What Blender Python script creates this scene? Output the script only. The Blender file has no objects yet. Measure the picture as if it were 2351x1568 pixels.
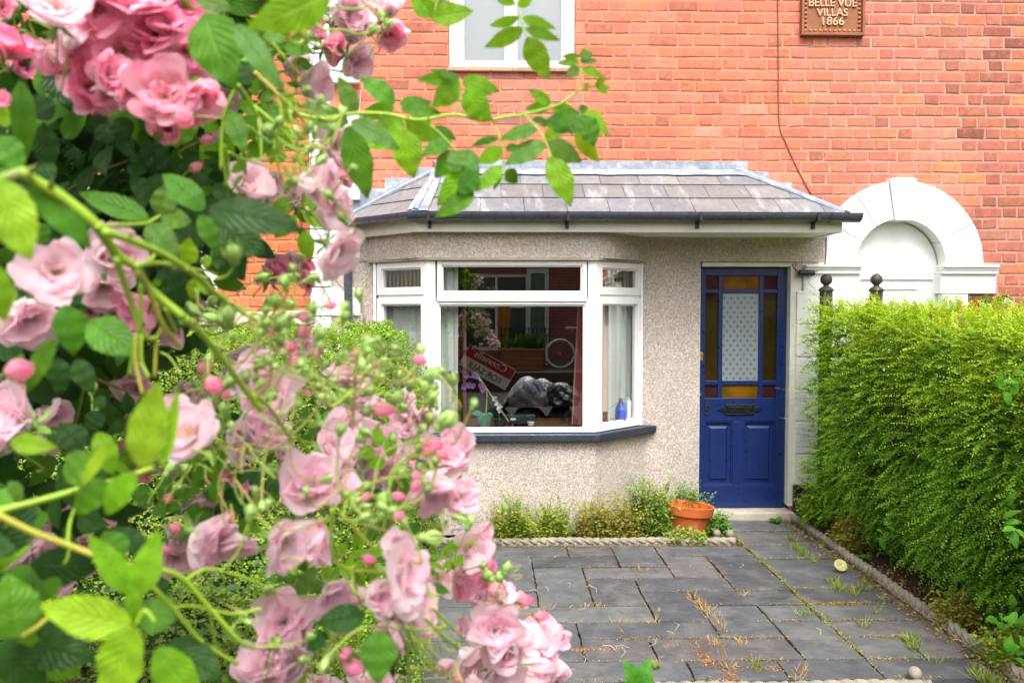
import bpy, math, random
import numpy as np
from mathutils import Vector, Matrix
random.seed(7)
RNG = np.random.default_rng(11)
S = bpy.context.scene
COL = S.collection
R = math.radians

# ------------------------------------------------------------------ camera model
# pixel coordinates below are those of a 2351 x 1568 view of the photograph
F, CX, CY, EYE = 1870.0, 1175.5, 784.0, 1.73
PITCH = math.atan(74.0 / F)
YAW = math.atan(45.5 / F * math.cos(PITCH))
CAMROT = Matrix.Rotation(-YAW, 3, 'Z') @ Matrix.Rotation(R(90) - PITCH, 3, 'X')
EYEV = Vector((0, 0, EYE))

def ray(px, py):
    return CAMROT @ Vector((px - CX, CY - py, -F))

def U(px, py, Y):
    d = ray(px, py)
    return EYEV + d * (Y / d.y)

def UZ(px, py, z=0.0):
    d = ray(px, py)
    return EYEV + d * ((z - EYE) / d.z)

def X_(px, Y, py=710): return U(px, py, Y).x
def Z_(py, Y, px=1500): return U(px, py, Y).z

# ------------------------------------------------------------------ objects
def link(o, parent=None):
    COL.objects.link(o)
    if parent is not None:
        o.parent = parent
    return o

def tag(o, label=None, cat=None, group=None, kind=None):
    if label: o['label'] = label
    if cat: o['category'] = cat
    if group: o['group'] = group
    if kind: o['kind'] = kind
    return o

def root(name, loc, label=None, cat=None, group=None):
    o = bpy.data.objects.new(name, None)
    o.empty_display_size = 0.05
    o.location = loc
    link(o)
    return tag(o, label, cat, group)

def wloc(o):
    v = Vector((0, 0, 0))
    while o is not None:
        v += o.location
        o = o.parent
    return v

def mesh_obj(name, verts, faces, mat, parent=None, col=None, smooth=False, luv=None, local=False):
    me = bpy.data.meshes.new(name)
    verts = np.asarray(verts, dtype=np.float32)
    if isinstance(faces, np.ndarray):
        n, k = faces.shape
        me.vertices.add(len(verts)); me.vertices.foreach_set('co', verts.ravel())
        me.loops.add(n * k); me.loops.foreach_set('vertex_index', faces.ravel().astype(np.int32))
        me.polygons.add(n)
        me.polygons.foreach_set('loop_start', np.arange(0, n * k, k, dtype=np.int32))
        me.update(calc_edges=True)
    else:
        me.from_pydata(verts.tolist(), [], faces)
    if col is not None:
        a = me.attributes.new('Col', 'FLOAT_COLOR', 'POINT')
        c = np.ones((len(verts), 4), dtype=np.float32); c[:, :3] = np.asarray(col)[:, :3]
        a.data.foreach_set('color', c.ravel())
    if luv is not None:
        a = me.attributes.new('LUV', 'FLOAT_VECTOR', 'POINT')
        a.data.foreach_set('vector', np.asarray(luv, dtype=np.float32).ravel())
    if smooth:
        me.polygons.foreach_set('use_smooth', np.ones(len(me.polygons), dtype=bool))
    for m in (mat if isinstance(mat, (list, tuple)) else [mat]):
        me.materials.append(m)
    o = bpy.data.objects.new(name, me)
    link(o, parent)
    if parent is not None and not local:
        o.location = -wloc(parent)
    return o

class MB:
    """collects shapes that become ONE mesh object"""
    def __init__(s):
        s.v, s.f, s.c, s.l = [], [], [], []
        s.mi = []; s.m = 0
    def add(s, vs, fs, col=(1, 1, 1), luv=None):
        n = len(s.v)
        s.v.extend([tuple(v) for v in vs])
        s.f.extend([tuple(i + n for i in f) for f in fs])
        s.mi.extend([s.m] * len(fs))
        if len(col) and isinstance(col[0], (int, float)):
            s.c.extend([tuple(col)] * len(vs))
        else:
            s.c.extend([tuple(c) for c in col])
        s.l.extend(luv if luv is not None else [(0, 0, 0)] * len(vs))
        return n
    def box(s, x0, x1, y0, y1, z0, z1, col=(1, 1, 1)):
        vs = [(x0, y0, z0), (x1, y0, z0), (x1, y1, z0), (x0, y1, z0), (x0, y0, z1), (x1, y0, z1), (x1, y1, z1), (x0, y1, z1)]
        s.add(vs, [(0, 3, 2, 1), (4, 5, 6, 7), (0, 1, 5, 4), (1, 2, 6, 5), (2, 3, 7, 6), (3, 0, 4, 7)], col)
    def hexa(s, vs, col=(1, 1, 1)):
        s.add(vs, [(0, 3, 2, 1), (4, 5, 6, 7), (0, 1, 5, 4), (1, 2, 6, 5), (2, 3, 7, 6), (3, 0, 4, 7)], col)
    def prism(s, poly, off, col=(1, 1, 1)):
        """polygon (list of 3-D points) thickened by vector off"""
        n = len(poly); off = Vector(off)
        vs = [Vector(p) for p in poly] + [Vector(p) + off for p in poly]
        fs = [tuple(range(n - 1, -1, -1)), tuple(range(n, 2 * n))]
        fs += [(i, (i + 1) % n, n + (i + 1) % n, n + i) for i in range(n)]
        s.add(vs, fs, col)
    def tube(s, pts, rad, n=8, col=(1, 1, 1), cap=True):
        pts = [Vector(p) for p in pts]
        rad = rad if isinstance(rad, (list, tuple)) else [rad] * len(pts)
        cols = col if not isinstance(col[0], (int, float)) else [col] * len(pts)
        vs, cs, fs = [], [], []
        t = (pts[1] - pts[0]).normalized()
        a = t.orthogonal().normalized()
        for i, p in enumerate(pts):
            t = (pts[min(i + 1, len(pts) - 1)] - pts[max(i - 1, 0)])
            if t.length < 1e-9: t = Vector((0, 0, 1))
            t.normalize()
            a = (a - t * a.dot(t))
            if a.length < 1e-6: a = t.orthogonal()
            a.normalize(); b = t.cross(a)
            for k in range(n):
                w = 2 * math.pi * k / n
                vs.append(p + (a * math.cos(w) + b * math.sin(w)) * rad[i]); cs.append(cols[i])
        for i in range(len(pts) - 1):
            for k in range(n):
                k2 = (k + 1) % n
                fs.append((i * n + k, i * n + k2, (i + 1) * n + k2, (i + 1) * n + k))
        if cap:
            fs.append(tuple(range(n - 1, -1, -1))); fs.append(tuple((len(pts) - 1) * n + k for k in range(n)))
        s.add(vs, fs, cs)
    def lathe(s, prof, c=(0, 0, 0), n=20, col=(1, 1, 1), M=None, closed=False):
        """prof: list of (r, z[, colour]) turned about Z"""
        vs, fs, cs = [], [], []
        M = M or Matrix.Identity(3); c = Vector(c)
        for q in prof:
            for k in range(n):
                w = 2 * math.pi * k / n
                vs.append(c + M @ Vector((q[0] * math.cos(w), q[0] * math.sin(w), q[1])))
                cs.append(q[2] if len(q) > 2 else col)
        for i in range(len(prof) - 1):
            for k in range(n):
                k2 = (k + 1) % n
                fs.append((i * n + k, i * n + k2, (i + 1) * n + k2, (i + 1) * n + k))
        s.add(vs, fs, cs)
    def ball(s, c, r, n=12, col=(1, 1, 1), sc=(1, 1, 1)):
        pr = [(max(1e-4, r * math.sin(math.pi * i / (n // 2))), -r * math.cos(math.pi * i / (n // 2))) for i in range(n // 2 + 1)]
        s.lathe(pr, c, n, col, Matrix.Diagonal(sc))
    def build(s, name, mat, parent=None, smooth=False, bevel=0, seg=2, local=False, col=True, luv=False):
        o = mesh_obj(name, s.v, s.f, mat, parent, s.c if col else None, smooth, s.l if luv else None, local)
        if any(s.mi):
            o.data.polygons.foreach_set('material_index', np.array(s.mi, dtype=np.int32))
        if bevel:
            b = o.modifiers.new('bevel', 'BEVEL'); b.width = bevel; b.segments = seg; b.limit_method = 'ANGLE'; b.angle_limit = R(40)
        return o

def smooth_path(pts, k=6):
    P = [Vector(p) for p in pts]
    if len(P) < 3: 
        return [P[0].lerp(P[-1], i / k) for i in range(k + 1)]
    out = []
    for i in range(len(P) - 1):
        p0, p1, p2, p3 = P[max(i - 1, 0)], P[i], P[i + 1], P[min(i + 2, len(P) - 1)]
        for j in range(k):
            t = j / k
            out.append(0.5 * ((2 * p1) + (p2 - p0) * t + (2 * p0 - 5 * p1 + 4 * p2 - p3) * t * t + (3 * p1 - p0 - 3 * p2 + p3) * t ** 3))
    out.append(P[-1])
    return out

def clip_poly(poly, a, b):
    """keep the part of a 2-D polygon left of the line a -> b"""
    out = []
    def side(p): return (b[0] - a[0]) * (p[1] - a[1]) - (b[1] - a[1]) * (p[0] - a[0])
    for i in range(len(poly)):
        p, q = poly[i], poly[(i + 1) % len(poly)]
        sp, sq = side(p), side(q)
        if sp >= 0: out.append(p)
        if sp * sq < 0:
            t = sp / (sp - sq)
            out.append((p[0] + (q[0] - p[0]) * t, p[1] + (q[1] - p[1]) * t))
    return out

# ------------------------------------------------------------------ materials
class NT:
    def __init__(s, name):
        s.m = bpy.data.materials.new(name); s.m.use_nodes = True
        s.t = s.m.node_tree; s.t.nodes.clear()
        s.out = s.n('ShaderNodeOutputMaterial')
    def n(s, kind, **kw):
        nd = s.t.nodes.new(kind)
        for k, v in kw.items():
            if k.startswith('_'): setattr(nd, k[1:], v)
            else:
                key = int(k[1:]) if k[0] == 'i' and k[1:].isdigit() else k.replace('__', ' ')
                nd.inputs[key].default_value = v
        return nd
    def l(s, a, b): s.t.links.new(a, b)
    def pos(s): 
        return s.n('ShaderNodeNewGeometry').outputs['Position']
    def noise(s, scale, detail=4, rough=0.55, vec=None, dist=0.0):
        nd = s.n('ShaderNodeTexNoise', Scale=scale, Detail=detail, Roughness=rough, Distortion=dist)
        s.l(vec if vec is not None else s.pos(), nd.inputs['Vector'])
        return nd.outputs['Fac']
    def ramp(s, fac, stops):
        r = s.n('ShaderNodeValToRGB')
        e = r.color_ramp.elements
        while len(e) < len(stops): e.new(0.5)
        for i, (p, c) in enumerate(stops):
            e[i].position = p
            e[i].color = (c, c, c, 1) if isinstance(c, (int, float)) else (*c, 1)
        s.l(fac, r.inputs['Fac'])
        return r.outputs['Color']
    def mix(s, a, b, fac, mode='MIX'):
        m = s.n('ShaderNodeMix', _data_type='RGBA', _blend_type=mode)
        for sock, v in ((m.inputs[6], a), (m.inputs[7], b), (m.inputs[0], fac)):
            if hasattr(v, 'is_linked') or hasattr(v, 'links'): s.l(v, sock)
            elif isinstance(v, (int, float)): sock.default_value = v if sock.type == 'VALUE' else (v, v, v, 1)
            else: sock.default_value = (*v, 1)
        return m.outputs[2]
    def attr(s, name='Col', out='Color'):
        a = s.n('ShaderNodeAttribute', _attribute_name=name)
        return a.outputs[out]
    def math(s, op, a, b=0.0):
        m = s.n('ShaderNodeMath', _operation=op)
        for i, v in enumerate((a, b)):
            if isinstance(v, (int, float)): m.inputs[i].default_value = v
            else: s.l(v, m.inputs[i])
        return m.outputs[0]
    def bump(s, h, dist=0.01, strength=0.6, nrm=None):
        b = s.n('ShaderNodeBump', Strength=strength, Distance=dist)
        s.l(h, b.inputs['Height'])
        if nrm is not None: s.l(nrm, b.inputs['Normal'])
        return b.outputs[0]
    def bsdf(s, col, rough=0.6, nrm=None, spec=0.5, metal=0.0, **kw):
        p = s.n('ShaderNodeBsdfPrincipled', **kw)
        for key, v in (('Base Color', col), ('Roughness', rough), ('Specular IOR Level', spec), ('Metallic', metal)):
            if isinstance(v, (int, float)): p.inputs[key].default_value = v
            elif isinstance(v, tuple): p.inputs[key].default_value = (*v, 1)
            else: s.l(v, p.inputs[key])
        if nrm is not None: s.l(nrm, p.inputs['Normal'])
        return p.outputs[0]
    def done(s, sh):
        s.l(sh, s.out.inputs['Surface']); return s.m

def plain(name, col, rough=0.5, var=0.12, scale=9.0, bump=0.0, bscale=60.0, spec=0.5, metal=0.0, useattr=False):
    t = NT(name)
    n = t.noise(scale, 5, 0.6)
    f = t.ramp(n, [(0.3, 1 - var), (0.7, 1 + var)])
    base = t.attr() if useattr else col
    c = t.mix(base, f, 1.0, 'MULTIPLY')
    nr = t.bump(t.noise(bscale, 4), 0.004, bump) if bump else None
    rg = t.ramp(t.noise(scale * 2.3, 4), [(0.3, max(0, rough - 0.08)), (0.7, min(1, rough + 0.1))])
    return t.done(t.bsdf(c, rg, nr, spec, metal))

def mat_brick(name, dark=(3.62, 4.05)):
    t = NT(name)
    base = t.attr()
    p = t.pos()
    c = t.mix(base, t.ramp(t.noise(26, 6, 0.65), [(0.25, 0.72), (0.5, 1.0), (0.8, 1.22)]), 1.0, 'MULTIPLY')
    c = t.mix(c, (0.62, 0.40, 0.31), t.ramp(t.noise(5.5, 6, 0.7), [(0.58, 0.0), (0.8, 0.25)]))
    c = t.mix(c, t.ramp(t.noise(0.8, 6, 0.65), [(0.3, (0.80, 0.78, 0.78)), (0.6, (1.0, 1.0, 1.0))]), 1.0, 'MULTIPLY')
    c = t.mix(c, (0.10, 0.055, 0.045), t.ramp(t.noise(75, 3), [(0.66, 0.0), (0.75, 0.55)]))
    c = t.mix(c, (0.56, 0.26, 0.17), t.ramp(t.noise(19, 6, 0.75), [(0.52, 0.0), (0.72, 0.55)]))
    nr = t.bump(t.noise(90, 5, 0.7), 0.006, 0.7)
    return t.done(t.bsdf(c, 0.9, nr, 0.25))

def mat_mortar():
    t = NT('mortar')
    p = t.pos()
    sx = t.n('ShaderNodeSeparateXYZ'); t.l(p, sx.inputs[0])
    x = t.math('ADD', sx.outputs[0], t.math('MULTIPLY', t.noise(2.2, 4), 0.9))
    f = t.ramp(t.math('MULTIPLY', t.math('SUBTRACT', x, 2.6), 1.2), [(0.3, 0.0), (0.62, 1.0)])
    c = t.mix((0.58, 0.245, 0.155), (0.45, 0.285, 0.225), f)
    c = t.mix(c, t.ramp(t.noise(14, 6, 0.7), [(0.3, 0.8), (0.7, 1.15)]), 1.0, 'MULTIPLY')
    return t.done(t.bsdf(c, 0.95, t.bump(t.noise(160, 4), 0.004, 0.6), 0.2))

def mat_pebble():
    t = NT('pebbledash')
    vo = t.n('ShaderNodeTexVoronoi', Scale=140.0, Randomness=1.0); t.l(t.pos(), vo.inputs['Vector'])
    v2 = t.n('ShaderNodeTexVoronoi', Scale=70.0, Randomness=1.0); t.l(t.pos(), v2.inputs['Vector'])
    sp = t.n('ShaderNodeSeparateColor'); t.l(vo.outputs['Color'], sp.inputs[0])
    sq = t.n('ShaderNodeSeparateColor'); t.l(v2.outputs['Color'], sq.inputs[0])
    c = t.ramp(sp.outputs[0], [(0.0, (0.46, 0.37, 0.30)), (0.28, (0.60, 0.50, 0.42)), (0.6, (0.68, 0.59, 0.51)), (0.88, (0.80, 0.73, 0.65)), (1.0, (0.46, 0.34, 0.26))])
    c = t.mix(c, t.ramp(sq.outputs[1], [(0.1, 0.86), (0.9, 1.12)]), 1.0, 'MULTIPLY')
    c = t.mix(c, (0.97, 1.0, 1.06), 1.0, 'MULTIPLY')
    c = t.mix(c, t.ramp(t.noise(1.6, 5, 0.6), [(0.3, (0.82, 0.82, 0.82)), (0.7, (1.06, 1.03, 1.0))]), 1.0, 'MULTIPLY')
    c = t.mix(c, (0.20, 0.16, 0.13), t.ramp(vo.outputs['Distance'], [(0.45, 0.0), (0.8, 0.4)]))
    h = t.mix(t.ramp(vo.outputs['Distance'], [(0.0, 1.0), (0.7, 0.0)]), t.noise(38, 4), 0.45)
    return t.done(t.bsdf(c, 0.92, t.bump(h, 0.012, 0.6), 0.25))

def mat_slate():
    t = NT('roof_slate')
    c = t.attr()
    c = t.mix(c, t.ramp(t.noise(16, 6, 0.65), [(0.3, 0.80), (0.7, 1.15)]), 1.0, 'MULTIPLY')
    mp = t.n('ShaderNodeMapping'); mp.inputs['Scale'].default_value = (9, 2.2, 2.2); t.l(t.pos(), mp.inputs[0])
    st = t.noise(1.0, 5, 0.6, mp.outputs[0])
    c = t.mix(c, (0.44, 0.44, 0.46), t.ramp(st, [(0.56, 0.0), (0.70, 0.6)]))
    c = t.mix(c, (0.17, 0.125, 0.125), t.ramp(t.noise(7.5, 7, 0.75), [(0.54, 0.0), (0.68, 0.55)]))
    c = t.mix(c, (0.27, 0.235, 0.21), t.ramp(t.noise(4.3, 6, 0.75), [(0.5, 0.0), (0.66, 0.38)]))
    return t.done(t.bsdf(c, 0.75, t.bump(t.noise(42, 6, 0.7), 0.006, 0.4), 0.35))

def mat_lead():
    t = NT('lead')
    c = t.ramp(t.noise(9, 6, 0.7), [(0.28, (0.17, 0.20, 0.26)), (0.5, (0.31, 0.34, 0.40)), (0.72, (0.55, 0.57, 0.60))])
    c = t.mix(c, (0.12, 0.13, 0.16), t.ramp(t.noise(45, 4), [(0.62, 0.0), (0.74, 0.6)]))
    return t.done(t.bsdf(c, 0.6, t.bump(t.noise(14, 4), 0.012, 0.5), 0.4, 0.15))

def mat_paving():
    t = NT('slate_paving')
    c = t.attr()
    c = t.mix(c, t.ramp(t.noise(6, 7, 0.7), [(0.3, 0.70), (0.7, 1.35)]), 1.0, 'MULTIPLY')
    c = t.mix(c, (0.20, 0.175, 0.155), t.ramp(t.noise(3.0, 6, 0.75), [(0.50, 0.0), (0.70, 0.55)]))
    c = t.mix(c, (0.05, 0.045, 0.042), t.ramp(t.noise(4.2, 7, 0.75), [(0.54, 0.0), (0.68, 0.6)]))
    c = t.mix(c, (0.26, 0.26, 0.25), t.ramp(t.noise(17, 6, 0.7), [(0.60, 0.0), (0.70, 0.4)]))
    c = t.mix(c, (0.42, 0.40, 0.38), t.ramp(t.noise(60, 3, 0.5), [(0.70, 0.0), (0.76, 0.5)]))
    mp = t.n('ShaderNodeMapping'); mp.inputs['Scale'].default_value = (3, 14, 8); mp.inputs['Rotation'].default_value = (0, 0, 0.3); t.l(t.pos(), mp.inputs[0])
    h = t.mix(t.noise(3.0, 6, 0.65, mp.outputs[0]), t.noise(50, 5), 0.35)
    return t.done(t.bsdf(c, t.ramp(t.noise(8, 4), [(0.3, 0.6), (0.7, 0.8)]), t.bump(h, 0.014, 0.6), 0.3))

def mat_soil(name='soil', a=(0.045, 0.032, 0.022), b=(0.12, 0.085, 0.055), sc=22):
    t = NT(name)
    c = t.ramp(t.noise(sc, 7, 0.7), [(0.3, a), (0.7, b)])
    return t.done(t.bsdf(c, 0.95, t.bump(t.noise(sc * 1.5, 6, 0.7), 0.03, 0.8), 0.2))

def mat_leaf(name, trans=0.38, veins=True, rough=0.42, spec=0.4):
    t = NT(name)
    base = t.attr()
    c = t.mix(base, t.ramp(t.noise(34, 4, 0.6), [(0.3, 0.8), (0.7, 1.2)]), 1.0, 'MULTIPLY')
    if veins: c = t.mix(c, (0.22, 0.13, 0.035), t.ramp(t.noise(95, 4, 0.6), [(0.68, 0.0), (0.74, 0.7)]))
    nr = None
    if veins:
        s = t.n('ShaderNodeSeparateXYZ'); t.l(t.attr('LUV', 'Vector'), s.inputs[0])
        au = t.math('ABSOLUTE', s.outputs[0])
        ph = t.math('SUBTRACT', t.math('MULTIPLY', s.outputs[1], 8.0), t.math('MULTIPLY', au, 2.6))
        fr = t.math('ABSOLUTE', t.math('SUBTRACT', t.math('FRACT', ph), 0.5))
        side = t.ramp(fr, [(0.0, 0.0), (0.12, 0.75), (0.5, 1.0)])
        mid = t.ramp(au, [(0.0, 0.0), (0.09, 1.0)])
        h = t.mix(side, mid, 1.0, 'MULTIPLY')
        c = t.mix(t.mix(c, (1.35, 1.3, 1.1), 1.0, 'MULTIPLY'), c, t.ramp(h, [(0.0, 0.2), (0.5, 1.0)]))
        nr = t.bump(h, 0.0016, 0.75)
    p = t.bsdf(c, rough, nr, spec)
    tr = t.n('ShaderNodeBsdfTranslucent')
    t.l(t.mix(c, (1.75, 1.55, 0.55), 1.0, 'MULTIPLY'), tr.inputs['Color'])
    mx = t.n('ShaderNodeMixShader', i0=trans)
    t.l(p, mx.inputs[1]); t.l(tr.outputs[0], mx.inputs[2])
    return t.done(mx.outputs[0])

def mat_petal():
    t = NT('petal')
    c = t.mix(t.attr(), t.ramp(t.noise(120, 3), [(0.3, 0.94), (0.7, 1.05)]), 1.0, 'MULTIPLY')
    nr = t.bump(t.noise(170, 3), 0.0008, 0.35)
    p = t.bsdf(c, 0.55, nr, 0.25)
    tr = t.n('ShaderNodeBsdfTranslucent'); t.l(t.mix(c, (1.12, 1.12, 1.1), 1.0, 'MULTIPLY'), tr.inputs['Color'])
    mx = t.n('ShaderNodeMixShader', i0=0.62)
    t.l(p, mx.inputs[1]); t.l(tr.outputs[0], mx.inputs[2])
    return t.done(mx.outputs[0])

def mat_glass(name='window_glass', f0=0.15, tint=(0.93, 0.96, 0.95)):
    t = NT(name)
    lw = t.n('ShaderNodeLayerWeight', Blend=0.5)
    f5 = t.math('POWER', lw.outputs['Facing'], 5.0)
    fac = t.math('ADD', t.math('MULTIPLY', f5, 0.92), f0)
    tr = t.n('ShaderNodeBsdfTransparent'); tr.inputs[0].default_value = (*tint, 1)
    gl = t.n('ShaderNodeBsdfGlossy', Roughness=0.0); gl.inputs[0].default_value = (1, 1, 1, 1)
    t.l(t.bump(t.noise(1.6, 2), 0.006, 0.05), gl.inputs['Normal'])
    mx = t.n('ShaderNodeMixShader'); t.l(fac, mx.inputs[0]); t.l(tr.outputs[0], mx.inputs[1]); t.l(gl.outputs[0], mx.inputs[2])
    return t.done(mx.outputs[0])

M_BRICK = mat_brick('brick')
M_MORTAR = mat_mortar()
M_PEB = mat_pebble()
M_SLATE = mat_slate()
M_LEAD = mat_lead()
M_PAVE = mat_paving()
M_SOIL = mat_soil()
M_LEAF = mat_leaf('rose_leaf', 0.42, True, 0.45, 0.28)
M_HEDGE = mat_leaf('hedge_leaf', 0.3, False, 0.5, 0.3)
M_STEM = plain('green_stem', (1, 1, 1), 0.5, 0.12, 40, useattr=True)
M_PETAL = mat_petal()
M_GLASS = mat_glass()
M_WHITE = plain('white_paint', (0.80, 0.80, 0.80), 0.38, 0.035, 6, 0.05, 40)
def mat_masonry():
    t = NT('white_masonry_paint')
    c = t.mix((0.80, 0.795, 0.78), t.ramp(t.noise(3.0, 6, 0.6), [(0.3, 0.93), (0.7, 1.03)]), 1.0, 'MULTIPLY')
    c = t.mix(c, (0.40, 0.37, 0.30), t.ramp(t.noise(6.5, 8, 0.78), [(0.58, 0.0), (0.78, 0.5)]))
    c = t.mix(c, (0.30, 0.24, 0.19), t.ramp(t.noise(38, 5, 0.7), [(0.68, 0.0), (0.74, 0.6)]))
    return t.done(t.bsdf(c, 0.75, t.bump(t.noise(45, 5, 0.65), 0.006, 0.45), 0.3))
M_STONEWHITE = mat_masonry()
M_CREAM = plain('cream_board', (0.74, 0.72, 0.66), 0.55, 0.08, 8)
M_GUTTER = plain('gutter_plastic', (0.062, 0.070, 0.095), 0.3, 0.2, 12)
M_SILL = plain('navy_sill_paint', (0.03, 0.037, 0.058), 0.38, 0.3, 18, 0.15)
M_BLUE = plain('blue_door_paint', (0.007, 0.022, 0.112), 0.33, 0.10, 10, 0.04, 30)
M_BLACK = plain('black_metal', (0.015, 0.015, 0.017), 0.4, 0.25, 20)
M_RUST = plain('aged_iron', (0.05, 0.038, 0.034), 0.55, 0.4, 25, 0.3)
M_BRASS = plain('brass', (0.55, 0.36, 0.12), 0.35, 0.15, 25, metal=0.8)
M_TERRA = plain('terracotta', (0.52, 0.12, 0.026), 0.75, 0.16, 9, 0.2, 60)
M_PLAQUE = plain('brown_terracotta', (0.27, 0.098, 0.038), 0.7, 0.15, 12, 0.2)
M_LETTER = plain('pale_lettering', (0.52, 0.35, 0.22), 0.75, 0.12, 20)
M_STONE = plain('edging_stone', (0.27, 0.235, 0.185), 0.9, 0.3, 18, 0.5, 70)
M_ATTR = plain('painted', (1, 1, 1), 0.6, 0.12, 14, 0.1, useattr=True)
M_ATTRG = plain('glossy_painted', (1, 1, 1), 0.3, 0.08, 14, useattr=True)
M_AMBER = plain('amber_glass', (0.17, 0.075, 0.006), 0.12, 0.45, 7)
M_MAROON = plain('maroon_glass', (0.035, 0.012, 0.014), 0.12, 0.3, 8)
M_DKAMBER = plain('smoky_amber_glass', (0.032, 0.018, 0.005), 0.12, 0.5, 4)
M_FROST = plain('frosted_glass', (0.25, 0.285, 0.31), 0.35, 0.06, 5)
M_CURTAIN = plain('curtain_cloth', (0.72, 0.71, 0.67), 0.9, 0.05, 5)
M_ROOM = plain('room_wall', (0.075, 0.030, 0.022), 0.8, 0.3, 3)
# ================================================================== THE HOUSE
YW, YB, YD = 6.63, 6.67, 6.73          # render face, brick face, door face
house = root('brick_house', (0.6, YB, 0), 'orange red brick house with pebbledashed bay, blue front door and slate lean-to roof', 'house')
WX0, WX1, WZ1 = -1.46, 6.2, 5.6
PEBX1 = 2.72

ARC, ARZ, ARI, ARO = X_(2072, 6.6, 608), Z_(608, 6.6, 2072), 0.374, 0.687
UW = (X_(1030, YB, 80), X_(1321, YB, 80), Z_(158, YB, 1175), 5.2)     # upper window opening

def brick_wall(mb, x0, x1, z0, z1, yf, holes, hue, seed, axis=0):
    """Flemish bond of single bevelled bricks, each with its own tone"""
    rnd = random.Random(seed)
    pitch, head, stre, j = 0.0921, 0.112, 0.225, 0.0135
    nrow = int((z1 - z0) / pitch)
    for r in range(nrow):
        za = z0 + r * pitch
        zb = za + pitch - 0.0145
        x = x0 - (0.0 if r % 2 == 0 else 0.1755) - rnd.uniform(0, .02)
        k = 0
        while x < x1:
            w = (stre if k % 2 == 0 else head) * rnd.uniform(0.97, 1.03)
            a, b = max(x, x0), min(x + w, x1)
            x += w + j * rnd.uniform(0.8, 1.2); k += 1
            if b - a < 0.03: continue
            segs = [(a, b)]
            for hole in holes:
                out = []
                for (p, q) in segs:
                    zc = (za + zb) / 2
                    iv = hole(zc)
                    if iv is None: out.append((p, q)); continue
                    l, rr = iv
                    if q <= l or p >= rr: out.append((p, q)); continue
                    if p < l - 0.02: out.append((p, l))
                    if q > rr + 0.02: out.append((rr, q))
                segs = out
            for (p, q) in segs:
                cc = hue((p + q) / 2, (za + zb) / 2, rnd)
                d = rnd.uniform(0.001, 0.0045); e = 0.008; t = 0.03
                jx = [rnd.uniform(-.0045, .0045) for _ in range(8)]
                o = [(p + jx[0], za + jx[1]), (q + jx[2], za + jx[3]), (q + jx[4], zb + jx[5]), (p + jx[6], zb + jx[7])]
                i4 = [(p + e, za + e), (q - e, za + e), (q - e, zb - e), (p + e, zb - e)]
                if axis == 0:
                    vs = [(u, yf - d + .003, v) for u, v in o] + [(u, yf - d, v) for u, v in i4] + [(u, yf + t, v) for u, v in o]
                else:
                    vs = [(yf - d + .003, u, v) for u, v in o] + [(yf - d, u, v) for u, v in i4] + [(yf + t, u, v) for u, v in o]
                fs = [(4, 5, 6, 7)] + [(n, (n + 1) % 4, 4 + (n + 1) % 4, 4 + n) for n in range(4)] + [(8 + n, 8 + (n + 1) % 4, (n + 1) % 4, n) for n in range(4)]
                mb.add(vs, fs, cc)

def hue_main(x, z, rnd):
    b = np.array((0.61, 0.198, 0.122))
    v = rnd.gauss(1.0, 0.085)
    c = b * v * np.array((1, rnd.uniform(.94, 1.08), rnd.uniform(.92, 1.1)))
    q = rnd.random()
    if q < 0.07: c = np.array((0.47, 0.155, 0.10)) * rnd.uniform(.8, 1.0)
    elif q < 0.11: c = np.array((0.62, 0.255, 0.175)) * rnd.uniform(.9, 1.08)
    elif q < (0.115 if x < 3.3 else .15): c = np.array((0.62, 0.23, 0.10))
    g = math.exp(-((x - 4.15) / 0.33) ** 2)              # weathered strip by the next house
    if rnd.random() < g * 0.9: c = c * np.array((0.74, 0.74, 0.78)) * rnd.uniform(.85, 1.1)
    if 2.7 < x < 3.9 and rnd.random() < .5: c = c * .9 + np.array((.47, .30, .26)) * .1
    if abs(x - .2) < .6 and 3.2 < z < 3.65 and rnd.random() < .5:
        c = c * .7 + np.array((.42, .30, .26)) * .3     # old stains under the window sill
    return tuple(np.clip(c, .02, .8))

def hole_upper(z): return (UW[0], UW[1]) if z > UW[2] - 0.02 else None
def hole_arch(z):
    if z < ARZ: return (ARC - 1.05, ARC + (0.8 if z > 1.86 else 0.55))
    h = (ARO - .02) ** 2 - (z - ARZ) ** 2
    return (ARC - math.sqrt(h), ARC + math.sqrt(h)) if h > 0 else None
def hole_peb(z): return (WX0 - .1, PEBX1 - .02) if z < 2.42 else None
mb = MB()
brick_wall(mb, WX0 + .2, WX1, 0.0, WZ1, YB, [hole_peb, hole_upper, hole_arch], hue_main, 3)
mb.build('brick_facing', M_BRICK, house)
# mortar bed and the wall behind it (with the openings left open)
mb = MB()
ym0, ym1 = YB + 0.0022, YB + 0.30
def wallbit(x0, x1, z0, z1): mb.box(x0, x1, ym0, ym1, z0, z1)
BAYO = (-0.93, 1.19, 0.70, 2.12)       # opening behind the bay
DO = (1.70, 2.49, 0.0, 2.11)           # door opening
zt = UW[2]
wallbit(WX0, BAYO[0], 0, zt); wallbit(BAYO[0], BAYO[1], 0, BAYO[2]); wallbit(BAYO[0], BAYO[1], BAYO[3], zt)
wallbit(BAYO[1], DO[0], 0, zt); wallbit(DO[0], DO[1], DO[3], zt); wallbit(DO[1], ARC - .40, 0, zt)
wallbit(ARC - .40, ARC + .40, ARZ + .42, zt); wallbit(ARC + .40, WX1, 0, zt)
wallbit(WX0, UW[0], zt, WZ1); wallbit(UW[1], WX1, zt, WZ1); wallbit(UW[0], UW[1], UW[3], WZ1)
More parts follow.
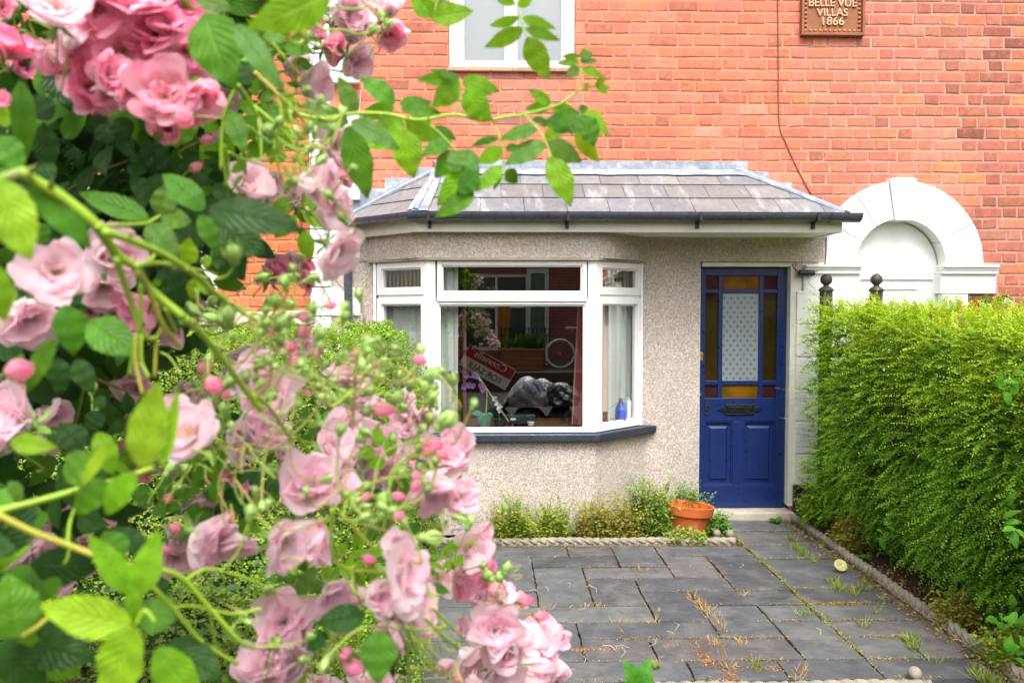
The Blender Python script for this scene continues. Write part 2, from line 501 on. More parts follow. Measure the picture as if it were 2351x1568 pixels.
mb.box(WX0, WX0 + .3, ym1, 12.5, 0, WZ1); mb.box(WX1 - .3, WX1, ym1, 12.5, 0, WZ1); mb.box(WX0, WX1, 12.5, 12.8, 0, WZ1)
mb.build('wall', M_MORTAR, house)
# main roof (out of frame above)
mb = MB()
mb.prism([(WX0 - .1, YB - .35, WZ1 - .05), (WX1 + .1, YB - .35, WZ1 - .05), (WX1 + .1, 9.7, WZ1 + 2.2), (WX0 - .1, 9.7, WZ1 + 2.2)], (0, 0, .12))
mb.prism([(WX0 - .1, 13.1, WZ1 - .05), (WX1 + .1, 13.1, WZ1 - .05), (WX1 + .1, 9.7, WZ1 + 2.2), (WX0 - .1, 9.7, WZ1 + 2.2)], (0, 0, .12))
mb.build('main_roof', plain('dark_roof', (.13, .12, .13), .8), house)

# ---------------------------------------------------------------- pebbledash
def offset_path(P, d):
    """mitred parallel of an open 2-D path (positive d = to the right of travel = towards the street here)"""
    out = []
    for i, p in enumerate(P):
        ns = []
        for a, b in ((i - 1, i), (i, i + 1)):
            if 0 <= a and b < len(P):
                t = Vector((P[b][0] - P[a][0], P[b][1] - P[a][1])).normalized()
                ns.append(Vector((t.y, -t.x)))
        n = (ns[0] + ns[-1]).normalized()
        k = 1.0 / max(0.35, n.dot(ns[0]))
        out.append((p[0] + n.x * d * k, p[1] + n.y * d * k))
    return out

def wall_path(mb, P, z0, z1, d0, d1, col=(1, 1, 1)):
    """band that follows plan path P from offset d0 to d1, between two heights"""
    A, B = offset_path(P, d0), offset_path(P, d1)
    n = len(P)
    vs = [(x, y, z0) for x, y in A] + [(x, y, z0) for x, y in B] + [(x, y, z1) for x, y in A] + [(x, y, z1) for x, y in B]
    fs = []
    for i in range(n - 1):
        fs += [(n + i, n + i + 1, 3 * n + i + 1, 3 * n + i), (i + 1, i, 2 * n + i, 2 * n + i + 1),
               (i, i + 1, n + i + 1, n + i), (2 * n + i + 1, 2 * n + i, 3 * n + i, 3 * n + i + 1)]
    fs += [(0, n, 3 * n, 2 * n), (n - 1, 2 * n + n - 1, 4 * n - 1, 2 * n - 1)]
    mb.add(vs, fs, col)

BL, BR_ = (-0.49, 6.2), (0.79, 6.2)                 # front corners of the bay window
WL, WR = (-0.943, 6.60), (1.21, 6.60)               # where its sides meet the wall
SZ, TZ = 0.785, 2.10                                # window bottom and top
bayplan = [(WX0 + .14, YW), (-0.975, YW), BL, BR_, (1.245, YW), (DO[0], YW)]
mb = MB()
wall_path(mb, bayplan, 0.0, SZ - .045, -0.055, 0.0)
band = [(WX0 + .14, YW), (-1.0, YW), (-.62, 6.26), (-.49, 6.185), (.79, 6.185), (.93, 6.25), (1.25, YW), (PEBX1, YW)]
wall_path(mb, band, TZ + .018, 2.42, -0.055, 0.012)
mb.box(WX0 + .14, -0.945, YW, YW + .05, SZ - .045, TZ + .018)
mb.box(1.21, DO[0], YW, YW + .05, SZ - .045, TZ + .018)
mb.box(DO[1] + .0, PEBX1, YW, YW + .05, 2.0, TZ + .018)
mb.build('pebbledash', M_PEB, house)

# ---------------------------------------------------------------- bay window
bay = None
def facet(P0, P1):
    p0, p1 = Vector(P0), Vector(P1)
    t = (p1 - p0); L = t.length; t.normalize(); n = Vector((t.y, -t.x))
    return p0, t, n, L
def fbox(mb, fc, u0, u1, z0, z1, d0, d1, col=(1, 1, 1)):
    p0, t, n, L = fc
    def P(u, d): 
        q = p0 + t * u + n * d
        return q.x, q.y
    a, b, c, d = P(u0, d1), P(u1, d1), P(u1, d0), P(u0, d0)
    mb.hexa([(*a, z0), (*b, z0), (*c, z0), (*d, z0), (*a, z1), (*b, z1), (*c, z1), (*d, z1)], col)
fF, fR, fL = facet(BL, BR_), facet(BR_, WR), facet(WL, BL)
frame = MB()
lights = []
def glazed(fc, u0, u1, z0, z1, bar, d=0.0, dep=.05, gd=-.03):
    """a white sash of bar width `bar` around a pane"""
    fbox(frame, fc, u0, u0 + bar, z0, z1, d - dep, d); fbox(frame, fc, u1 - bar, u1, z0, z1, d - dep, d)
    fbox(frame, fc, u0 + bar, u1 - bar, z0, z0 + bar, d - dep, d - .001); fbox(frame, fc, u0 + bar, u1 - bar, z1 - bar, z1, d - dep, d - .001)
    b2 = bar - .012                                     # thin inner bead, set back
    for (a, b, c, e) in ((u0 + bar, u0 + bar + .012, z0 + bar, z1 - bar), (u1 - bar - .012, u1 - bar, z0 + bar, z1 - bar)):
        fbox(frame, fc, a, b, c, e, d - dep, d - .014)
    fbox(frame, fc, u0 + bar + .012, u1 - bar - .012, z0 + bar, z0 + bar + .012, d - dep, d - .015)
    fbox(frame, fc, u0 + bar + .012, u1 - bar - .012, z1 - bar - .012, z1 - bar, d - dep, d - .015)
    lights.append((fc, u0 + bar, u1 - bar, z0 + bar, z1 - bar, d + gd))
def ux(fc, px, py=800):
    """distance along a facet of the point seen at column px"""
    p0, t, n, L = fc
    best = min(range(201), key=lambda i: abs(project((p0 + t * (L * i / 200)).x, (p0 + t * (L * i / 200)).y, 1.4)[0] - px))
    return L * best / 200
def project(x, y, z):
    v = CAMROT.transposed() @ (Vector((x, y, z)) - EYEV)
    return CX - v.x / v.z * F, CY + v.y / v.z * F
zq = Z_(680, 6.2, 1180)                       # transom line
# front facet
fu = lambda px: X_(px, 6.2, 800) - BL[0]
zu, zl_ = Z_(682, 6.2, 1180), Z_(692, 6.2, 1180)
glazed(fF, fu(1004), fu(1347), zu, TZ - .002, .035)
glazed(fF, fu(1000), fu(1350), SZ + .001, zl_, .026)
fbox(frame, fF, fu(1003), fu(1348), zl_, zu, -.055, .014)
# side facets
for fc, (a, b, pa, pb) in ((fR, (1372, 1471, 1383, 1455)), (fL, (867, 978, 880, 970))):
    L = fc[3]
    ua, ub = ux(fc, a), ux(fc, b); wa = ux(fc, pa) - ua; 
    zt2 = Z_(680, 6.35, 1400) - .004
    glazed(fc, ua, ub, zt2 + .012, TZ - .002, .05, .008)
    glazed(fc, ua, ub, SZ + .001, zt2 - .010, .05, .008)
    fbox(frame, fc, ua, ub, zt2 - .010, zt2 + .012, -.055, -.006)
# corner posts and end posts
for (x, y) in (BL, BR_):
    w = .052
    sgn = 1 if x > 0 else -1
    pl = [(x - sgn * w * 1.15, y + .002), (x + sgn * .004, y - .006), (x + sgn * .036, y + .024), (x + sgn * .004, y + .075), (x - sgn * w * 1.1, y + .075)]
    if sgn < 0: pl = pl[::-1]
    frame.prism([(a, b, SZ + .0005) for a, b in pl], (0, 0, TZ - SZ - .001))
frame.box(WL[0] - .012, WL[0] + .012, 6.575, 6.64, SZ + .0005, TZ - .001)
frame.box(WR[0] - .006, WR[0] + .012, 6.575, 6.64, SZ + .0005, TZ - .001)
bay = frame.build('bay_window', M_WHITE, house, bevel=.004)
for (fc, u0, u1, z0, z1, d) in lights:
    g = MB(); fbox(g, fc, u0 - .004, u1 + .004, z0 - .004, z1 + .004, d - .003, d)
    g.build('pane', M_GLASS, bay)
# dark painted sill
mb = MB()
silp = [(-1.06, YW + .01), (-.985, YW - .02), (-.505, 6.195), (.80, 6.195), (1.25, YW - .02), (1.325, YW + .01)]
wall_path(mb, silp, SZ - .062, SZ - .004, -.045, .052)
mb.build('window_sill', M_SILL, house, bevel=.008)
# thin lead-grey drip strip above the window, shelf inside
mb = MB()
wall_path(mb, [(-.99, YW - .01), (-.50, 6.19), (.80, 6.19), (1.23, YW - .01)], TZ + .0005, TZ + .017, -.05, .02)
mb.build('window_head', plain('head_strip', (.36, .30, .23), .8, .2), house)
mb = MB()
mb.prism([(-.90, 6.64, SZ - .06), (-.47, 6.262, SZ - .06), (.77, 6.262, SZ - .06), (1.17, 6.64, SZ - .06), (1.17, 6.95, SZ - .06), (-.90, 6.95, SZ - .06)], (0, 0, .075))
mb.build('window_board', plain('brown_board', (.16, .075, .035), .5), house)
# the room behind
mb = MB()
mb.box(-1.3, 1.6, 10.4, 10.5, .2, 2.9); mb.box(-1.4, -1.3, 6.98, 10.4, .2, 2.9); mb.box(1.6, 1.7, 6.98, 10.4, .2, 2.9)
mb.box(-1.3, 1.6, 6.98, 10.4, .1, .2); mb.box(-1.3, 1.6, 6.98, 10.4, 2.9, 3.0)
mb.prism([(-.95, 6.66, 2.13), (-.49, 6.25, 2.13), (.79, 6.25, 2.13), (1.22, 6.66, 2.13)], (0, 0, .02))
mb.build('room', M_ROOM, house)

# ---------------------------------------------------------------- lean-to roof
EY, EZ, TY, TZR = 6.02, 2.44, 6.655, 2.842
AL = math.atan2(TZR - EZ, TY - EY); SL = math.hypot(TZR - EZ, TY - EY)
def front_pt(x, s, h=0.0):
    return Vector((x, EY + s * math.cos(AL) - h * math.sin(AL), EZ + s * math.sin(AL) + h * math.cos(AL)))
LC, LT, LW = -.555, -.445, (-1.21, 6.64, EZ)       # hip foot, hip head, wall end on the left
RC, RT = 2.615, 1.99
rs = random.Random(5)
mb = MB()
for r in range(4):
    s0, s1 = r * .248 - .015, r * .248 + .262
    x = -1.2 + (0 if r % 2 else .16)
    while x < 3.0:
        w = .318 * rs.uniform(.97, 1.03)
        poly = [(x, s0), (x + w - .004, s0 + rs.uniform(-.004, .004)), (x + w - .004, min(s1, SL)), (x, min(s1, SL))]
        if s0 < SL:
            poly = clip_poly(poly, (LT, SL), (LC, 0))       # left hip
            poly = clip_poly(poly, (RC, 0), (RT, SL)) if len(poly) > 2 else []
            if len(poly) > 2:
                k = rs.uniform(.82, 1.15)
                c = np.array((.185, .186, .200)) * k if rs.random() < .7 else np.array((.21, .20, .20)) * k
                lift = lambda s: .013 - .010 * (s - s0) / .277 + .004
                top = [front_pt(a, b, lift(b)) for a, b in poly]
                mb.prism([front_pt(a, b, lift(b) - .006) for a, b in poly], front_pt(0, 0, .006) - front_pt(0, 0, 0), tuple(c))
        x += w
# left hip slope
pA, pB, pC = Vector((LC, EY, EZ)), Vector(LW), Vector((LT, TY, TZR))
ue = (pA - pB).normalized(); nn = (pA - pB).cross(pC - pB).normalized()
if nn.z < 0: nn = -nn
ve = nn.cross(ue)
if ve.z < 0: ve = -ve
tri = [((p - pB).dot(ue), (p - pB).dot(ve)) for p in (pB, pA, pC)]
for r in range(4):
    s0, s1 = r * .2 - .01, r * .2 + .215
    x = -.2 + (.12 if r % 2 else 0)
    while x < 1.4:
        w = .27
        poly = [(x, s0), (x + w - .004, s0), (x + w - .004, s1), (x, s1)]
        for i in range(3):
            if len(poly) > 2:
                a, b = tri[i], tri[(i + 1) % 3]
                if i == 0: a, b = (a[0], -.02), (b[0], -.02)
                poly = clip_poly(poly, a, b)
        if len(poly) > 2:
            c = np.array((.20, .194, .196)) * rs.uniform(.85, 1.12)
            q = [pB + ue * a + ve * b + nn * (.012 - .010 * (b - s0) / .22) for a, b in poly]
            mb.prism(q, nn * .006, tuple(c))
        x += w
# right hip slope (seen edge-on) and the boarding below the slates
pR = Vector((2.80, 6.655, EZ))
mb.prism([front_pt(RC, 0), pR, Vector((RT, TY, TZR))], (0, 0, .012), (.33, .32, .33))
mb.prism([front_pt(LC, 0, -.01), front_pt(RC, 0, -.01), front_pt(RT, SL, -.01), front_pt(LT, SL, -.01)], (0, 0, -.02), (.2, .2, .2))
mb.prism([pB - nn * .01, pA - nn * .01, pC - nn * .01], (0, 0, -.02), (.2, .2, .2))
roof = mb.build('bay_roof', M_SLATE, house)
# leadwork: apron along the top, hips, stepped upstands on the brick
mb = MB()
n_ap = 26
for i in range(n_ap):
    xa = LT + .02 + (RT - LT + .06) * i / n_ap; xb = LT + .02 + (RT - LT + .06) * (i + 1) / n_ap
    w = lambda k: .006 * math.sin(k * 2.1) + .004 * math.sin(k * 5.3)
    lo = [front_pt(xa, SL - .10 + w(i), .022), front_pt(xb, SL - .10 + w(i + 1), .022)]
    md = [front_pt(xb, SL - .012, .026), front_pt(xa, SL - .012, .026)]
    mb.prism(lo + md, (0, .0, .006))
mb.box(LT - .02, RT + .10, YB - .014, YB - .004, TZR - .03, Z_(370, YB, 1300))
mb.tube([front_pt(LC - .005, -.02, .02), front_pt((LC + LT) / 2, SL / 2, .026), front_pt(LT, SL, .02)], [.03, .024, .02], 8)
mb.prism([front_pt(LC - .03, -.025, .026), front_pt(LC + .085, -.02, .024), front_pt((LC + LT) / 2 + .08, SL / 2, .026), front_pt(LT + .05, SL, .024), front_pt(LT - .02, SL, .026)], (0, 0, .006))
mb.prism([pA - ue * .08 + nn * .024, pA + nn * .026 + Vector((.02, -.02, 0)), pC + nn * .024, pC - ue * .03 + nn * .022], nn * .006)
mb.tube([front_pt(RC, -.01, .010), front_pt((RC + RT) / 2, SL / 2, .016), front_pt(RT, SL, .016)], [.026, .024, .03], 8)
def wpoly(pts, off=.012, dy=.008): mb.prism([(p.x, YB - off, p.z) for p in (U(a, b, YB - off) for a, b in pts)], (0, dy, 0))
wpoly([(778, 500), (884, 462), (884, 434), (786, 434)]); wpoly([(883, 468), (944, 442), (944, 409), (883, 409)], .014)
wpoly([(943, 446), (1010, 412), (1010, 385), (943, 385)], .012)
wpoly([(1690, 405), (1765, 430), (1765, 395), (1690, 392)], .014); wpoly([(1764, 430), (1819, 452), (1819, 420), (1764, 418)], .012)
wpoly([(1700, 402), (1906, 482), (1906, 466), (1700, 385)], .018, .006)
a_, b_ = Vector((LW[0] + .02, 6.625, EZ + .02)), Vector((LT, TY - .01, TZR + .015))
mb.tube([a_, (a_ + b_) / 2 + Vector((0, -.01, .005)), b_], .022, 6)
wp = [front_pt(RC + .04, -.01, .012), Vector((2.78, 6.62, EZ + .03)), Vector((RT + .02, TY - .012, TZR + .02))]
mb.prism(wp, (0, 0, .008))
mb.build('flashing', M_LEAD, roof, bevel=.002)
# fascia, soffit, gutter, downpipe
mb = MB()
fpath = [(-1.10, 6.66), (-1.08, 6.60), (-.56, 6.085), (2.63, 6.085)]
wall_path(mb, fpath, 2.304, 2.392, -.025, 0.0)
mb.prism([(-1.05, 6.655, 2.312), (-.55, 6.11, 2.312), (2.62, 6.11, 2.312), (2.62, 6.655, 2.312)], (0, 0, .012))
mb.box(2.605, 2.629, 6.11, 6.66, 2.304, 2.40)
mb.build('fascia', M_CREAM, house, bevel=.003)
mb = MB()
gp = [(-1.16, 6.56), (-.585, 6.025), (-.50, 6.015), (2.60, 6.02)]
gp3 = [Vector((x, y, 2.438)) for x, y in gp]
def halfpipe(mb, pts, r, th=.004, n=10):
    vs, fs = [], []
    m = n + 1
    for i, p in enumerate(pts):
        t = (pts[min(i + 1, len(pts) - 1)] - pts[max(i - 1, 0)]).normalized(); b = Vector((t.y, -t.x, 0))
        for rr in (r, r - th):
            for k in range(m):
                w = math.pi * k / n
                vs.append(p + b * math.cos(w) * rr - Vector((0, 0, 1)) * math.sin(w) * rr * .95)
    for i in range(len(pts) - 1):
        o, q = i * 2 * m, (i + 1) * 2 * m
        for k in range(n):
            fs.append((o + k, o + k + 1, q + k + 1, q + k)); fs.append((o + m + k + 1, o + m + k, q + m + k, q + m + k + 1))
        fs.append((o, q, q + m, o + m)); fs.append((o + n, o + m + n, q + m + n, q + n))
    mb.add(vs, fs)
halfpipe(mb, gp3, .062)
for (a, b) in ((gp3[1] + Vector((-.03, .03, 0)), gp3[2] + Vector((.16, 0, 0))), (Vector((2.50, 6.02, 2.438)), Vector((2.73, 6.03, 2.438)))):
    halfpipe(mb, [a, a.lerp(b, .5), b], .069)
mb.add([(2.73, 6.03 + .063 * math.cos(math.pi * k / 8), 2.438 - .06 * math.sin(math.pi * k / 8)) for k in range(9)], [tuple(range(9))])
gut = mb.build('gutter', M_GUTTER, house, smooth=False)
for px in (985, 1303, 1605, 1873):
    b = MB(); x = X_(px, 6.02, 500)
    b.box(x - .012, x + .012, 5.955, 6.06, 2.375, 2.383); b.box(x - .012, x + .012, 5.952, 5.960, 2.378, 2.442); b.box(x - .012, x + .012, 6.060, 6.083, 2.33, 2.42)
    b.build('gutter_bracket', M_BLACK, gut)
mb = MB()
dx = X_(798, 6.55, 650)
mb.tube(smooth_path([(-1.13, 6.535, 2.40), (-1.13, 6.545, 2.30), (dx, 6.57, 2.22), (dx, 6.575, 2.1), (dx, 6.575, 0.05)], 5), .033, 12)
for z in (2.12, 1.0): mb.tube([(dx, 6.575, z), (dx, 6.575, z + .06)], .039, 12)
mb.build('downpipe', M_GUTTER, house, smooth=True)

# ---------------------------------------------------------------- upper window
def wx(px): return X_(px, YB + .05, 80)
ux0, ux1, uz0, uz1 = UW[0] + .004, UW[1] - .004, UW[2] + .004, UW[3]
mb = MB()
y0, y1 = YB + .02, YB + .10
lw, mw = wx(1063) - wx(1033), .075
mb.box(ux0, ux0 + lw, y0, y1, uz0, uz1); mb.box(ux1 - lw * .9, ux1, y0, y1, uz0, uz1)
mb.box(ux0 + lw, ux1 - lw * .9, y0 + .001, y1, uz0, uz0 + .055); mb.box(ux0 + lw, ux1 - lw * .9, y0 + .001, y1, uz1 - .06, uz1)
xm = wx(1173)
mb.box(xm - mw / 2, xm + mw / 2, y0 + .002, y1, uz0 + .055, uz1 - .06)
for a, b in ((ux0 + lw, xm - mw / 2), (xm + mw / 2, ux1 - lw * .9)):
    mb.box(a, a + .014, y0 + .016, y1, uz0 + .055, uz1 - .06); mb.box(b - .014, b, y0 + .016, y1, uz0 + .055, uz1 - .06); mb.box(a, b, y0 + .017, y1, uz0 + .055, uz0 + .069)
uw = mb.build('upper_window', M_WHITE, house, bevel=.004)
for a, b in ((ux0 + lw, xm - mw / 2), (xm + mw / 2, ux1 - lw * .9)):
    g = MB(); g.box(a - .003, b + .003, y0 + .04, y0 + .044, uz0 + .05, uz1 - .055); g.build('pane', M_GLASS, uw)
g = MB(); g.box(ux0 + .01, ux1 - .01, y1 + .06, y1 + .07, uz0, uz1); g.build('blind', plain('grey_blind', (.10, .10, .115), .8, .05, 2), uw)
mb = MB()
for i in range(6):                                      # row of tiles as a sill
    a = UW[0] - .005 + (UW[1] - UW[0] + .01) * i / 6; b = a + (UW[1] - UW[0] + .01) / 6 - .004
    k = random.uniform(.85, 1.1)
    mb.box(a, b, YB - .035 + random.uniform(-.003, .003), YB + .05, UW[2] - .03, UW[2] + .002, (.50 * k, .30 * k, .20 * k))
mb.build('sill', plain('sill_tile', (1, 1, 1), .85, .15, 20, useattr=True), uw, bevel=.004)

# ---------------------------------------------------------------- white quoins at the left corner
mb = MB()
zq0, i = Z_(660, YB - .05, 780) - 2 * 7 * .2325, 0
z = zq0
while z < WZ1 - .3:
    long_ = i % 2 == 1
    x1 = X_(827 if long_ else 761, YB - .05, 650)
    if z > 0.0: mb.box(WX0 - .004, x1, YW - .022 + (.004 if long_ else 0), YB + .02, z + .004, z + .2285)
    z += .2325; i += 1
mb.build('quoins', M_STONEWHITE, house, bevel=.006)

# ---------------------------------------------------------------- arched doorway of the adjoining door
mb = MB()
yf = YB - .045
def arcblock(a0, a1, ri, ro, yf, yb, n=7):
    vs = []
    for y in (yf, yb):
        for k in range(n + 1):
            w = a0 + (a1 - a0) * k / n
            vs.append((ARC + ri * math.cos(w), y, ARZ + ri * math.sin(w)))
        for k in range(n + 1):
            w = a0 + (a1 - a0) * k / n
            vs.append((ARC + ro * math.cos(w), y, ARZ + ro * math.sin(w)))
    m = 2 * (n + 1); fs = []
    for k in range(n):
        fs.append((k + 1, k, n + 1 + k, n + 2 + k))
        fs.append((m + k, m + k + 1, m + n + 2 + k, m + n + 1 + k))
        fs.append((k, k + 1, m + k + 1, m + k)); fs.append((n + 2 + k, n + 1 + k, m + n + 1 + k, m + n + 2 + k))
    fs.append((0, m, m + n + 1, n + 1)); fs.append((n, 2 * n + 1, m + 2 * n + 1, m + n))
    mb.add(vs, fs)
kw = .165
edges = [R(0), R(30), R(56.5), R(90) - kw, R(90) + kw, R(123.5), R(150), R(180)]
for a, b in zip(edges[:-1], edges[1:]):
    key = abs((a + b) / 2 - R(90)) < .01
    arcblock(a + .005, b - .005, ARI - (.012 if key else 0), ARO + (.022 if key else 0), yf - (.02 if key else 0), YB + .16)
for sgn in (-1, 1):
    def sx(a, b): return (min(ARC + sgn * a, ARC + sgn * b), max(ARC + sgn * a, ARC + sgn * b))
    a, b = sx(.335, .80)
    mb.box(a, b, yf - .045, YB + .10, ARZ - .022, ARZ + .0); mb.box(a, b - .0, yf - .03, YB + .10, ARZ - .044, ARZ - .023); mb.box(a, b, yf - .022, YB + .10, ARZ - .075, ARZ - .045)
    mb.box(a, b, yf, YB + .10, ARZ - .235, ARZ - .076)
    a, b = sx(.36, .57)
    if sgn > 0: mb.box(a, b, yf + .006, YB + .10, 0, ARZ - .2365)
mb.build('arched_doorway', M_STONEWHITE, house, bevel=.005)
mb = MB()                                               # rusticated pilaster between the two doors
zs = [0.275] + [Z_(y, yf, 1850) for y in (1043, 968, 895, 820, 745, 670)] + [ARZ - .235 + .0]
for a, b in zip(zs[:-1], zs[1:]): mb.box(2.50, ARC - .36, yf + .002, YB + .12, a + .006, b - .006)
mb.box(2.505, ARC - .37, yf + .014, YB + .10, 0.2, ARZ - .3)
mb.m = 1; mb.box(2.493, ARC - .35, yf - .012, YB + .12, 0, .275, (1, 1, 1))
mb.build('pilaster', [M_STONEWHITE, plain('black_plinth_paint', (.018, .019, .024), .5, .4, 14, .3, 40)], house, bevel=.006)
mb = MB()                                               # white door under the arch
yd = YB + .07
mb.box(ARC - .37, ARC + .37, yd, yd + .04, 0.1, ARZ - .035)
n = 18
mb.prism([(ARC - .372, yd + .01, ARZ - .034)] + [(ARC + .372 * math.cos(math.pi - math.pi * k / n), yd + .01, ARZ - .034 + .40 * math.sin(math.pi * k / n)) for k in range(n + 1)] + [(ARC + .372, yd + .01, ARZ - .034)], (0, .03, 0))
mb.box(ARC - .372, ARC + .372, yd - .02, yd, ARZ - .066, ARZ - .034)
mb.box(ARC - .372, ARC - .322, yd - .018, yd, 0.1, ARZ - .067); mb.box(ARC + .322, ARC + .372, yd - .018, yd, 0.1, ARZ - .067); mb.box(ARC - .321, ARC + .321, yd - .018, yd, ARZ - .118, ARZ - .067)
mb.box(ARC - .2, ARC + .2, yd - .012, yd, ARZ - .20, ARZ - .19)
mb.build('white_door', M_WHITE, house, bevel=.005)

# ---------------------------------------------------------------- blue front door
def dx_(px): return X_(px, YD, 900)
def dz_(py): return Z_(py, YD, 1700)
L_, R_, T_, B_ = dx_(1605), dx_(1803), dz_(615), dz_(1165)
door = MB()
yf2, yb2 = YD, YD + .045
cols = [(dx_(1618), dx_(1648)), (dx_(1658), dx_(1741)), (dx_(1751), dx_(1782))]
rows = [(dz_(664), dz_(633)), (dz_(874), dz_(673)), (dz_(914), dz_(884))]
zl, zh = rows[2][0], rows[0][1]
door.box(L_, cols[0][0], yf2, yb2, B_, T_); door.box(cols[2][1], R_, yf2, yb2, B_, T_)
door.box(cols[0][0], cols[2][1], yf2 + .0005, yb2, zh, T_)
zlp = dz_(967)
door.box(cols[0][0], cols[2][1], yf2 + .0005, yb2, zlp, zl)
door.box(cols[0][0], cols[2][1], yf2 + .0005, yb2, B_, dz_(1114))
pm0, pm1 = dx_(1684), dx_(1707)
door.box(pm0, pm1, yf2 + .001, yb2, dz_(1114), zlp)
for a, b in ((cols[0][1], cols[1][0]), (cols[1][1], cols[2][0])): door.box(a, b, yf2 + .004, yb2, zl, zh)
for a, b in ((rows[0][0], rows[1][1]), (rows[1][0], rows[2][1])):
    for c in cols: door.box(c[0], c[1], yf2 + .005, yb2, b, a)
for a, b in ((cols[0][0], pm0), (pm1, cols[2][1])):
    z0, z1 = dz_(1114), zlp
    door.box(a, b, yf2 + .022, yb2, z0, z1)
    e = .014                                            # moulding round each raised panel
    door.box(a, b, yf2 + .006, yf2 + .022, z0, z0 + e); door.box(a, b, yf2 + .006, yf2 + .022, z1 - e, z1)
    door.box(a, a + e, yf2 + .007, yf2 + .022, z0 + e, z1 - e); door.box(b - e, b, yf2 + .007, yf2 + .022, z0 + e, z1 - e)
    m = .042
    p = [(a + m, z0 + m), (b - m, z0 + m), (b - m, z1 - m), (a + m, z1 - m)]; q = [(a + m + .016, z0 + m + .016), (b - m - .016, z0 + m + .016), (b - m - .016, z1 - m - .016), (a + m + .016, z1 - m - .016)]
    door.add([(x, yf2 + .022, z) for x, z in p] + [(x, yf2 + .008, z) for x, z in q], [(4, 5, 6, 7)] + [(i, (i + 1) % 4, 4 + (i + 1) % 4, 4 + i) for i in range(4)])
dr = door.build('front_door', M_BLUE, house, bevel=.003)
for ci, c in enumerate(cols):
    for ri, r in enumerate(rows):
        g = MB()
        m = M_AMBER if ci == 1 and ri != 1 else (M_MAROON if ri != 1 else M_DKAMBER)
        if ci == 1 and ri == 1:
            g.box(c[0], c[1], yf2 + .020, yf2 + .024, r[0], r[1])
            g.m = 1                                     # etched crosses in staggered rows
            px, pz = .0575, .052
            k = 0; z = r[0] + .018
            while z < r[1] - .012:
                x = c[0] + (.014 if k % 2 else .014 + px / 2)
                while x < c[1] - .008:
                    for sx2, sz2 in ((.0085, 0), (-.0085, 0), (0, .0085), (0, -.0085)):
                        g.box(x + sx2 - .0038, x + sx2 + .0038, yf2 + .0188, yf2 + .0199, z + sz2 - .0038, z + sz2 + .0038)
                    x += px
                z += pz / 1.32; k += 1
            o = g.build('glass_pane', [M_FROST, plain('etched_mark', (.035, .05, .065), .4)], dr)
        else:
            g.box(c[0], c[1], yf2 + .020, yf2 + .024, r[0], r[1]); g.build('glass_pane', m, dr)
mb = MB()                                               # letter plate
a, b, z0, z1 = dx_(1665), dx_(1732), dz_(953), dz_(928)
mb.box(a, b, YD - .008, YD, z0, z1); zc = (z0 + z1) / 2
for s, e in ((a, dx_(1648)), (b, dx_(1749))):
    d = (e - s)
    mb.prism([(s, YD - .006, zc - .018), (s + d * .55, YD - .006, zc - .022), (e, YD - .006, zc), (s + d * .55, YD - .006, zc + .022), (s, YD - .006, zc + .018)], (0, .006, 0))
mb.box(a + .02, b - .02, YD - .013, YD - .0085, z0 + .022, z1 - .022)
for (p, q, r_, s_) in ((a + .008, b - .008, z1 - .014, z1 - .008), (a + .008, b - .008, z0 + .008, z0 + .014)): mb.box(p, q, YD - .012, YD - .0085, r_, s_)
mb.build('letter_plate', plain('dull_black', (.010, .010, .012), .3, .3, 30), dr, bevel=.002)
def text(name, s, loc, size, mat, parent=None, ext=.003, align='CENTER', rot=(R(90), 0, 0), off=0.0, sx=1.0):
    cu = bpy.data.curves.new(name, 'FONT'); cu.body = s; cu.size = size; cu.extrude = ext; cu.align_x = align; cu.offset = off
    cu.materials.append(mat)
    tmp = bpy.data.objects.new(name + '_curve', cu); COL.objects.link(tmp)
    me = bpy.data.meshes.new_from_object(tmp.evaluated_get(bpy.context.evaluated_depsgraph_get()))
    bpy.data.objects.remove(tmp); bpy.data.curves.remove(cu)
    o = bpy.data.objects.new(name, me); link(o, parent)
    o.location = Vector(loc) - (wloc(parent) if parent else Vector()); o.rotation_euler = rot; o.scale = (sx, 1, 1)
    return o
text('door_number', '5', (dx_(1624), YD - .003, dz_(951)), .115, plain('dull_black_number', (.02, .02, .025), .4), dr, .004, off=.002)
mb = MB(); x, z = dx_(1608.5), dz_(813)
mb.lathe([(.001, 0), (.019, 0), (.019, .008), (.012, .014), (.001, .015)], (x, YD, z), 14, (1, 1, 1), Matrix.Rotation(R(90), 3, 'X'))
mb.box(x - .014, x + .014, YD - .010, YD, z - .05, z - .004)
mb.build('lock', M_BRASS, dr, bevel=.002)
mb = MB(); mb.lathe([(.001, 0), (.011, 0), (.011, .006), (.001, .008)], (dx_(1608), YD, dz_(905)), 12, (1, 1, 1), Matrix.Rotation(R(90), 3, 'X'))
mb.build('keyhole', plain('copper', (.35, .12, .06), .4, metal=.6), dr)
mb = MB()                                               # frame, head, threshold
mb.box(R_ + .006, dx_(1830) + .0, YD - .075, YB + .2, 0.095, T_ + .045)
mb.box(DO[0] + .001, L_ - .003, YD - .035, YB + .2, 0.095, T_ + .045)
mb.box(L_ - .003, R_ + .006, YD - .075, YB + .2, T_ + .006, T_ + .045)
mb.build('door_frame', M_CREAM, house, bevel=.004)
mb = MB(); mb.box(DO[0] - .02, dx_(1812), YD - .16, YB + .25, -.02, B_ - .006)
mb.build('doorstep', plain('worn_step', (.50, .44, .36), .85, .2, 9, .3), house, bevel=.008)
mb = MB(); mb.box(1.4, 2.7, 7.1, 7.2, 0, 2.6); mb.build('hall_wall', M_ROOM, house)

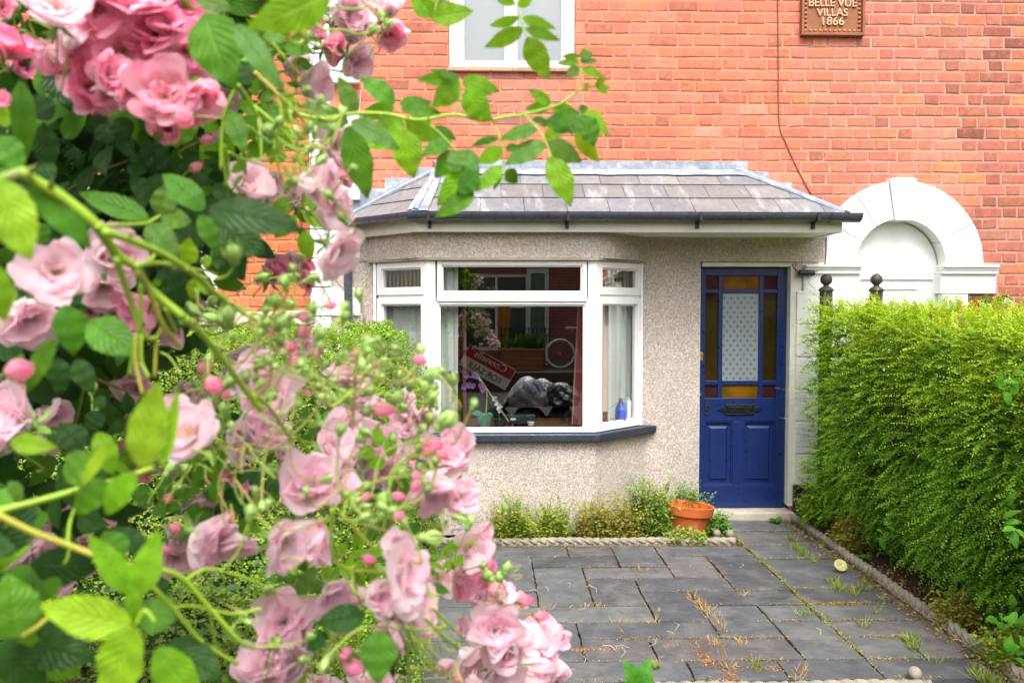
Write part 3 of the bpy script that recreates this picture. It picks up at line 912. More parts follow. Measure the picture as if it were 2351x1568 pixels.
# ---------------------------------------------------------------- things on the facade
pq = root('house_plaque', (X_(1907, YB), YB, Z_(60, YB, 1907)), 'brown terracotta name plaque reading Belle Vue Villas 1866 high on the brick wall', 'plaque')
x0, x1, z0, z1 = X_(1836, YB, 40), X_(1981, YB, 40), Z_(86, YB, 1907), Z_(-48, YB, 1907)
mb = MB()
mb.box(x0, x1, YB - .022, YB - .0, z0, z1)
for a in ((x0, x0 + .022, z0, z1), (x1 - .022, x1, z0, z1)): mb.box(a[0], a[1], YB - .05, YB - .0225, a[2], a[3])
for a in ((z0, z0 + .024), (z1 - .024, z1)): mb.box(x0 + .022, x1 - .022, YB - .049, YB - .0225, *a)
bd = mb.build('panel', M_PLAQUE, pq, bevel=.004)
mb = MB()
for i in range(12):
    x = x0 + .04 + (x1 - x0 - .08) * i / 11
    for z in (z0 + .042, z1 - .042): mb.ball((x, YB - .024, z), .0135, 10, sc=(1, .9, 1))
for i in range(1, 11):
    z = z0 + .042 + (z1 - z0 - .084) * i / 11
    for x in (x0 + .04, x1 - .04): mb.ball((x, YB - .024, z), .0135, 10)
mb.build('beaded_border', plain('bead_terracotta', (.40, .17, .08), .7), pq, smooth=True)
xc = (x0 + x1) / 2
for s, py, sz, sxx in (('BELLE VUE', 18.5, .088, .98), ('VILLAS', 40.5, .085, 1.02), ('1866', 61, .092, 1.08)):
    text('lettering', s, (xc - .004, YB - .026, Z_(py, YB, 1907)), sz, M_LETTER, pq, .009, off=.0012, sx=sxx)

def cable(name, pts, r, mat, label, cat='cable'):
    mb = MB(); mb.tube(smooth_path(pts, 6), r, 6)
    o = mb.build(name, mat, None, smooth=True)
    return tag(o, label, cat)
mdk = plain('brown_cable', (.20, .085, .06), .6)
cable('wall_cable', [U(a, b, YB - .009) for a, b in ((1785, -60), (1787, 120), (1789, 280), (1805, 330), (1832, 390), (1862, 446))], .0045, mdk, 'thin dark cable running down the bare brick left of the plaque')
cable('phone_wire', [U(a, b, YB - .012) for a, b in ((846, -40), (842, 90), (836, 170), (826, 240), (822, 330))], .0045, plain('pale_wire', (.55, .5, .5), .5), 'thin pale wire hanging down the brick beside the white corner blocks')
cable('drop_wire', [U(a, b, YW - .03) for a, b in ((766, 620), (770, 640), (780, 655), (791, 664))], .004, mdk, 'short dark wire looping across the white corner block to the downpipe')
lamp = root('door_light', U(1850, 627, YW - .05), 'small black cylindrical light beside the top of the blue door', 'wall light')
mb = MB(); p = U(1832, 627, YW - .05); q = U(1870, 627, YW - .05)
mb.tube([p, p.lerp(q, .08), p.lerp(q, .1), p.lerp(q, .5), p.lerp(q, .52), p.lerp(q, .56), p.lerp(q, .6), p.lerp(q, .92), q], [.02, .026, .024, .024, .027, .027, .024, .024, .018], 14)
mb.box((p.x + q.x) / 2 - .02, (p.x + q.x) / 2 + .02, YW - .04, YW, p.z - .02, p.z + .02)
mb.build('lamp_body', M_BLACK, lamp, smooth=False)
mb = MB(); mb.tube(smooth_path([U(1870, 624, YW - .03), U(1890, 617, YW - .012), U(1896, 590, YW - .01), U(1897, 545, YW - .01)], 6), .0045, 6)
mb.tube(smooth_path([U(1832, 624, YW - .03), U(1822, 615, YW - .03), U(1820, 606, YW - .02)], 4), .0045, 6)
mb.build('flex', mdk, lamp)
cam = root('security_lamp', U(2310, 688, YB - .08), 'small black security lamp on the brick right of the white arch', 'wall light')
mb = MB(); p = U(2308, 688, YB - .09)
mb.tube([(p.x, YB, p.z + .01), (p.x, YB - .05, p.z + .01)], .022, 10)
mb.tube([(p.x + .02, YB - .04, p.z + .01), (p.x - .01, YB - .13, p.z - .01)], [.03, .034], 12)
mb.build('lamp_head', M_BLACK, cam)
mb = MB(); mb.tube([(p.x - .0103, YB - .1305, p.z - .0101), (p.x - .011, YB - .134, p.z - .0104)], .026, 12); mb.build('lens', plain('lamp_lens', (.5, .5, .5), .2), cam)
bx = root('meter_box', U(2260, 700, YB - .04), 'small dark box on the brick behind the end of the hedge', 'box')
mb = MB(); a = U(2247, 690, YB - .06); b = U(2274, 735, YB - .06); mb.box(a.x, b.x, YB - .07, YB - .002, b.z - .1, a.z); mb.build('box_body', M_BLACK, bx, bevel=.006)
mb = MB(); mb.box(a.x + .01, b.x - .01, YB - .075, YB - .0705, b.z - .08, a.z - .02); mb.build('cover', plain('box_cover', (.035, .035, .04), .5), bx)

# ================================================================== NEXT HOUSE ON THE LEFT
nb = root('neighbour_house', (-3.4, 7.0, 0), 'smooth orange brick house on the left, beyond the white corner blocks', 'house')
mb = MB()
def hue_left(x, z, rnd): return tuple(np.array((.56, .175, .07)) * rnd.gauss(1, .07))
WINL = (-3.3, -2.36, 1.0, 2.6)
brick_wall(mb, -7.5, WX0, 0, 5.6, 6.84, [lambda z: (WINL[0], WINL[1]) if WINL[2] < z < WINL[3] else None], hue_left, 9)
mb.build('brick_facing', M_BRICK, nb)
mb = MB(); yb = 6.8435
for (a, b, c, d) in ((-7.5, WINL[0], 0, 5.6), (WINL[1], WX0 - .002, 0, 5.6), (WINL[0], WINL[1], 0, WINL[2]), (WINL[0], WINL[1], WINL[3], 5.6)): mb.box(a, b, yb, 7.2, c, d)
mb.box(-7.5, -7.2, 7.2, 12.8, 0, 5.6)
mb.build('wall', plain('left_mortar', (.50, .24, .14), .95, .15), nb)
mb = MB(); a, b, c, d = WINL
mb.box(a - .08, b + .08, 6.80, 6.90, c - .09, c - .0); mb.box(a - .08, b + .08, 6.79, 6.90, d, d + .2)
mb.box(b, b + .08, 6.81, 6.95, c, d); mb.box(a - .08, a, 6.81, 6.95, c, d)
mb.box(a, a + .07, 6.88, 6.95, c, d); mb.box(b - .07, b, 6.88, 6.95, c, d); mb.box(a, b, 6.881, 6.95, c, c + .07); mb.box(a, b, 6.881, 6.95, d - .07, d); mb.box((a + b) / 2 - .04, (a + b) / 2 + .04, 6.882, 6.95, c, d)
wn = mb.build('window', M_STONEWHITE, nb, bevel=.005)
g = MB(); g.box(a, b, 6.92, 6.925, c, d); g.build('pane', plain('dark_pane', (.04, .045, .05), .06), wn)
mb = MB(); mb.prism([(-7.6, 6.5, 5.55), (WX0 - .12, 6.5, 5.55), (WX0 - .12, 9.7, 7.8), (-7.6, 9.7, 7.8)], (0, 0, .12)); mb.build('roof', plain('left_roof', (.13, .12, .13), .8), nb)
# ================================================================== GROUND
mb = MB(); mb.add([(-60, -60, -.045), (60, -60, -.045), (60, 60, -.045), (-60, 60, -.045)], [(0, 1, 2, 3)])
tag(mb.build('ground', mat_soil('street_ground', (.05, .046, .042), (.10, .094, .088), 9)), kind='structure')
mb = MB(); mb.add([(-3.4, 3.05, -.03), (4.6, 3.05, -.03), (4.6, 6.9, -.03), (-3.4, 6.9, -.03)], [(0, 1, 2, 3)])
tag(mb.build('garden_soil', M_SOIL), kind='structure')
# slate slabs, laid to the joints seen in the photograph: (x0, x1, far, near)
Yr = [5.88, 5.64, 5.40, 5.17, 4.92, 4.68, 4.43, 4.20, 3.93]
SL_ = [(-.55, .54, 0, 1), (.54, .86, 0, 1), (.86, 1.18, 0, 2), (1.18, 1.84, 0, 1), (-.62, .27, 1, 4), (.27, .86, 1, 2), (1.18, 1.50, 1, 3), (1.50, 1.84, 1, 4),
       (.27, .60, 2, 5), (.60, 1.18, 2, 3), (.60, .91, 3, 5), (.91, 1.50, 3, 4), (.91, 1.21, 4, 6), (1.21, 1.84, 4, 5), (-.62, .27, 4, 5),
       (1.55, 1.84, 5, 6), (1.21, 1.55, 5, 7), (-.62, .12, 5, 7), (.12, .91, 5, 6), (.12, .46, 6, 8), (.46, 1.21, 6, 7), (1.55, 1.85, 6, 8), (-.62, .12, 7, 8), (.46, .82, 7, 8), (.82, 1.55, 7, 8),
       (1.85, 2.43, -4, -1.6), (1.85, 2.43, -1.6, 0), (1.85, 2.43, 0, 1.35), (1.85, 2.43, 1.35, 3.9), (1.85, 2.43, 3.9, 5), (1.85, 2.43, 5, 6), (1.85, 2.43, 6, 7), (1.85, 2.16, 7, 8), (2.16, 2.43, 7, 8)]
SL_ += [(-.62, .3, 8, 9), (.3, .95, 8, 9), (.95, 1.4, 8, 9), (1.4, 1.85, 8, 9), (1.85, 2.43, 8, 9)]
def yr(i):
    if i < 0: return Yr[0] + (-i) * .235
    if i >= 8: return Yr[8] - (i - 8) * .22
    a = int(i); return Yr[a] + (Yr[min(a + 1, 8)] - Yr[a]) * (i - a)
mb = MB(); rp = random.Random(4)
JOINTS = []
for (x0, x1, f, n) in SL_:
    ya, yb_ = yr(f), yr(n); g = .0055
    k = rp.uniform(.8, 1.22)
    c = np.array((.084, .087, .096)) * k
    if rp.random() < .3: c = np.array((.100, .105, .108)) * k
    if rp.random() < .25: c = np.array((.102, .095, .098)) * k
    z = [rp.uniform(-.004, .004) for _ in range(4)]
    j = lambda: rp.uniform(-.003, .003)
    top = [(x0 + g + j(), yb_ + g + j(), z[0]), (x1 - g + j(), yb_ + g + j(), z[1]), (x1 - g + j(), ya - g + j(), z[2]), (x0 + g + j(), ya - g + j(), z[3])]
    nx, ny = max(2, int((x1 - x0) / .05)), max(2, int((ya - yb_) / .05))
    vs, fs = [], []
    for b in range(ny + 1):
        for a in range(nx + 1):
            u, v = a / nx, b / ny
            p = Vector(top[0]).lerp(top[1], u).lerp(Vector(top[3]).lerp(top[2], u), v)
            e = .0035 if a in (0, nx) or b in (0, ny) else rp.uniform(-.0012, .0012)
            if a in (0, nx): p.y += 0; p.x += rp.uniform(-.003, .003)
            if b in (0, ny): p.y += rp.uniform(-.003, .003)
            vs.append((p.x, p.y, p.z - e))
    m = nx + 1
    for b in range(ny):
        for a in range(nx): fs.append((b * m + a, b * m + a + 1, (b + 1) * m + a + 1, (b + 1) * m + a))
    ring = [a for a in range(m)] + [b * m + nx for b in range(1, ny + 1)] + [ny * m + a for a in range(nx - 1, -1, -1)] + [b * m for b in range(ny - 1, 0, -1)]
    q = len(vs)
    vs += [(vs[i][0], vs[i][1], -.035) for i in ring]
    for i in range(len(ring)): fs.append((q + i, q + (i + 1) % len(ring), ring[(i + 1) % len(ring)], ring[i]))
    mb.add(vs, fs, tuple(c))
    JOINTS.append(((x0, ya), (x1, ya))); JOINTS.append(((x0, ya), (x0, yb_))); 
tag(mb.build('paving', M_PAVE), kind='structure')

# ------------------------------------------------------------------ rope-topped edging
def rope_run(name, a, b, label, r=.026, h=.05, balls=()):
    a, b = Vector(a), Vector(b); L = (b - a).length; t = (b - a).normalized(); s = Vector((t.y, -t.x, 0))
    mb = MB(); n = int(L / .006); K = 18
    vs, fs, cs = [], [], []
    for i in range(n + 1):
        p = a + t * (L * i / n)
        tile = (L * i / n) % .62
        gap = .72 if tile < .014 else 1.0
        for k in range(K):
            w = 2 * math.pi * k / K
            rr = r * gap * (1 + .22 * math.sin(3 * (w + (L * i / n) * 2 * math.pi / .20)) )
            vs.append(p + s * math.cos(w) * rr + Vector((0, 0, h + math.sin(w) * rr + .003 * math.sin(i * .05))))
            d = .5 + .5 * math.sin(2 * (w + (L * i / n) * 2 * math.pi / .10))
            cs.append((1, 1, 1))
    for i in range(n):
        for k in range(K): fs.append((i * K + k, i * K + (k + 1) % K, (i + 1) * K + (k + 1) % K, (i + 1) * K + k))
    mb.add(vs, fs, cs)
    q = s * (r * .8)
    mb.hexa([a - q - Vector((0, 0, .04)), a + q - Vector((0, 0, .04)), b + q - Vector((0, 0, .04)), b - q - Vector((0, 0, .04)), a - q + Vector((0, 0, h)), a + q + Vector((0, 0, h)), b + q + Vector((0, 0, h)), b - q + Vector((0, 0, h))])
    for c in balls: 
        mb.ball(c[:3], c[3], 14); mb.tube([(c[0], c[1], -.03), (c[0], c[1], c[2] - c[3] * .5)], c[3] * .8, 10)
    o = mb.build(name, M_STONE, None, smooth=True)
    return tag(o, label, 'edging', 'rope-topped edging')
rope_run('rope_edging', (-.45, 5.965, 0), (1.80, 5.93, 0), 'rope-twist stone edging along the flower bed below the bay window', .024, .018, [(1.79, 6.03, .04, .034), (1.70, 6.07, .035, .03)])
rope_run('rope_edging', (2.475, 6.78, 0), (2.47, 3.1, 0), 'long rope-twist edging along the foot of the right hedge', .025, .026)
rope_run('rope_edging', (.72, 3.60, 0), (2.0, 3.60, 0), 'rope-twist edging at the front of the paving, with a ball end', .025, .018, [(1.975, 3.70, .028, .033)])
mb = MB(); p = UZ(905, 1530, .03)
mb.box(p.x - .05, p.x + .05, p.y - .10, p.y + .10, -.02, .035); mb.box(p.x - .045, p.x + .055, p.y - .32, p.y - .11, -.02, .03)
tag(mb.build('kerb_stone', M_STONE, bevel=.012), 'pale loose kerb stone lying at the hedge side of the paving', 'stone')

# ------------------------------------------------------------------ terracotta pot
pot = root('terracotta_pot', (X_(1577, 6.18, 1200), 6.18, 0), 'empty orange terracotta pot at the right end of the flower bed', 'plant pot')
Rp = Matrix.Rotation(R(4.5), 3, 'Y') @ Matrix.Rotation(R(-3), 3, 'X')
mb = MB(); c0 = Vector((X_(1577, 6.18, 1200), 6.18, .0))
pr = [(.02, .0), (.122, .0), (.156, .165), (.174, .17), (.184, .235), (.186, .245), (.178, .248), (.168, .242), (.162, .165), (.145, .155), (.02, .15)]
pr = [(q[0] * 1.05, q[1] * .93) for q in pr]
mb.lathe(pr, c0, 48, (1, 1, 1), Rp)
mb.build('pot_body', M_TERRA, pot, smooth=False, bevel=.004, seg=3)
mb = MB(); mb.lathe([(.001, .140), (.08, .143), (.163, .147)], c0, 28, (1, 1, 1), Rp); mb.build('compost', plain('dusty_compost', (.40, .13, .05), .9, .3, 20, .4), pot)

# ------------------------------------------------------------------ leaf helpers (numpy)
def nrm(a): return a / np.maximum(1e-9, np.linalg.norm(a, axis=-1, keepdims=True))
def leaf_quads(c, d, n, L, W, fold=.25):
    """c base, d direction, n normal: folded diamonds, 4 verts / 2 tris each returned as quads"""
    d = nrm(d); s = nrm(np.cross(d, n)); n = np.cross(s, d)
    L, W = L[:, None], W[:, None]
    v = np.stack([c, c + d * L * .52 + s * W * .5 + n * W * fold, c + d * L, c + d * L * .52 - s * W * .5 + n * W * fold], 1)
    return v.reshape(-1, 3)
def quads(n): return np.arange(n * 4, dtype=np.int32).reshape(-1, 4)
def rdir(n): return nrm(RNG.normal(size=(n, 3)))
def sprays(o, d, L, m, ll, lw, droop, tone, stem_r=0.0):
    """shoots with paired little leaves; returns verts, colours"""
    N = len(o); d = nrm(d)
    side = nrm(nrm(np.cross(d, np.array([0, 0, 1.0]))) + rdir(N) * .55)
    t = np.linspace(.04, 1.0, m)[None, :, None]
    P = o[:, None] + d[:, None] * (L[:, None, None] * t) + np.array([0, 0, -1.0]) * (droop[:, None, None] * t ** 2)
    T = nrm(d[:, None] * L[:, None, None] + np.array([0, 0, -2.0]) * (droop[:, None, None] * t))
    sg = np.where(np.arange(m) % 2 == 0, 1.0, -1.0)[None, :, None]
    A = nrm(T * .55 + side[:, None] * sg * .9 + RNG.normal(size=P.shape) * .22)
    nn = nrm(np.cross(T, side[:, None]) * 1.0 + RNG.normal(size=P.shape) * .35)
    k = N * m
    tt = np.broadcast_to(t[..., 0], (N, m)).reshape(-1)
    le = ll * RNG.uniform(.75, 1.2, k) * (1.1 - .45 * tt)
    v = leaf_quads(P.reshape(-1, 3), A.reshape(-1, 3), nn.reshape(-1, 3), le, le * lw)
    c = np.repeat(tone, m, axis=0) * RNG.uniform(.8, 1.2, (k, 1)) * (1 + .95 * (tt[:, None] - .4) * np.array([1.0, .8, .4]))
    return v, np.repeat(c, 4, axis=0)

# ------------------------------------------------------------------ right hedge
hr = root('box_leaf_hedge', (3.05, 4.7, 0), 'tall shaggy green hedge with tiny leaves along the right side of the path', 'hedge')
HX, HY0, HY1 = 2.57, 2.75, 6.22
def htop(y, x=3.0): return 1.765 - (6.2 - y) * .062 + .035 * np.sin(y * 5.1) + .03 * np.sin(y * 11.3 + x * 7)
vs, cs = [], []
yg = np.array((.33, .47, .030)); gm = np.array((.20, .41, .032)); dk = np.array((.11, .27, .025))
def hedge_face(N):
    y = RNG.uniform(HY0, HY1, N); z = RNG.uniform(.10, 1, N) ** .9
    zz = z * htop(y)
    bul = .10 * np.sin(z * 2.6) + .05 * np.sin(y * 4.3 + z * 5) + .04 * np.sin(y * 9.7 - z * 8)
    inset = RNG.uniform(0, .13, N)
    o = np.stack([HX - bul + .06 + .14 * (1 - z) ** 2 + inset, y, zz], 1)
    d = np.array([-.80, -.30, .02]) + RNG.normal(size=(N, 3)) * np.array([.22, .30, .28])
    d[:, 2] += (z - .6) * .9
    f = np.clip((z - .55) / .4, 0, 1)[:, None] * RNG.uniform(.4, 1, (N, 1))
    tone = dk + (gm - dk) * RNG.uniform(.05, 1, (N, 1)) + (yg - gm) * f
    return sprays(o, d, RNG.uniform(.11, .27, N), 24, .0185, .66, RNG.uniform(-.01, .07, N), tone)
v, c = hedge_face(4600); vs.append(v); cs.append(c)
N = 2600
y = RNG.uniform(HY0, HY1 + .03, N); x = RNG.uniform(HX - .10, 3.65, N)
o = np.stack([x, y, htop(y, x) - RNG.uniform(.04, .13, N)], 1)
d = np.array([-.25, -.1, .75]) + RNG.normal(size=(N, 3)) * np.array([.42, .42, .25])
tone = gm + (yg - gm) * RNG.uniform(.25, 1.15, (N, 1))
tone[RNG.random(N) < .04] = np.array((.36, .17, .04))
v, c = sprays(o, d, RNG.uniform(.09, .20, N), 22, .0175, .66, RNG.uniform(.0, .05, N), tone); vs.append(v); cs.append(c)
N = 1300                                                    # the far end, and long stray shoots over the white pilaster
o = np.stack([RNG.uniform(HX - .14, 3.6, N), HY1 + RNG.uniform(-.1, .03, N), RNG.uniform(.1, 1.75, N)], 1)
d = np.array([-.5, .35, .1]) + RNG.normal(size=(N, 3)) * .4
v, c = sprays(o, d, RNG.uniform(.10, .2, N), 22, .0175, .66, RNG.uniform(.0, .08, N), gm + (yg - gm) * RNG.uniform(0, .6, (N, 1))); vs.append(v); cs.append(c)
N = 700
o = np.stack([RNG.uniform(HX - .10, HX + .25, N), RNG.uniform(5.95, 6.28, N), RNG.uniform(.15, 1.70, N)], 1)
d = np.array([-.75, -.25, .25]) + RNG.normal(size=(N, 3)) * .32
v, c = sprays(o, d, RNG.uniform(.09, .18, N), 24, .0175, .66, RNG.uniform(.0, .06, N), gm + (yg - gm) * np.clip(o[:, 2:3] - .7, 0, 1) * RNG.uniform(.3, 1, (N, 1))); vs.append(v); cs.append(c)
N = 120
y = RNG.uniform(4.2, 6.25, N)
o = np.stack([np.full(N, HX - .05), y, RNG.uniform(.5, 1.74, N)], 1)
d = np.array([-1.0, -.1, .12]) + RNG.normal(size=(N, 3)) * .22
v, c = sprays(o, d, RNG.uniform(.16, .34, N), 26, .014, .6, RNG.uniform(-.02, .08, N), gm + (yg - gm) * RNG.uniform(.4, 1, (N, 1))); vs.append(v); cs.append(c)
V = np.concatenate(vs); C = np.concatenate(cs)
mesh_obj('foliage', V, quads(len(V) // 4), M_HEDGE, hr, C)
mb = MB()                                                  # twiggy heart of the hedge
rh = random.Random(3)
for i in range(420):
    y = rh.uniform(HY0, HY1 - .05); x = rh.uniform(2.85, 3.4)
    p = [Vector((x, y, rh.uniform(0, .5)))]
    d = Vector((rh.uniform(-.5, .5), rh.uniform(-.4, .4), 1)).normalized()
    for k in range(5):
        p.append(p[-1] + d * rh.uniform(.15, .34)); d = (d + Vector((rh.uniform(-.5, .4), rh.uniform(-.4, .4), rh.uniform(-.1, .3)))).normalized()
        p[-1].z = min(p[-1].z, htop(y) - .06); p[-1].x = max(p[-1].x, HX)
    mb.tube(p, [.010, .009, .007, .006, .005, .003], 4, (.075, .05, .03))
for i in range(16):
    y = HY0 + (HY1 - HY0) * (i + .5) / 16 + rh.uniform(-.05, .05); x = rh.uniform(2.78, 2.95)
    mb.tube([(x, y, -.05), (x + rh.uniform(-.06, .06), y + rh.uniform(-.06, .06), .35), (x + rh.uniform(-.1, .2), y, .8)], [.022, .018, .012], 6, (.16, .10, .06))
mb.build('branches', M_STEM, hr)
def leafy_core(parent, box, tone, N, ll):
    """dense inner leaves that close the plant"""
    lo, hi = np.array(box[0]), np.array(box[1])
    o = RNG.uniform(lo, hi, (N, 3))
    return o
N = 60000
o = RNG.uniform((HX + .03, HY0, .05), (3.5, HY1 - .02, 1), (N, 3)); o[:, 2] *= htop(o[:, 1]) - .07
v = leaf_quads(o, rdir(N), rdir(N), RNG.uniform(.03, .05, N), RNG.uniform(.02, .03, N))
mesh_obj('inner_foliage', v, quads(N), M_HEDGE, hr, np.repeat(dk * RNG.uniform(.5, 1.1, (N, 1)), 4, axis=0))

# a stray bramble at the right edge, in front of the hedge
br = root('bramble', (2.75, 3.75, 0), 'bright broad-leaved sapling growing out of the hedge at the right edge', 'plant')
LEAFDEF = []
def big_leaf(mb, base, tip, width, nh, tone, fold=.28, bend=.08, serr=.05, N=12, curl=0.0):
    """one leaflet with its midrib fold, veins and toothed edge; pts are 3-D"""
    b, t = Vector(base), Vector(tip); a = t - b; L = a.length
    if L < 1e-5: return
    a.normalize(); nh = Vector(nh); n = nh - a * nh.dot(a)
    if n.length < 1e-4: n = a.orthogonal()
    n.normalize(); s = a.cross(n)
    us = (-1, -.55, 0, .55, 1) if N > 7 else (-1, 0, 1)
    vs, fs, cs, lu = [], [], [], []
    m = len(us)
    for i in range(N + 1):
        q = i / N
        w = width * .5 * max(.0, math.sin(math.pi * min(1, q ** .82)) ** .85) * (1.06 - .12 * q)
        if i == N: w = 0
        te = 1 + (serr if i % 2 else -serr * .4)
        c = b + a * (L * q) + n * (bend * L * (4 * q * (1 - q)) - curl * L * q * q)
        for u in us:
            uu = abs(u)
            ww = w * (te if uu == 1 else 1)
            p = c + s * (u * ww) + n * (fold * uu * ww - .10 * uu * uu * ww) + n * (.035 * width * math.sin(q * 21 + uu * 3) * uu)
            vs.append(p); cs.append(tone); lu.append((u, q, 0))
    for i in range(N):
        for k in range(m - 1): fs.append((i * m + k, i * m + k + 1, (i + 1) * m + k + 1, (i + 1) * m + k))
    mb.add(vs, fs, cs, lu)
mb = MB(); rb = random.Random(8)
for (px, py, Y) in ((2346, 862, 3.5), (2350, 1180, 3.4), (2338, 1420, 3.6), (2345, 1490, 3.5), (2060, 1215, 4.9)):
    c = U(px, py, Y); c.x -= .05
    for k in range(8):
        w = k * .8 + rb.uniform(-.3, .3)
        d = Vector((math.cos(w), rb.uniform(-.4, .1), math.sin(w)))
        c2 = c + Vector((rb.uniform(-.05, .05), rb.uniform(-.05, .05), rb.uniform(-.07, .07))); big_leaf(mb, c2, c2 + d * rb.uniform(.05, .085), rb.uniform(.026, .042), Vector((-.4, -.5, .8)) + Vector((rb.uniform(-.7, .7), 0, rb.uniform(-.5, .5))), tuple(np.array((.10, .30, .025)) * rb.uniform(.7, 1.3)), N=8)
mb.build('foliage', M_LEAF, br, smooth=True, luv=True)
mb = MB()
for (x, y) in ((2.72, 3.6), (2.8, 3.4), (2.75, 3.75)): mb.tube(smooth_path([(x, y, -.03), (x - .05, y - .05, .5), (x - .02, y + .02, 1.1), (x + .03, y - .04, 1.62)], 5), .006, 5, (.10, .16, .04))
mb.tube(smooth_path([(2.66, 5.3, -.03), (2.62, 5.25, .2), (2.6, 5.2, .42)], 5), .005, 5, (.10, .16, .04))
mb.build('stem', M_STEM, br)

# ------------------------------------------------------------------ left hedge: clipped top at the house, lower and wider near us
hl = root('clipped_hedge', (-1.0, 4.2, 0), 'clipped bright green small-leaved hedge on the left, in front of the bay', 'hedge')
def smooth01(a, b, x): 
    t = np.clip((x - a) / (b - a), 0, 1); return t * t * (3 - 2 * t)
def hl_h(x, y):
    top = .86 + .72 * smooth01(3.0, 4.6, y)
    ed = smooth01(-.45 - .05 * np.sin(y * 3.1), -.62, x) ** .55
    lump = .03 * np.sin(x * 9 + y * 4) + .03 * np.sin(y * 7.3 - x * 5) + .018 * np.sin(x * 23 + y * 17)
    return np.clip(ed, .0, 1) * top + lump * ed
N = 95000
y = np.concatenate([RNG.uniform(1.25, 5.72, N), RNG.uniform(3.4, 5.72, N)]); x = RNG.uniform(-3.0, -.32, N * 2)
keep = RNG.random(N * 2) < np.clip(1.25 - .16 * y, .25, 1) * np.where(x < -1.9, .45, 1)
x, y = x[keep], y[keep]
z = hl_h(x, y) * np.where(RNG.random(len(x)) < .78, 1.0, RNG.uniform(.8, 1, len(x))) + RNG.uniform(-.02, .012, len(x))
o1 = np.stack([x, y, z], 1)
M = 60000                                                  # the side towards the paving and the end towards the house
y2 = RNG.uniform(1.25, 5.74, M); q = RNG.random(M); top = .86 + .72 * smooth01(3.0, 4.6, y2)
zz = q * top
x2 = -.45 - .05 * np.sin(y2 * 3.1) - .24 * np.clip((q - .6) / .4, 0, 1) ** 2.2 - RNG.uniform(0, .06, M) + .035 * np.sin(y2 * 8 + q * 7)
o2 = np.stack([x2, y2, zz], 1)
o = np.concatenate([o1, o2]); n1, n2 = len(o1), len(o2)
nb_ = np.concatenate([np.tile([0, -.15, 1.0], (n1, 1)), np.tile([1.0, -.2, .35], (n2, 1))]) + RNG.normal(size=(n1 + n2, 3)) * .55
d = RNG.normal(size=(n1 + n2, 3)); d[:, 2] = np.abs(d[:, 2]) * .5
le = RNG.uniform(.012, .022, n1 + n2)
ca, cb, cc = np.array((.25, .42, .035)), np.array((.34, .47, .05)), np.array((.11, .26, .035))
r = RNG.random((n1 + n2, 1))
tone = np.where(r < .5, ca, np.where(r < .72, cb, cc)) * RNG.uniform(.7, 1.25, (n1 + n2, 1))
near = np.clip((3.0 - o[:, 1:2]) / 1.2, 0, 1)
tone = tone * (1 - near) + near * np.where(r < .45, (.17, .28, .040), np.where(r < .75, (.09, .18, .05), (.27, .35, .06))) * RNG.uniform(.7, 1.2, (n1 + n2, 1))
v = leaf_quads(o, d, nb_, le, le * .62)
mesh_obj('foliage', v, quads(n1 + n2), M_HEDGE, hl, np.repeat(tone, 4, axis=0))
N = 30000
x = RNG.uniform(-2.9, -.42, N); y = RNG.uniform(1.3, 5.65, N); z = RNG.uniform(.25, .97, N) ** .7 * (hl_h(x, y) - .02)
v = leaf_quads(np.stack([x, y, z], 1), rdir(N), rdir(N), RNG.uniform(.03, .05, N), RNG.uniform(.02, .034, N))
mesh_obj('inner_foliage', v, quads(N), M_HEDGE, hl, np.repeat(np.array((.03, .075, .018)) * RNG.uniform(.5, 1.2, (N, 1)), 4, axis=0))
mb = MB()
for i in range(60):
    x, y = rh.uniform(-2.6, -.6), rh.uniform(1.5, 5.6); h = float(hl_h(np.array(x), np.array(y)))
    mb.tube([(x, y, -.04), (x + rh.uniform(-.1, .1), y + rh.uniform(-.1, .1), h * .5), (x + rh.uniform(-.15, .1), y + rh.uniform(-.1, .1), h * .9)], [.014, .01, .005], 5, (.10, .065, .04))
mb.build('branches', M_STEM, hl)
# darker, larger ivy-like leaves creeping through the near part
iv = root('ivy', (-.6, 2.0, .8), 'grey green ivy creeping over the near end of the left hedge', 'ivy')
mb = MB()
for i in range(210):
    x, y = rb.uniform(-1.35, -.40), rb.uniform(1.45, 2.9)
    z = float(hl_h(np.array(x), np.array(y))) + rb.uniform(-.01, .035)
    w = rb.uniform(0, 6.28); l = rb.uniform(.025, .05)
    g = rb.choice([(.10, .19, .07), (.13, .22, .12), (.07, .17, .04), (.18, .30, .05)])
    big_leaf(mb, (x, y, z), (x + math.cos(w) * l, y + math.sin(w) * l, z + rb.uniform(-.01, .02)), l * .75, (rb.uniform(-.5, .5), rb.uniform(-.7, .2), 1), g, N=7)
mb.build('foliage', M_LEAF, iv, smooth=True, luv=True)

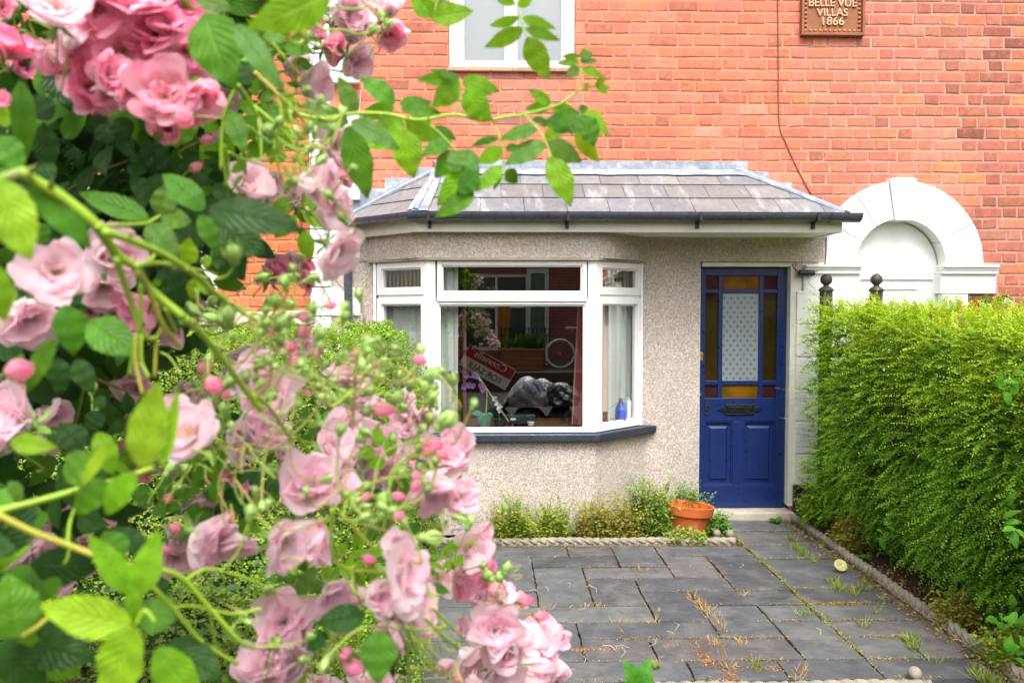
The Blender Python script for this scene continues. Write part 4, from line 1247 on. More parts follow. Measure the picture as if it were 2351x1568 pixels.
# ------------------------------------------------------------------ weeds in the bed
def herb(name, x, y, w, h, n, tones, label, flowers=0, seed=1, group='weeds at the foot of the bay', cat='plant'):
    r = random.Random(seed); o = root(name, (x, y, 0), label, cat, group)
    st, lv, fl = MB(), [], MB()
    P, D, Nn, L, T = [], [], [], [], []
    for i in range(int(n * 2.5)):
        bx_, by = x + r.uniform(-.5, .5) * w * .7, y + r.uniform(-.5, .5) * .16
        hh = h * 1.22 * r.uniform(.35, 1.0) * (1 - .5 * abs(bx_ - x) / (w * .5))
        lean = Vector((r.uniform(-.5, .5), r.uniform(-.55, .2), 0)) * hh * .7
        p = [Vector((bx_, by, -.02)) + lean * (t * t) + Vector((0, 0, hh * t)) for t in (0, .35, .7, 1)]
        st.tube(p, [.0022, .002, .0016, .001], 3, r.choice([(.20, .22, .05), (.26, .13, .05), (.16, .22, .05)]), cap=False)
        for k in range(int(10 + hh * 40)):
            t = r.uniform(.15, 1.0); b = Vector((bx_, by, -.02)) + lean * (t * t) + Vector((0, 0, hh * t))
            P.append(b + Vector((r.uniform(-.03, .03), r.uniform(-.03, .03), r.uniform(-.015, .02)))); D.append((r.uniform(-1, 1), r.uniform(-1, .6), r.uniform(-.3, .5)))
            Nn.append((r.uniform(-.6, .6), r.uniform(-.8, .2), 1)); L.append(r.uniform(.016, .036)); T.append(np.array(r.choice(tones)) * r.uniform(.75, 1.2))
        if r.random() < flowers / max(1, n):
            c = p[-1] + Vector((r.uniform(-.02, .02), -.02, .005))
            for k in range(5):
                a = k * 1.2566; u = Vector((math.cos(a), -.3, math.sin(a)))
                fl.add([c, c + u * .008 + Vector((-u.z, 0, u.x)) * .004, c + u * .013, c + u * .008 - Vector((-u.z, 0, u.x)) * .004], [(0, 1, 2, 3)], (.72, .38, .56))
    st.build('stems', M_STEM, o)
    P, D, Nn, L, T = map(np.array, (P, D, Nn, L, T))
    mesh_obj('foliage', leaf_quads(P, D, Nn, L, L * .55), quads(len(P)), M_HEDGE, o, np.repeat(T, 4, axis=0))
    if fl.v: tag(fl.build('flowers', M_PETAL, o), kind='stuff')
    return o
G1 = [(.24, .40, .04), (.32, .44, .05), (.15, .31, .03), (.40, .38, .06)]
G2 = [(.40, .36, .06), (.44, .27, .07), (.30, .38, .05), (.20, .33, .04)]
G3 = [(.14, .31, .05), (.21, .39, .07), (.11, .25, .05)]
herb('weed_clump', .16, 6.04, .42, .34, 46, G1, 'low green weeds in the bed beside the pink rose blooms', 9, 1)
herb('weed_clump', .47, 6.07, .36, .30, 42, G1, 'bushy weed clump left of the middle of the rope edging', 7, 2)
herb('weed_clump', .78, 6.06, .36, .34, 44, G2, 'reddish straggly weeds in the middle of the flower bed', 9, 3)
herb('weed_clump', 1.02, 6.08, .30, .32, 36, G2, 'yellowish weeds below the right corner of the bay sill', 7, 4)
herb('weed_clump', 1.20, 6.14, .40, .45, 64, G1 + G3, 'tallest leafy weed clump, just left of the terracotta pot', 9, 5)
herb('weed_clump', 1.45, 6.00, .42, .12, 40, G1, 'low weeds in front of the terracotta pot', 7, 6)
herb('weed_clump', 1.58, 6.46, .36, .32, 60, G3, 'soft green weed rising behind the terracotta pot', 0, 7)
herb('weed_clump', 1.74, 6.22, .24, .19, 34, G3, 'grey green weed between the pot and the doorstep', 0, 8)
herb('weed_clump', 2.58, 6.35, .36, .34, 50, G2 + G1, 'yellowing weeds at the foot of the white pilaster', 0, 9)
herb('weed_clump', 2.60, 5.75, .36, .30, 44, G2, 'brownish weeds under the far end of the right hedge', 0, 10)
herb('weed_clump', 2.58, 4.35, .40, .20, 44, G2, 'yellow weeds behind the right edging, halfway along', 0, 12)
herb('weed_clump', 2.55, 3.85, .40, .22, 46, G1, 'green weeds behind the right edging near the front', 0, 13)

dock = root('primrose_plant', UZ(1460, 1590, 0), 'crinkled bright green leafy plant growing in the front paving joint', 'plant')
mb = MB(); c = UZ(1462, 1585, 0)
for (tx, ty, dy, w) in ((1436, 1516, -.02, .085), (1492, 1512, .02, .095), (1520, 1572, -.05, .05)):
    e = U(tx, ty, c.y + dy)
    big_leaf(mb, c + Vector((0, dy * .3, 0)), e, w, (0.1, -1, .55), (.075, .27, .03), .3, .12, .03, 14, .12)
mb.build('foliage', M_LEAF, dock, smooth=True, luv=True)
mb = MB(); mb.tube([c - Vector((0, 0, .04)), c + Vector((0, 0, .03))], [.012, .008], 6, (.2, .3, .1)); mb.build('crown', M_STEM, dock)
def rosette(name, px, py, r_, tone, label, n=7):
    c = UZ(px, py, 0); o = root(name, c, label, 'plant')
    mb = MB(); r = random.Random(int(px))
    for k in range(n):
        w = k * 6.283 / n + r.uniform(-.3, .3); l = r_ * r.uniform(.8, 1.1)
        big_leaf(mb, c + Vector((0, 0, .004)), c + Vector((math.cos(w) * l, math.sin(w) * l, r.uniform(.01, .05))), l * .6, (0, -.2, 1), tone, .2, .12, .05, 8)
    mb.build('foliage', M_LEAF, o, smooth=True, luv=True)
    mb = MB(); mb.tube([c - Vector((0, 0, .035)), c + Vector((0, 0, .012))], [.008, .006], 6, (.2, .3, .1)); mb.build('crown', M_STEM, o)
rosette('dandelion', 1782, 1200, .075, (.10, .30, .035), 'bright green rosette beside the doorstep end of the right edging', 9)
rosette('clover', 1507, 1535, .035, (.26, .36, .04), 'tiny yellow green seedling beside the crinkled plant', 5)
rosette('seedling', 1980, 1286, .075, (.10, .24, .04), 'dark green seedling behind the right edging beside a gap', 7)
nv = root('pennywort', UZ(1930, 1295, .01), 'single pale yellow round leaf lying on the path beside the edging', 'leaf')
c = UZ(1930, 1297, .05); mb = MB(); mb.lathe([(.001, -.008), (.02, -.002), (.04, .004), (.0415, .003)], c, 16, (.55, .55, .22), Matrix.Rotation(R(50), 3, 'X')); mb.build('blade', M_HEDGE, nv, smooth=True)
mb = MB(); mb.tube([UZ(1932, 1306, -.02), c], .0025, 5, (.4, .4, .12)); mb.build('stalk', M_STEM, nv)

# moss, dry grass and litter in the joints: nobody could count it
def blades(n, pts, h, tones, spread, name, lean=.6):
    P, D, Nn, L, T = [], [], [], [], []
    r = random.Random(len(pts) * 7 + n)
    for (x, y, k) in pts:
        for i in range(max(1, int(n * k))):
            P.append((x + r.gauss(0, spread), y + r.gauss(0, spread), -.012)); D.append((r.gauss(0, lean), r.gauss(0, lean), 1)); Nn.append((r.gauss(0, 1), -1, .2)); L.append(h * r.uniform(.3, 1.1)); T.append(np.array(r.choice(tones)) * r.uniform(.7, 1.25))
    P, D, Nn, L, T = map(np.array, (P, D, Nn, L, T))
    o = mesh_obj(name, leaf_quads(P, D, Nn, L, np.minimum(.0042, L * .09)), quads(len(P)), M_HEDGE, None, np.repeat(T, 4, axis=0))
    return tag(o, kind='stuff')
def G(px, py, k=1.0): p = UZ(px, py, 0); return (p.x, p.y, k)
dry = [(.55, .38, .16), (.62, .46, .24), (.48, .28, .10)]
blades(22, [G(1610, 1385, 1.2), G(1622, 1400, 1.5), G(1636, 1415), G(1650, 1430, .8), G(1590, 1375, .6), G(1662, 1452, .6), G(1505, 1430, .7), G(1510, 1405, .4), G(1380, 1395, .5), G(1345, 1395, .3), G(1420, 1430, .5), G(1430, 1455, .3),
           G(1640, 1480, .8), G(1700, 1478, .7), G(1600, 1484, .6), G(1670, 1530, 1), G(1660, 1510, .6), G(1840, 1545, 1), G(1830, 1560, .8), G(1475, 1310, .4), G(1600, 1305, .3), G(1707, 1368, .6), G(1260, 1400, .6), G(1300, 1480, .4)],
       .075, dry, .014, 'dry_grass')
gg = [(.22, .36, .05), (.30, .40, .06), (.36, .36, .08), (.16, .28, .04)]
blades(40, [G(1815, 1240, 1.6), G(1830, 1262, 2), G(1845, 1275, 1.6), G(1870, 1290, .8), G(1915, 1340, 1.6), G(1925, 1355, 1.6), G(1960, 1365, 1), G(1985, 1352, .8), G(1895, 1250, 1), G(1880, 1215, 1), G(1985, 1440, .5), G(2090, 1475, 1.3), G(2100, 1490, 1),
           G(2260, 1560, 2), G(2240, 1545, 1.2), G(2290, 1575, 2), G(1860, 1412, .4), G(1840, 1412, .4), G(2150, 1520, .6), G(2010, 1403, .5), G(2035, 1380, .6), G(1740, 1535, .8), G(1995, 1330, .8)],
       .085, gg, .016, 'grass_tufts')
P, D, Nn, L, T = [], [], [], [], []
rj = random.Random(21)
def litter(ax, ay, bx_, by, n, tones, sp=.010, zz=-.006, ls=.010):
    for i in range(n):
        t = rj.random()
        P.append((ax + (bx_ - ax) * t + rj.gauss(0, sp), ay + (by - ay) * t + rj.gauss(0, sp), zz + rj.uniform(0, .009))); D.append((rj.gauss(0, 1), rj.gauss(0, 1), rj.uniform(0, .6))); Nn.append((rj.gauss(0, .5), rj.gauss(0, .5), 1)); L.append(ls * rj.uniform(.5, 1.4)); T.append(np.array(rj.choice(tones)) * rj.uniform(.7, 1.2))
orange = [(.50, .24, .07), (.56, .33, .12), (.40, .16, .05)]; moss = [(.34, .36, .06), (.42, .40, .08), (.22, .28, .05)]
for (a, b), k in zip(JOINTS, range(999)):
    d = math.hypot(b[0] - a[0], b[1] - a[1])
    if a[0] > 1.8 or b[0] > 1.9: litter(*a, *b, int(d * 190), moss + orange[:1], .008)
    else: litter(*a, *b, int(d * (60 if k % 3 else 130)), orange + moss[:1], .006)
litter(1.845, 6.2, 1.855, 4.0, 900, moss, .017)
for (a, b, n) in (((1310, 1493), (1420, 1488), 260), ((1530, 1482), (1660, 1478), 260), ((1595, 1492), (1640, 1530), 240), ((1640, 1532), (1790, 1534), 300), ((1665, 1540), (1690, 1562), 160), ((1220, 1497), (1330, 1490), 160), ((1900, 1385), (2000, 1380), 180)):
    p, q = UZ(*a, 0), UZ(*b, 0); litter(p.x, p.y, q.x, q.y, n, orange, .016)
for k in range(14):
    x_, y_ = rj.uniform(1.95, 2.40), rj.choice([5.88, 5.56, 4.94, 4.68, 4.43, 4.20, 3.93, 3.72]); litter(x_ - .12, y_, x_ + .10, y_, 90, moss + orange[:2], .013)
for k in range(10):
    x_, y_ = rj.uniform(.2, 1.8), rj.choice([4.43, 4.20, 3.93, 3.72]); litter(x_ - .15, y_, x_ + .12, y_, 70, moss + orange, .011)
litter(2.40, 6.6, 2.40, 3.6, 900, orange + moss + [(.30, .12, .05)], .035, .0, .018)
litter(2.58, 6.4, 2.62, 3.4, 900, orange + [(.20, .10, .05), (.5, .4, .25)], .06, -.02, .024)
litter(-.3, 5.90, 1.8, 5.88, 420, [(.16, .10, .06), (.30, .2, .1), (.4, .3, .2)], .02, -.004, .014)
litter(.2, 6.05, 1.75, 6.05, 800, moss + [(.12, .08, .05)], .07, -.01, .016)
P, D, Nn, L, T = map(np.array, (P, D, Nn, L, T))
tag(mesh_obj('moss_and_litter', leaf_quads(P, D, Nn, L, L * .6), quads(len(P)), M_HEDGE, None, np.repeat(T, 4, axis=0)), kind='stuff')
mb = MB(); rt = random.Random(12)
for i in range(20):
    px, py = rt.uniform(1230, 1900), rt.uniform(1290, 1540)
    p = UZ(px, py, .004); w = rt.uniform(0, 3.14); l = rt.uniform(.03, .10)
    mb.tube([p, p + Vector((math.cos(w) * l * .5, math.sin(w) * l * .5, rt.uniform(.002, .02))), p + Vector((math.cos(w + .5) * l, math.sin(w + .5) * l, rt.uniform(0, .02)))], .0011, 3, (.62, .52, .38), cap=False)
tag(mb.build('straw', M_STEM), kind='stuff')

# ------------------------------------------------------------------ gate posts beyond the hedge, garden wall on the left
for (px, lab) in ((1897, 'dark iron gate post with ball finial nearest the blue door'), (2012, 'dark iron gate post with ball finial in front of the white arched door')):
    Y = 6.36; x = X_(px, Y, 650); zb = Z_(643, Y, px)
    o = root('gate_post', (x, Y, 0), lab, 'gate post', 'iron gate posts behind the hedge')
    mb = MB(); mb.box(x - .038, x + .038, Y - .038, Y + .038, -.05, zb - .085); mb.build('post', M_RUST, o, bevel=.004)
    mb = MB(); mb.lathe([(.03, -.095), (.055, -.09), (.058, -.075), (.045, -.062), (.022, -.05), (.020, -.04), (.026, -.036)] + [(max(.001, .046 * math.sin(math.pi * k / 10)), -.046 * math.cos(math.pi * k / 10) + .003) for k in range(2, 11)], (x, Y, zb), 18)
    mb.build('finial', M_RUST, o, smooth=True)
gw = root('garden_wall', (-1.9, 5.75, 0), 'low buff brick wall with rough cream stone coping beyond the left hedge', 'wall')
mb = MB()
def hue_buff(x, z, r): return tuple(np.array((.62, .42, .26)) * r.gauss(1, .12))
brick_wall(mb, -3.4, -1.30, 0, 1.62, 5.78, [], hue_buff, 31)
mb.build('brick_facing', M_BRICK, gw)
mb = MB(); mb.box(-3.4, -1.30, 5.785, 5.98, -.05, 1.61); mb.build('wall_core', plain('buff_mortar', (.5, .4, .3), .95), gw)
mb = MB(); x = -3.4; rc = random.Random(17)
while x < -1.32:
    w = rc.uniform(.2, .42); h = rc.uniform(.09, .15); k = rc.uniform(.85, 1.1)
    b = min(x + w, -1.28)
    mb.hexa([(x, 5.73, 1.615), (b - .01, 5.735, 1.615), (b - .01, 6.02, 1.615), (x, 6.02, 1.615), (x + .02, 5.76, 1.615 + h), (b - .03, 5.755, 1.615 + h * rc.uniform(.8, 1.1)), (b - .03, 5.99, 1.615 + h), (x + .02, 5.99, 1.615 + h)], (.60 * k, .50 * k, .38 * k)); x += w
mb.build('coping', plain('coping_stone', (1, 1, 1), .9, .2, 14, .5, 50, useattr=True), gw, bevel=.02, seg=3)
herb('wall_plant', -1.40, 6.25, .22, 2.02, 16, [(.10, .26, .03), (.16, .32, .05)], 'thin green plant climbing at the white corner blocks', 0, 44, None)
fx = root('foxglove', (U(233, 850, 4.2).x, 4.2, 0), 'bright magenta flower spike glimpsed through the rose bush', 'flower')
c = U(233, 850, 4.2); mb = MB(); rf_ = random.Random(3)
for k in range(34):
    t = k / 34; a = k * 2.4
    p = c + Vector((math.cos(a) * .04 * (1.1 - t), math.sin(a) * .03, -.24 + .34 * t)); e = p + Vector((math.cos(a) * .05 * (1.1 - t), math.sin(a) * .04 - .02, -.02))
    big_leaf(mb, p, e, .04 * (1.15 - t), (0, -1, .4), rf_.choice([(.72, .08, .40), (.78, .22, .55), (.6, .05, .32)]), N=7)
mb.build('flowers', M_PETAL, fx, smooth=True)
mb = MB(); mb.tube([(c.x, c.y, -.03), (c.x, c.y, c.z + .08)], [.008, .003], 6, (.12, .22, .05)); mb.build('stem', M_STEM, fx)
# ================================================================== BEHIND THE GLASS
def curtain(label, pts, z0, z1, amp, folds, mat, name='curtain', seed=1):
    """cloth hung along a plan polyline, gathered in folds"""
    P = [Vector((x, y, 0)) for x, y in pts]; r = random.Random(seed)
    seg = [(P[i + 1] - P[i]).length for i in range(len(P) - 1)]; L = sum(seg)
    n = int(L / .006); m = 14; vs, fs = [], []
    ph = [r.uniform(0, 6) for _ in range(4)]
    for j in range(m + 1):
        v = j / m
        for i in range(n + 1):
            s = L * i / n; k = 0
            while k < len(seg) - 1 and s > seg[k]: s -= seg[k]; k += 1
            t = (P[k + 1] - P[k]).normalized(); q = P[k] + t * s; nn = Vector((t.y, -t.x, 0))
            w = 2 * math.pi * folds * (i / n) + .35 * math.sin(v * 3 + ph[0] + i * .05)
            d = amp * (math.sin(w) + .35 * math.sin(2.3 * w + ph[1]) ) * (1 - .25 * v)
            q = q + nn * d + t * amp * .5 * math.sin(w * 2 + ph[2])
            vs.append((q.x, q.y, z0 + (z1 - z0) * v))
    for j in range(m):
        for i in range(n): fs.append((j * (n + 1) + i, j * (n + 1) + i + 1, (j + 1) * (n + 1) + i + 1, (j + 1) * (n + 1) + i))
    o = mesh_obj(name, vs, fs, mat, None, None, True)
    return tag(o, label, 'curtain')
curtain('white curtain at the left of the bay window, drawn round the left corner', [(-.86, 6.66), (-.50, 6.335), (-.27, 6.33)], .82, 2.13, .016, 8, M_CURTAIN, seed=2)
curtain('white curtain gathered at the right end of the bay window', [(1.13, 6.66), (.80, 6.345), (.70, 6.35)], .82, 2.13, .016, 7, M_CURTAIN, seed=5)
M_CURTREFL = NT('curtain_reflection_brown'); _v = M_CURTREFL.n('ShaderNodeTexWave', Scale=9.0, Distortion=2.0); M_CURTREFL.l(M_CURTREFL.pos(), _v.inputs['Vector'])  # added cloth: its brown stands for the dark reflection over the curtain tops
M_CURTREFL = M_CURTREFL.done(M_CURTREFL.bsdf(M_CURTREFL.ramp(_v.outputs['Fac'], [(.2, (.10, .055, .03)), (.55, (.24, .15, .08)), (.9, (.36, .27, .17))]), .9))
curtain('added striped brown cloth imitating the dark reflection over the curtain, behind the upper left light of the bay window', [(-.84, 6.60), (-.52, 6.315)], 1.82, 2.125, .008, 5, M_CURTREFL, 'curtain_reflection', 7)
curtain('added striped brown cloth imitating the dark reflection over the curtain, behind the upper right light of the bay window', [(.82, 6.32), (1.12, 6.60)], 1.82, 2.125, .008, 5, M_CURTREFL, 'curtain_reflection', 9)
pk = root('red_plank', (.66, 6.46, .8), 'narrow red painted plank leaning upright inside the window beside the right curtain', 'plank')
mb = MB(); a, b = U(1325, 985, 6.42), U(1341, 700, 6.46)
mb.hexa([(a.x - .032, 6.41, .815), (a.x + .032, 6.41, .815), (a.x + .032, 6.44, .815), (a.x - .032, 6.44, .815), (b.x - .030, 6.45, 1.9), (b.x + .030, 6.45, 1.9), (b.x + .030, 6.48, 1.9), (b.x - .030, 6.48, 1.9)], (.30, .045, .045)); mb.build('board', M_ATTR, pk, bevel=.004)
mb = MB(); mb.hexa([(a.x - .045, 6.42, .816), (a.x - .033, 6.42, .816), (a.x - .033, 6.44, .816), (a.x - .045, 6.44, .816), (b.x - .043, 6.46, 1.9), (b.x - .031, 6.46, 1.9), (b.x - .031, 6.48, 1.9), (b.x - .043, 6.48, 1.9)], (.35, .25, .16)); mb.build('edge_strip', M_ATTR, pk)
pl = root('red_batten', (-.25, 6.5, .8), 'dark red upright batten beside the left curtain', 'batten')
mb = MB(); x = X_(1066, 6.5, 850); mb.box(x - .012, x + .014, 6.49, 6.52, .816, 2.1, (.22, .05, .035)); mb.build('strip', M_ATTR, pl)

op = root('orchid', U(1112, 985, 6.36), 'purple orchid on a tall yellow stem in a green pot on the window board', 'pot plant')
c = U(1112, 984, 6.36); c.z = .816
mb = MB(); mb.lathe([(.001, 0), (.052, 0), (.066, .088), (.068, .092), (.062, .094), (.058, .08), (.001, .075)], c, 24, (.17, .30, .20)); mb.build('pot', M_ATTRG, op)
mb = MB(); S0 = c + Vector((.012, 0, .08))
st = smooth_path([S0, S0 + Vector((.008, 0, .15)), U(1116, 892, 6.35), U(1108, 878, 6.34), U(1094, 868, 6.33), U(1078, 866, 6.33)], 6)
mb.tube(st, .005, 6, (.36, .40, .07)); mb.build('stem', M_STEM, op)
mb = MB()
for a, b, w in (((-.01), (-.105), .05), (.01, .075, .045)): big_leaf(mb, c + Vector((a, 0, .085)), c + Vector((b, -.01, .075 + .02 * (b < 0))), w, (0, -1, .8), (.05, .36, .30), N=8, bend=.2)
mb.build('leaf', M_LEAF, op, smooth=True, luv=True)
rr = random.Random(5)
for (px, py) in ((1070, 862), (1089, 860), (1094, 864), (1076, 884), (1086, 885), (1104, 886), (1108, 894), (1066, 888)):
    mb = MB(); q = U(px, py, 6.325)
    for k in range(5):
        w = k * 1.2566 + rr.uniform(-.3, .3); e = q + Vector((math.cos(w), -.3, math.sin(w))) * rr.uniform(.022, .032)
        big_leaf(mb, q, e, .028, (0, -1, .1), (.46, .20, .58), N=7, serr=0)
    mb.build('flower', M_PETAL, op, smooth=True)
sp = root('seedling_pot', U(1144, 985, 6.36), 'small dark pot with a seedling tied to a cane beside the orchid', 'pot plant')
c = U(1147, 984, 6.36); c.z = .816
mb = MB(); mb.lathe([(.001, 0), (.036, 0), (.046, .05), (.047, .052), (.040, .048), (.001, .045)], c, 18, (.03, .04, .04)); mb.build('pot', M_ATTRG, sp)
mb = MB(); mb.tube(smooth_path([c + Vector((0, 0, .04)), c + Vector((-.005, 0, .09)), c + Vector((-.01, 0, .15))], 4), .004, 5, (.16, .34, .10)); mb.tube([U(1096, 860, 6.38), U(1168, 968, 6.36)], .0035, 5, (.55, .53, .52))
mb.build('stem', M_STEM, sp)
mb = MB()
for (px, py) in ((1136, 916), (1142, 924), (1146, 934), (1150, 945)):
    q = U(px, py, 6.34)
    for k in range(4): big_leaf(mb, q, q + Vector((rr.uniform(-.03, .03), -.01, rr.uniform(-.03, .03))), .02, (0, -1, 0), (.62, .64, .66) if k else (.75, .45, .35), N=7)
mb.build('tied_ribbon', M_HEDGE, sp, smooth=True)
rd = root('radio', U(1180, 980, 6.42), 'low dark green radio case on the window board right of the orchid', 'radio')
mb = MB(); a, b = U(1153, 984, 6.45), U(1229, 953, 6.45); mb.box(a.x, b.x, 6.45, 6.55, .816, b.z, (.02, .035, .028)); mb.build('case', M_ATTRG, rd, bevel=.006)
mb = MB(); 
for px in (1163, 1176): q = U(px, 976, 6.44); mb.tube([(q.x, 6.449, q.z), (q.x, 6.435, q.z)], .009, 10, (.35, .09, .04))
mb.build('dial', M_ATTRG, rd)
mb = MB(); a, b = U(1172, 965, 6.44), U(1184, 960, 6.44); mb.box(a.x, b.x, 6.446, 6.4495, a.z, b.z, (.7, .7, .68)); mb.build('label_strip', M_ATTR, rd)
def lathe_thing(name, px, Y, prof, label, cat, part='body', z=.8165, extra=None):
    q = U(px, 960, Y); o = root(name, (q.x, Y, z), label, cat)
    mb = MB(); mb.lathe(prof, (q.x, Y, z), 18); mb.build(part, M_ATTRG, o, smooth=False)
    if extra: 
        mb = MB(); mb.lathe(extra[1], (q.x, Y, z), 14); mb.build(extra[0], M_ATTRG, o)
bl = (.07, .11, .52)
lathe_thing('spray_bottle', 1425, 6.50, [(.001, 0, bl), (.042, 0, bl), (.045, .01, bl), (.043, .11, bl), (.022, .16, bl), (.016, .17, bl), (.001, .17, bl)], 'blue spray bottle inside the right side of the bay window', 'bottle', extra=('nozzle', [(.012, .17, (.28, .27, .12)), (.016, .175, (.28, .27, .12)), (.018, .20, (.28, .27, .12)), (.001, .205, (.28, .27, .12))]))
gw_ = (.55, .60, .62)
lathe_thing('aerosol_can', 1440, 6.55, [(.001, 0, gw_), (.033, 0, gw_), (.033, .16, gw_), (.026, .175, gw_), (.001, .18, gw_)], 'pale grey aerosol can beside the blue bottle inside the window', 'can', extra=('cap', [(.022, .176, (.7, .72, .7)), (.022, .20, (.7, .72, .7)), (.001, .203, (.7, .72, .7))]))
sk = root('speaker_box', U(1390, 960, 6.42), 'small black upright box inside the right side of the bay window', 'box')
q = U(1388, 960, 6.43); mb = MB(); mb.box(q.x - .026, q.x + .026, 6.43, 6.47, .8165, .915, (.02, .02, .024)); mb.build('body', M_ATTRG, sk, bevel=.004)
mb = MB(); mb.tube(smooth_path([(q.x + .02, 6.44, .83), (q.x + .06, 6.46, .86), (q.x + .10, 6.48, .825), (q.x + .13, 6.5, .83)], 6), .0025, 5, (.02, .02, .02)); mb.build('cable', M_ATTR, sk)
cp = root('white_cup', U(1218, 982, 6.40), 'small white tub on the window board', 'tub')
q = U(1219, 984, 6.38); q.z = .8165; mb = MB(); mb.lathe([(.001, 0), (.024, 0), (.027, .022), (.001, .022)], q, 16, (.7, .68, .62)); mb.build('tub_body', M_ATTR, cp)
mb = MB(); mb.lathe([(.029, .0225), (.029, .028), (.001, .029)], q, 16, (.75, .74, .7)); mb.build('lid', M_ATTR, cp)

# ================================================================== ACROSS THE STREET (seen mirrored in the bay window)
def V(px, py, D):
    """real place of a thing whose mirror image in the front panes appears at px, py, at distance D along the view axis"""
    p = U(px, py, D); return Vector((p.x, 2 * 6.172 - p.y, p.z))
tr = root('brick_terrace', (1.0, -7.6, 0), 'low red brick terrace across the street, seen mirrored in the bay window', 'house')
T0 = -7.6
mb = MB(); WN = [(-6.4, -5.2, .9, 2.5), (-2.9, -1.7, .9, 2.5), (-.70, .90, .72, 2.6), (2.6, 3.6, .9, 2.5), (5.4, 6.6, .9, 2.5), (9, 10, .9, 2.5), (-10, -9, .9, 2.5)]
xs = sorted(WN)
x = -22.0
for (a, b, c, d) in xs:
    mb.box(x, a, T0 - .3, T0, -.1, 3.3); mb.box(a, b, T0 - .3, T0, -.1, c); mb.box(a, b, T0 - .3, T0, d, 3.3); x = b
mb.box(x, 22, T0 - .3, T0, -.1, 3.3)
tb = NT('terrace_brick'); bt = tb.n('ShaderNodeTexBrick', Scale=1.0)
mp = tb.n('ShaderNodeMapping'); mp.inputs['Rotation'].default_value = (R(90), 0, 0); tb.l(tb.pos(), mp.inputs[0]); tb.l(mp.outputs[0], bt.inputs['Vector'])
bt.inputs['Color1'].default_value = (.30, .075, .045, 1); bt.inputs['Color2'].default_value = (.20, .05, .035, 1); bt.inputs['Mortar'].default_value = (.30, .2, .15, 1)
bt.inputs['Brick Width'].default_value = .225; bt.inputs['Row Height'].default_value = .075; bt.inputs['Mortar Size'].default_value = .008
mb.build('wall', tb.done(tb.bsdf(bt.outputs[0], .9)), tr)
for (a, b, c, d) in WN:
    mb = MB(); y0, y1 = T0 - .12, T0 - .04
    mb.box(a, a + .07, y0, y1, c, d); mb.box(b - .07, b, y0, y1, c, d); mb.box(a, b, y0, y1 - .001, c, c + .08); mb.box(a, b, y0, y1 - .001, d - .08, d)
    mb.box((a + b) / 2 - .03, (a + b) / 2 + .03, y0, y1 - .002, c, d); mb.box(a, b, y0, y1 - .003, (c + d) / 2 + .1, (c + d) / 2 + .16)
    w = mb.build('window', M_WHITE, tr); g = MB(); g.box(a, b, y0 + .03, y0 + .035, c, d); g.build('pane', plain('far_pane', (.05, .06, .07), .05), w)
mb = MB(); mb.prism([(-22.3, T0 + .4, 3.25), (22.3, T0 + .4, 3.25), (22.3, T0 - 3, 4.5), (-22.3, T0 - 3, 4.5)], (0, 0, .15)); mb.prism([(-22.3, T0 - 6.4, 3.25), (22.3, T0 - 6.4, 3.25), (22.3, T0 - 3, 4.5), (-22.3, T0 - 3, 4.5)], (0, 0, .15)); mb.build('roof', plain('terrace_roof', (.45, .17, .08), .8), tr)
mb = MB(); mb.box(-22, 22, T0 - 6, T0 - .3, -.1, 3.2); mb.build('rear', plain('terrace_rear', (.2, .1, .07), .9), tr)
pv = MB(); pv.box(-22, 22, T0 + .001, -5.0, -.05, .37); tag(pv.build('far_pavement', plain('far_pavement_stone', (.07, .05, .04), .9)), kind='structure')

bk = root('bicycle', (V(1288, 812, 18.7).x, -6.3, .37), 'red bicycle with pale tyres, mirrored in the large bay window pane', 'bicycle')
bc = V(1288, 812, 18.7); wr = .33; zc = .37 + wr + .012; x0 = bc.x; yb_ = -6.35
def ring(mb, c, r, t, n=36, col=(1, 1, 1)):
    mb.tube([(c[0] + r * math.cos(2 * math.pi * k / n), c[1], c[2] + r * math.sin(2 * math.pi * k / n)) for k in range(n + 1)], t, 6, col, cap=False)
for xx in (x0, x0 + 1.04):
    mb = MB(); ring(mb, (xx, yb_, zc), wr, .022, col=(.8, .79, .76)); w = mb.build('wheel', M_ATTR, bk, smooth=True)
    mb = MB(); ring(mb, (xx, yb_, zc), wr - .03, .008, col=(.5, .5, .5)); mb.tube([(xx, yb_ - .05, zc), (xx, yb_ + .05, zc)], .02, 8, (.5, .5, .5))
    for k in range(14): a = k * .4488; mb.tube([(xx, yb_, zc), (xx + math.cos(a) * (wr - .03), yb_, zc + math.sin(a) * (wr - .03))], .002, 3, (.6, .6, .6), cap=False)
    mb.build('spokes', M_ATTR, w)
red = (.30, .05, .03); mb = MB()
A_, Bb, Ss, Hh, Ff = (x0, yb_, zc), (x0 + .43, yb_, zc - .03), (x0 + .28, yb_, zc + .48), (x0 + .82, yb_, zc + .50), (x0 + 1.04, yb_, zc)
for p, q in ((A_, Bb), (A_, Ss), (Bb, Ss), (Bb, Hh), (Ss, Hh), (Hh, Ff)): mb.tube([p, q], .018, 8, red)
mb.build('frame', M_ATTRG, bk)
mb = MB(); mb.tube([(x0 + .28, yb_, zc + .47), (x0 + .26, yb_, zc + .56)], .014, 8, (.6, .6, .6)); mb.build('seat_post', M_ATTRG, bk)
mb = MB(); mb.hexa([(x0 + .12, yb_ - .08, zc + .56), (x0 + .40, yb_ - .02, zc + .57), (x0 + .40, yb_ + .02, zc + .57), (x0 + .12, yb_ + .08, zc + .56), (x0 + .13, yb_ - .07, zc + .62), (x0 + .39, yb_ - .015, zc + .60), (x0 + .39, yb_ + .015, zc + .60), (x0 + .13, yb_ + .07, zc + .62)], (.55, .54, .52)); mb.build('saddle', M_ATTR, bk, bevel=.015)
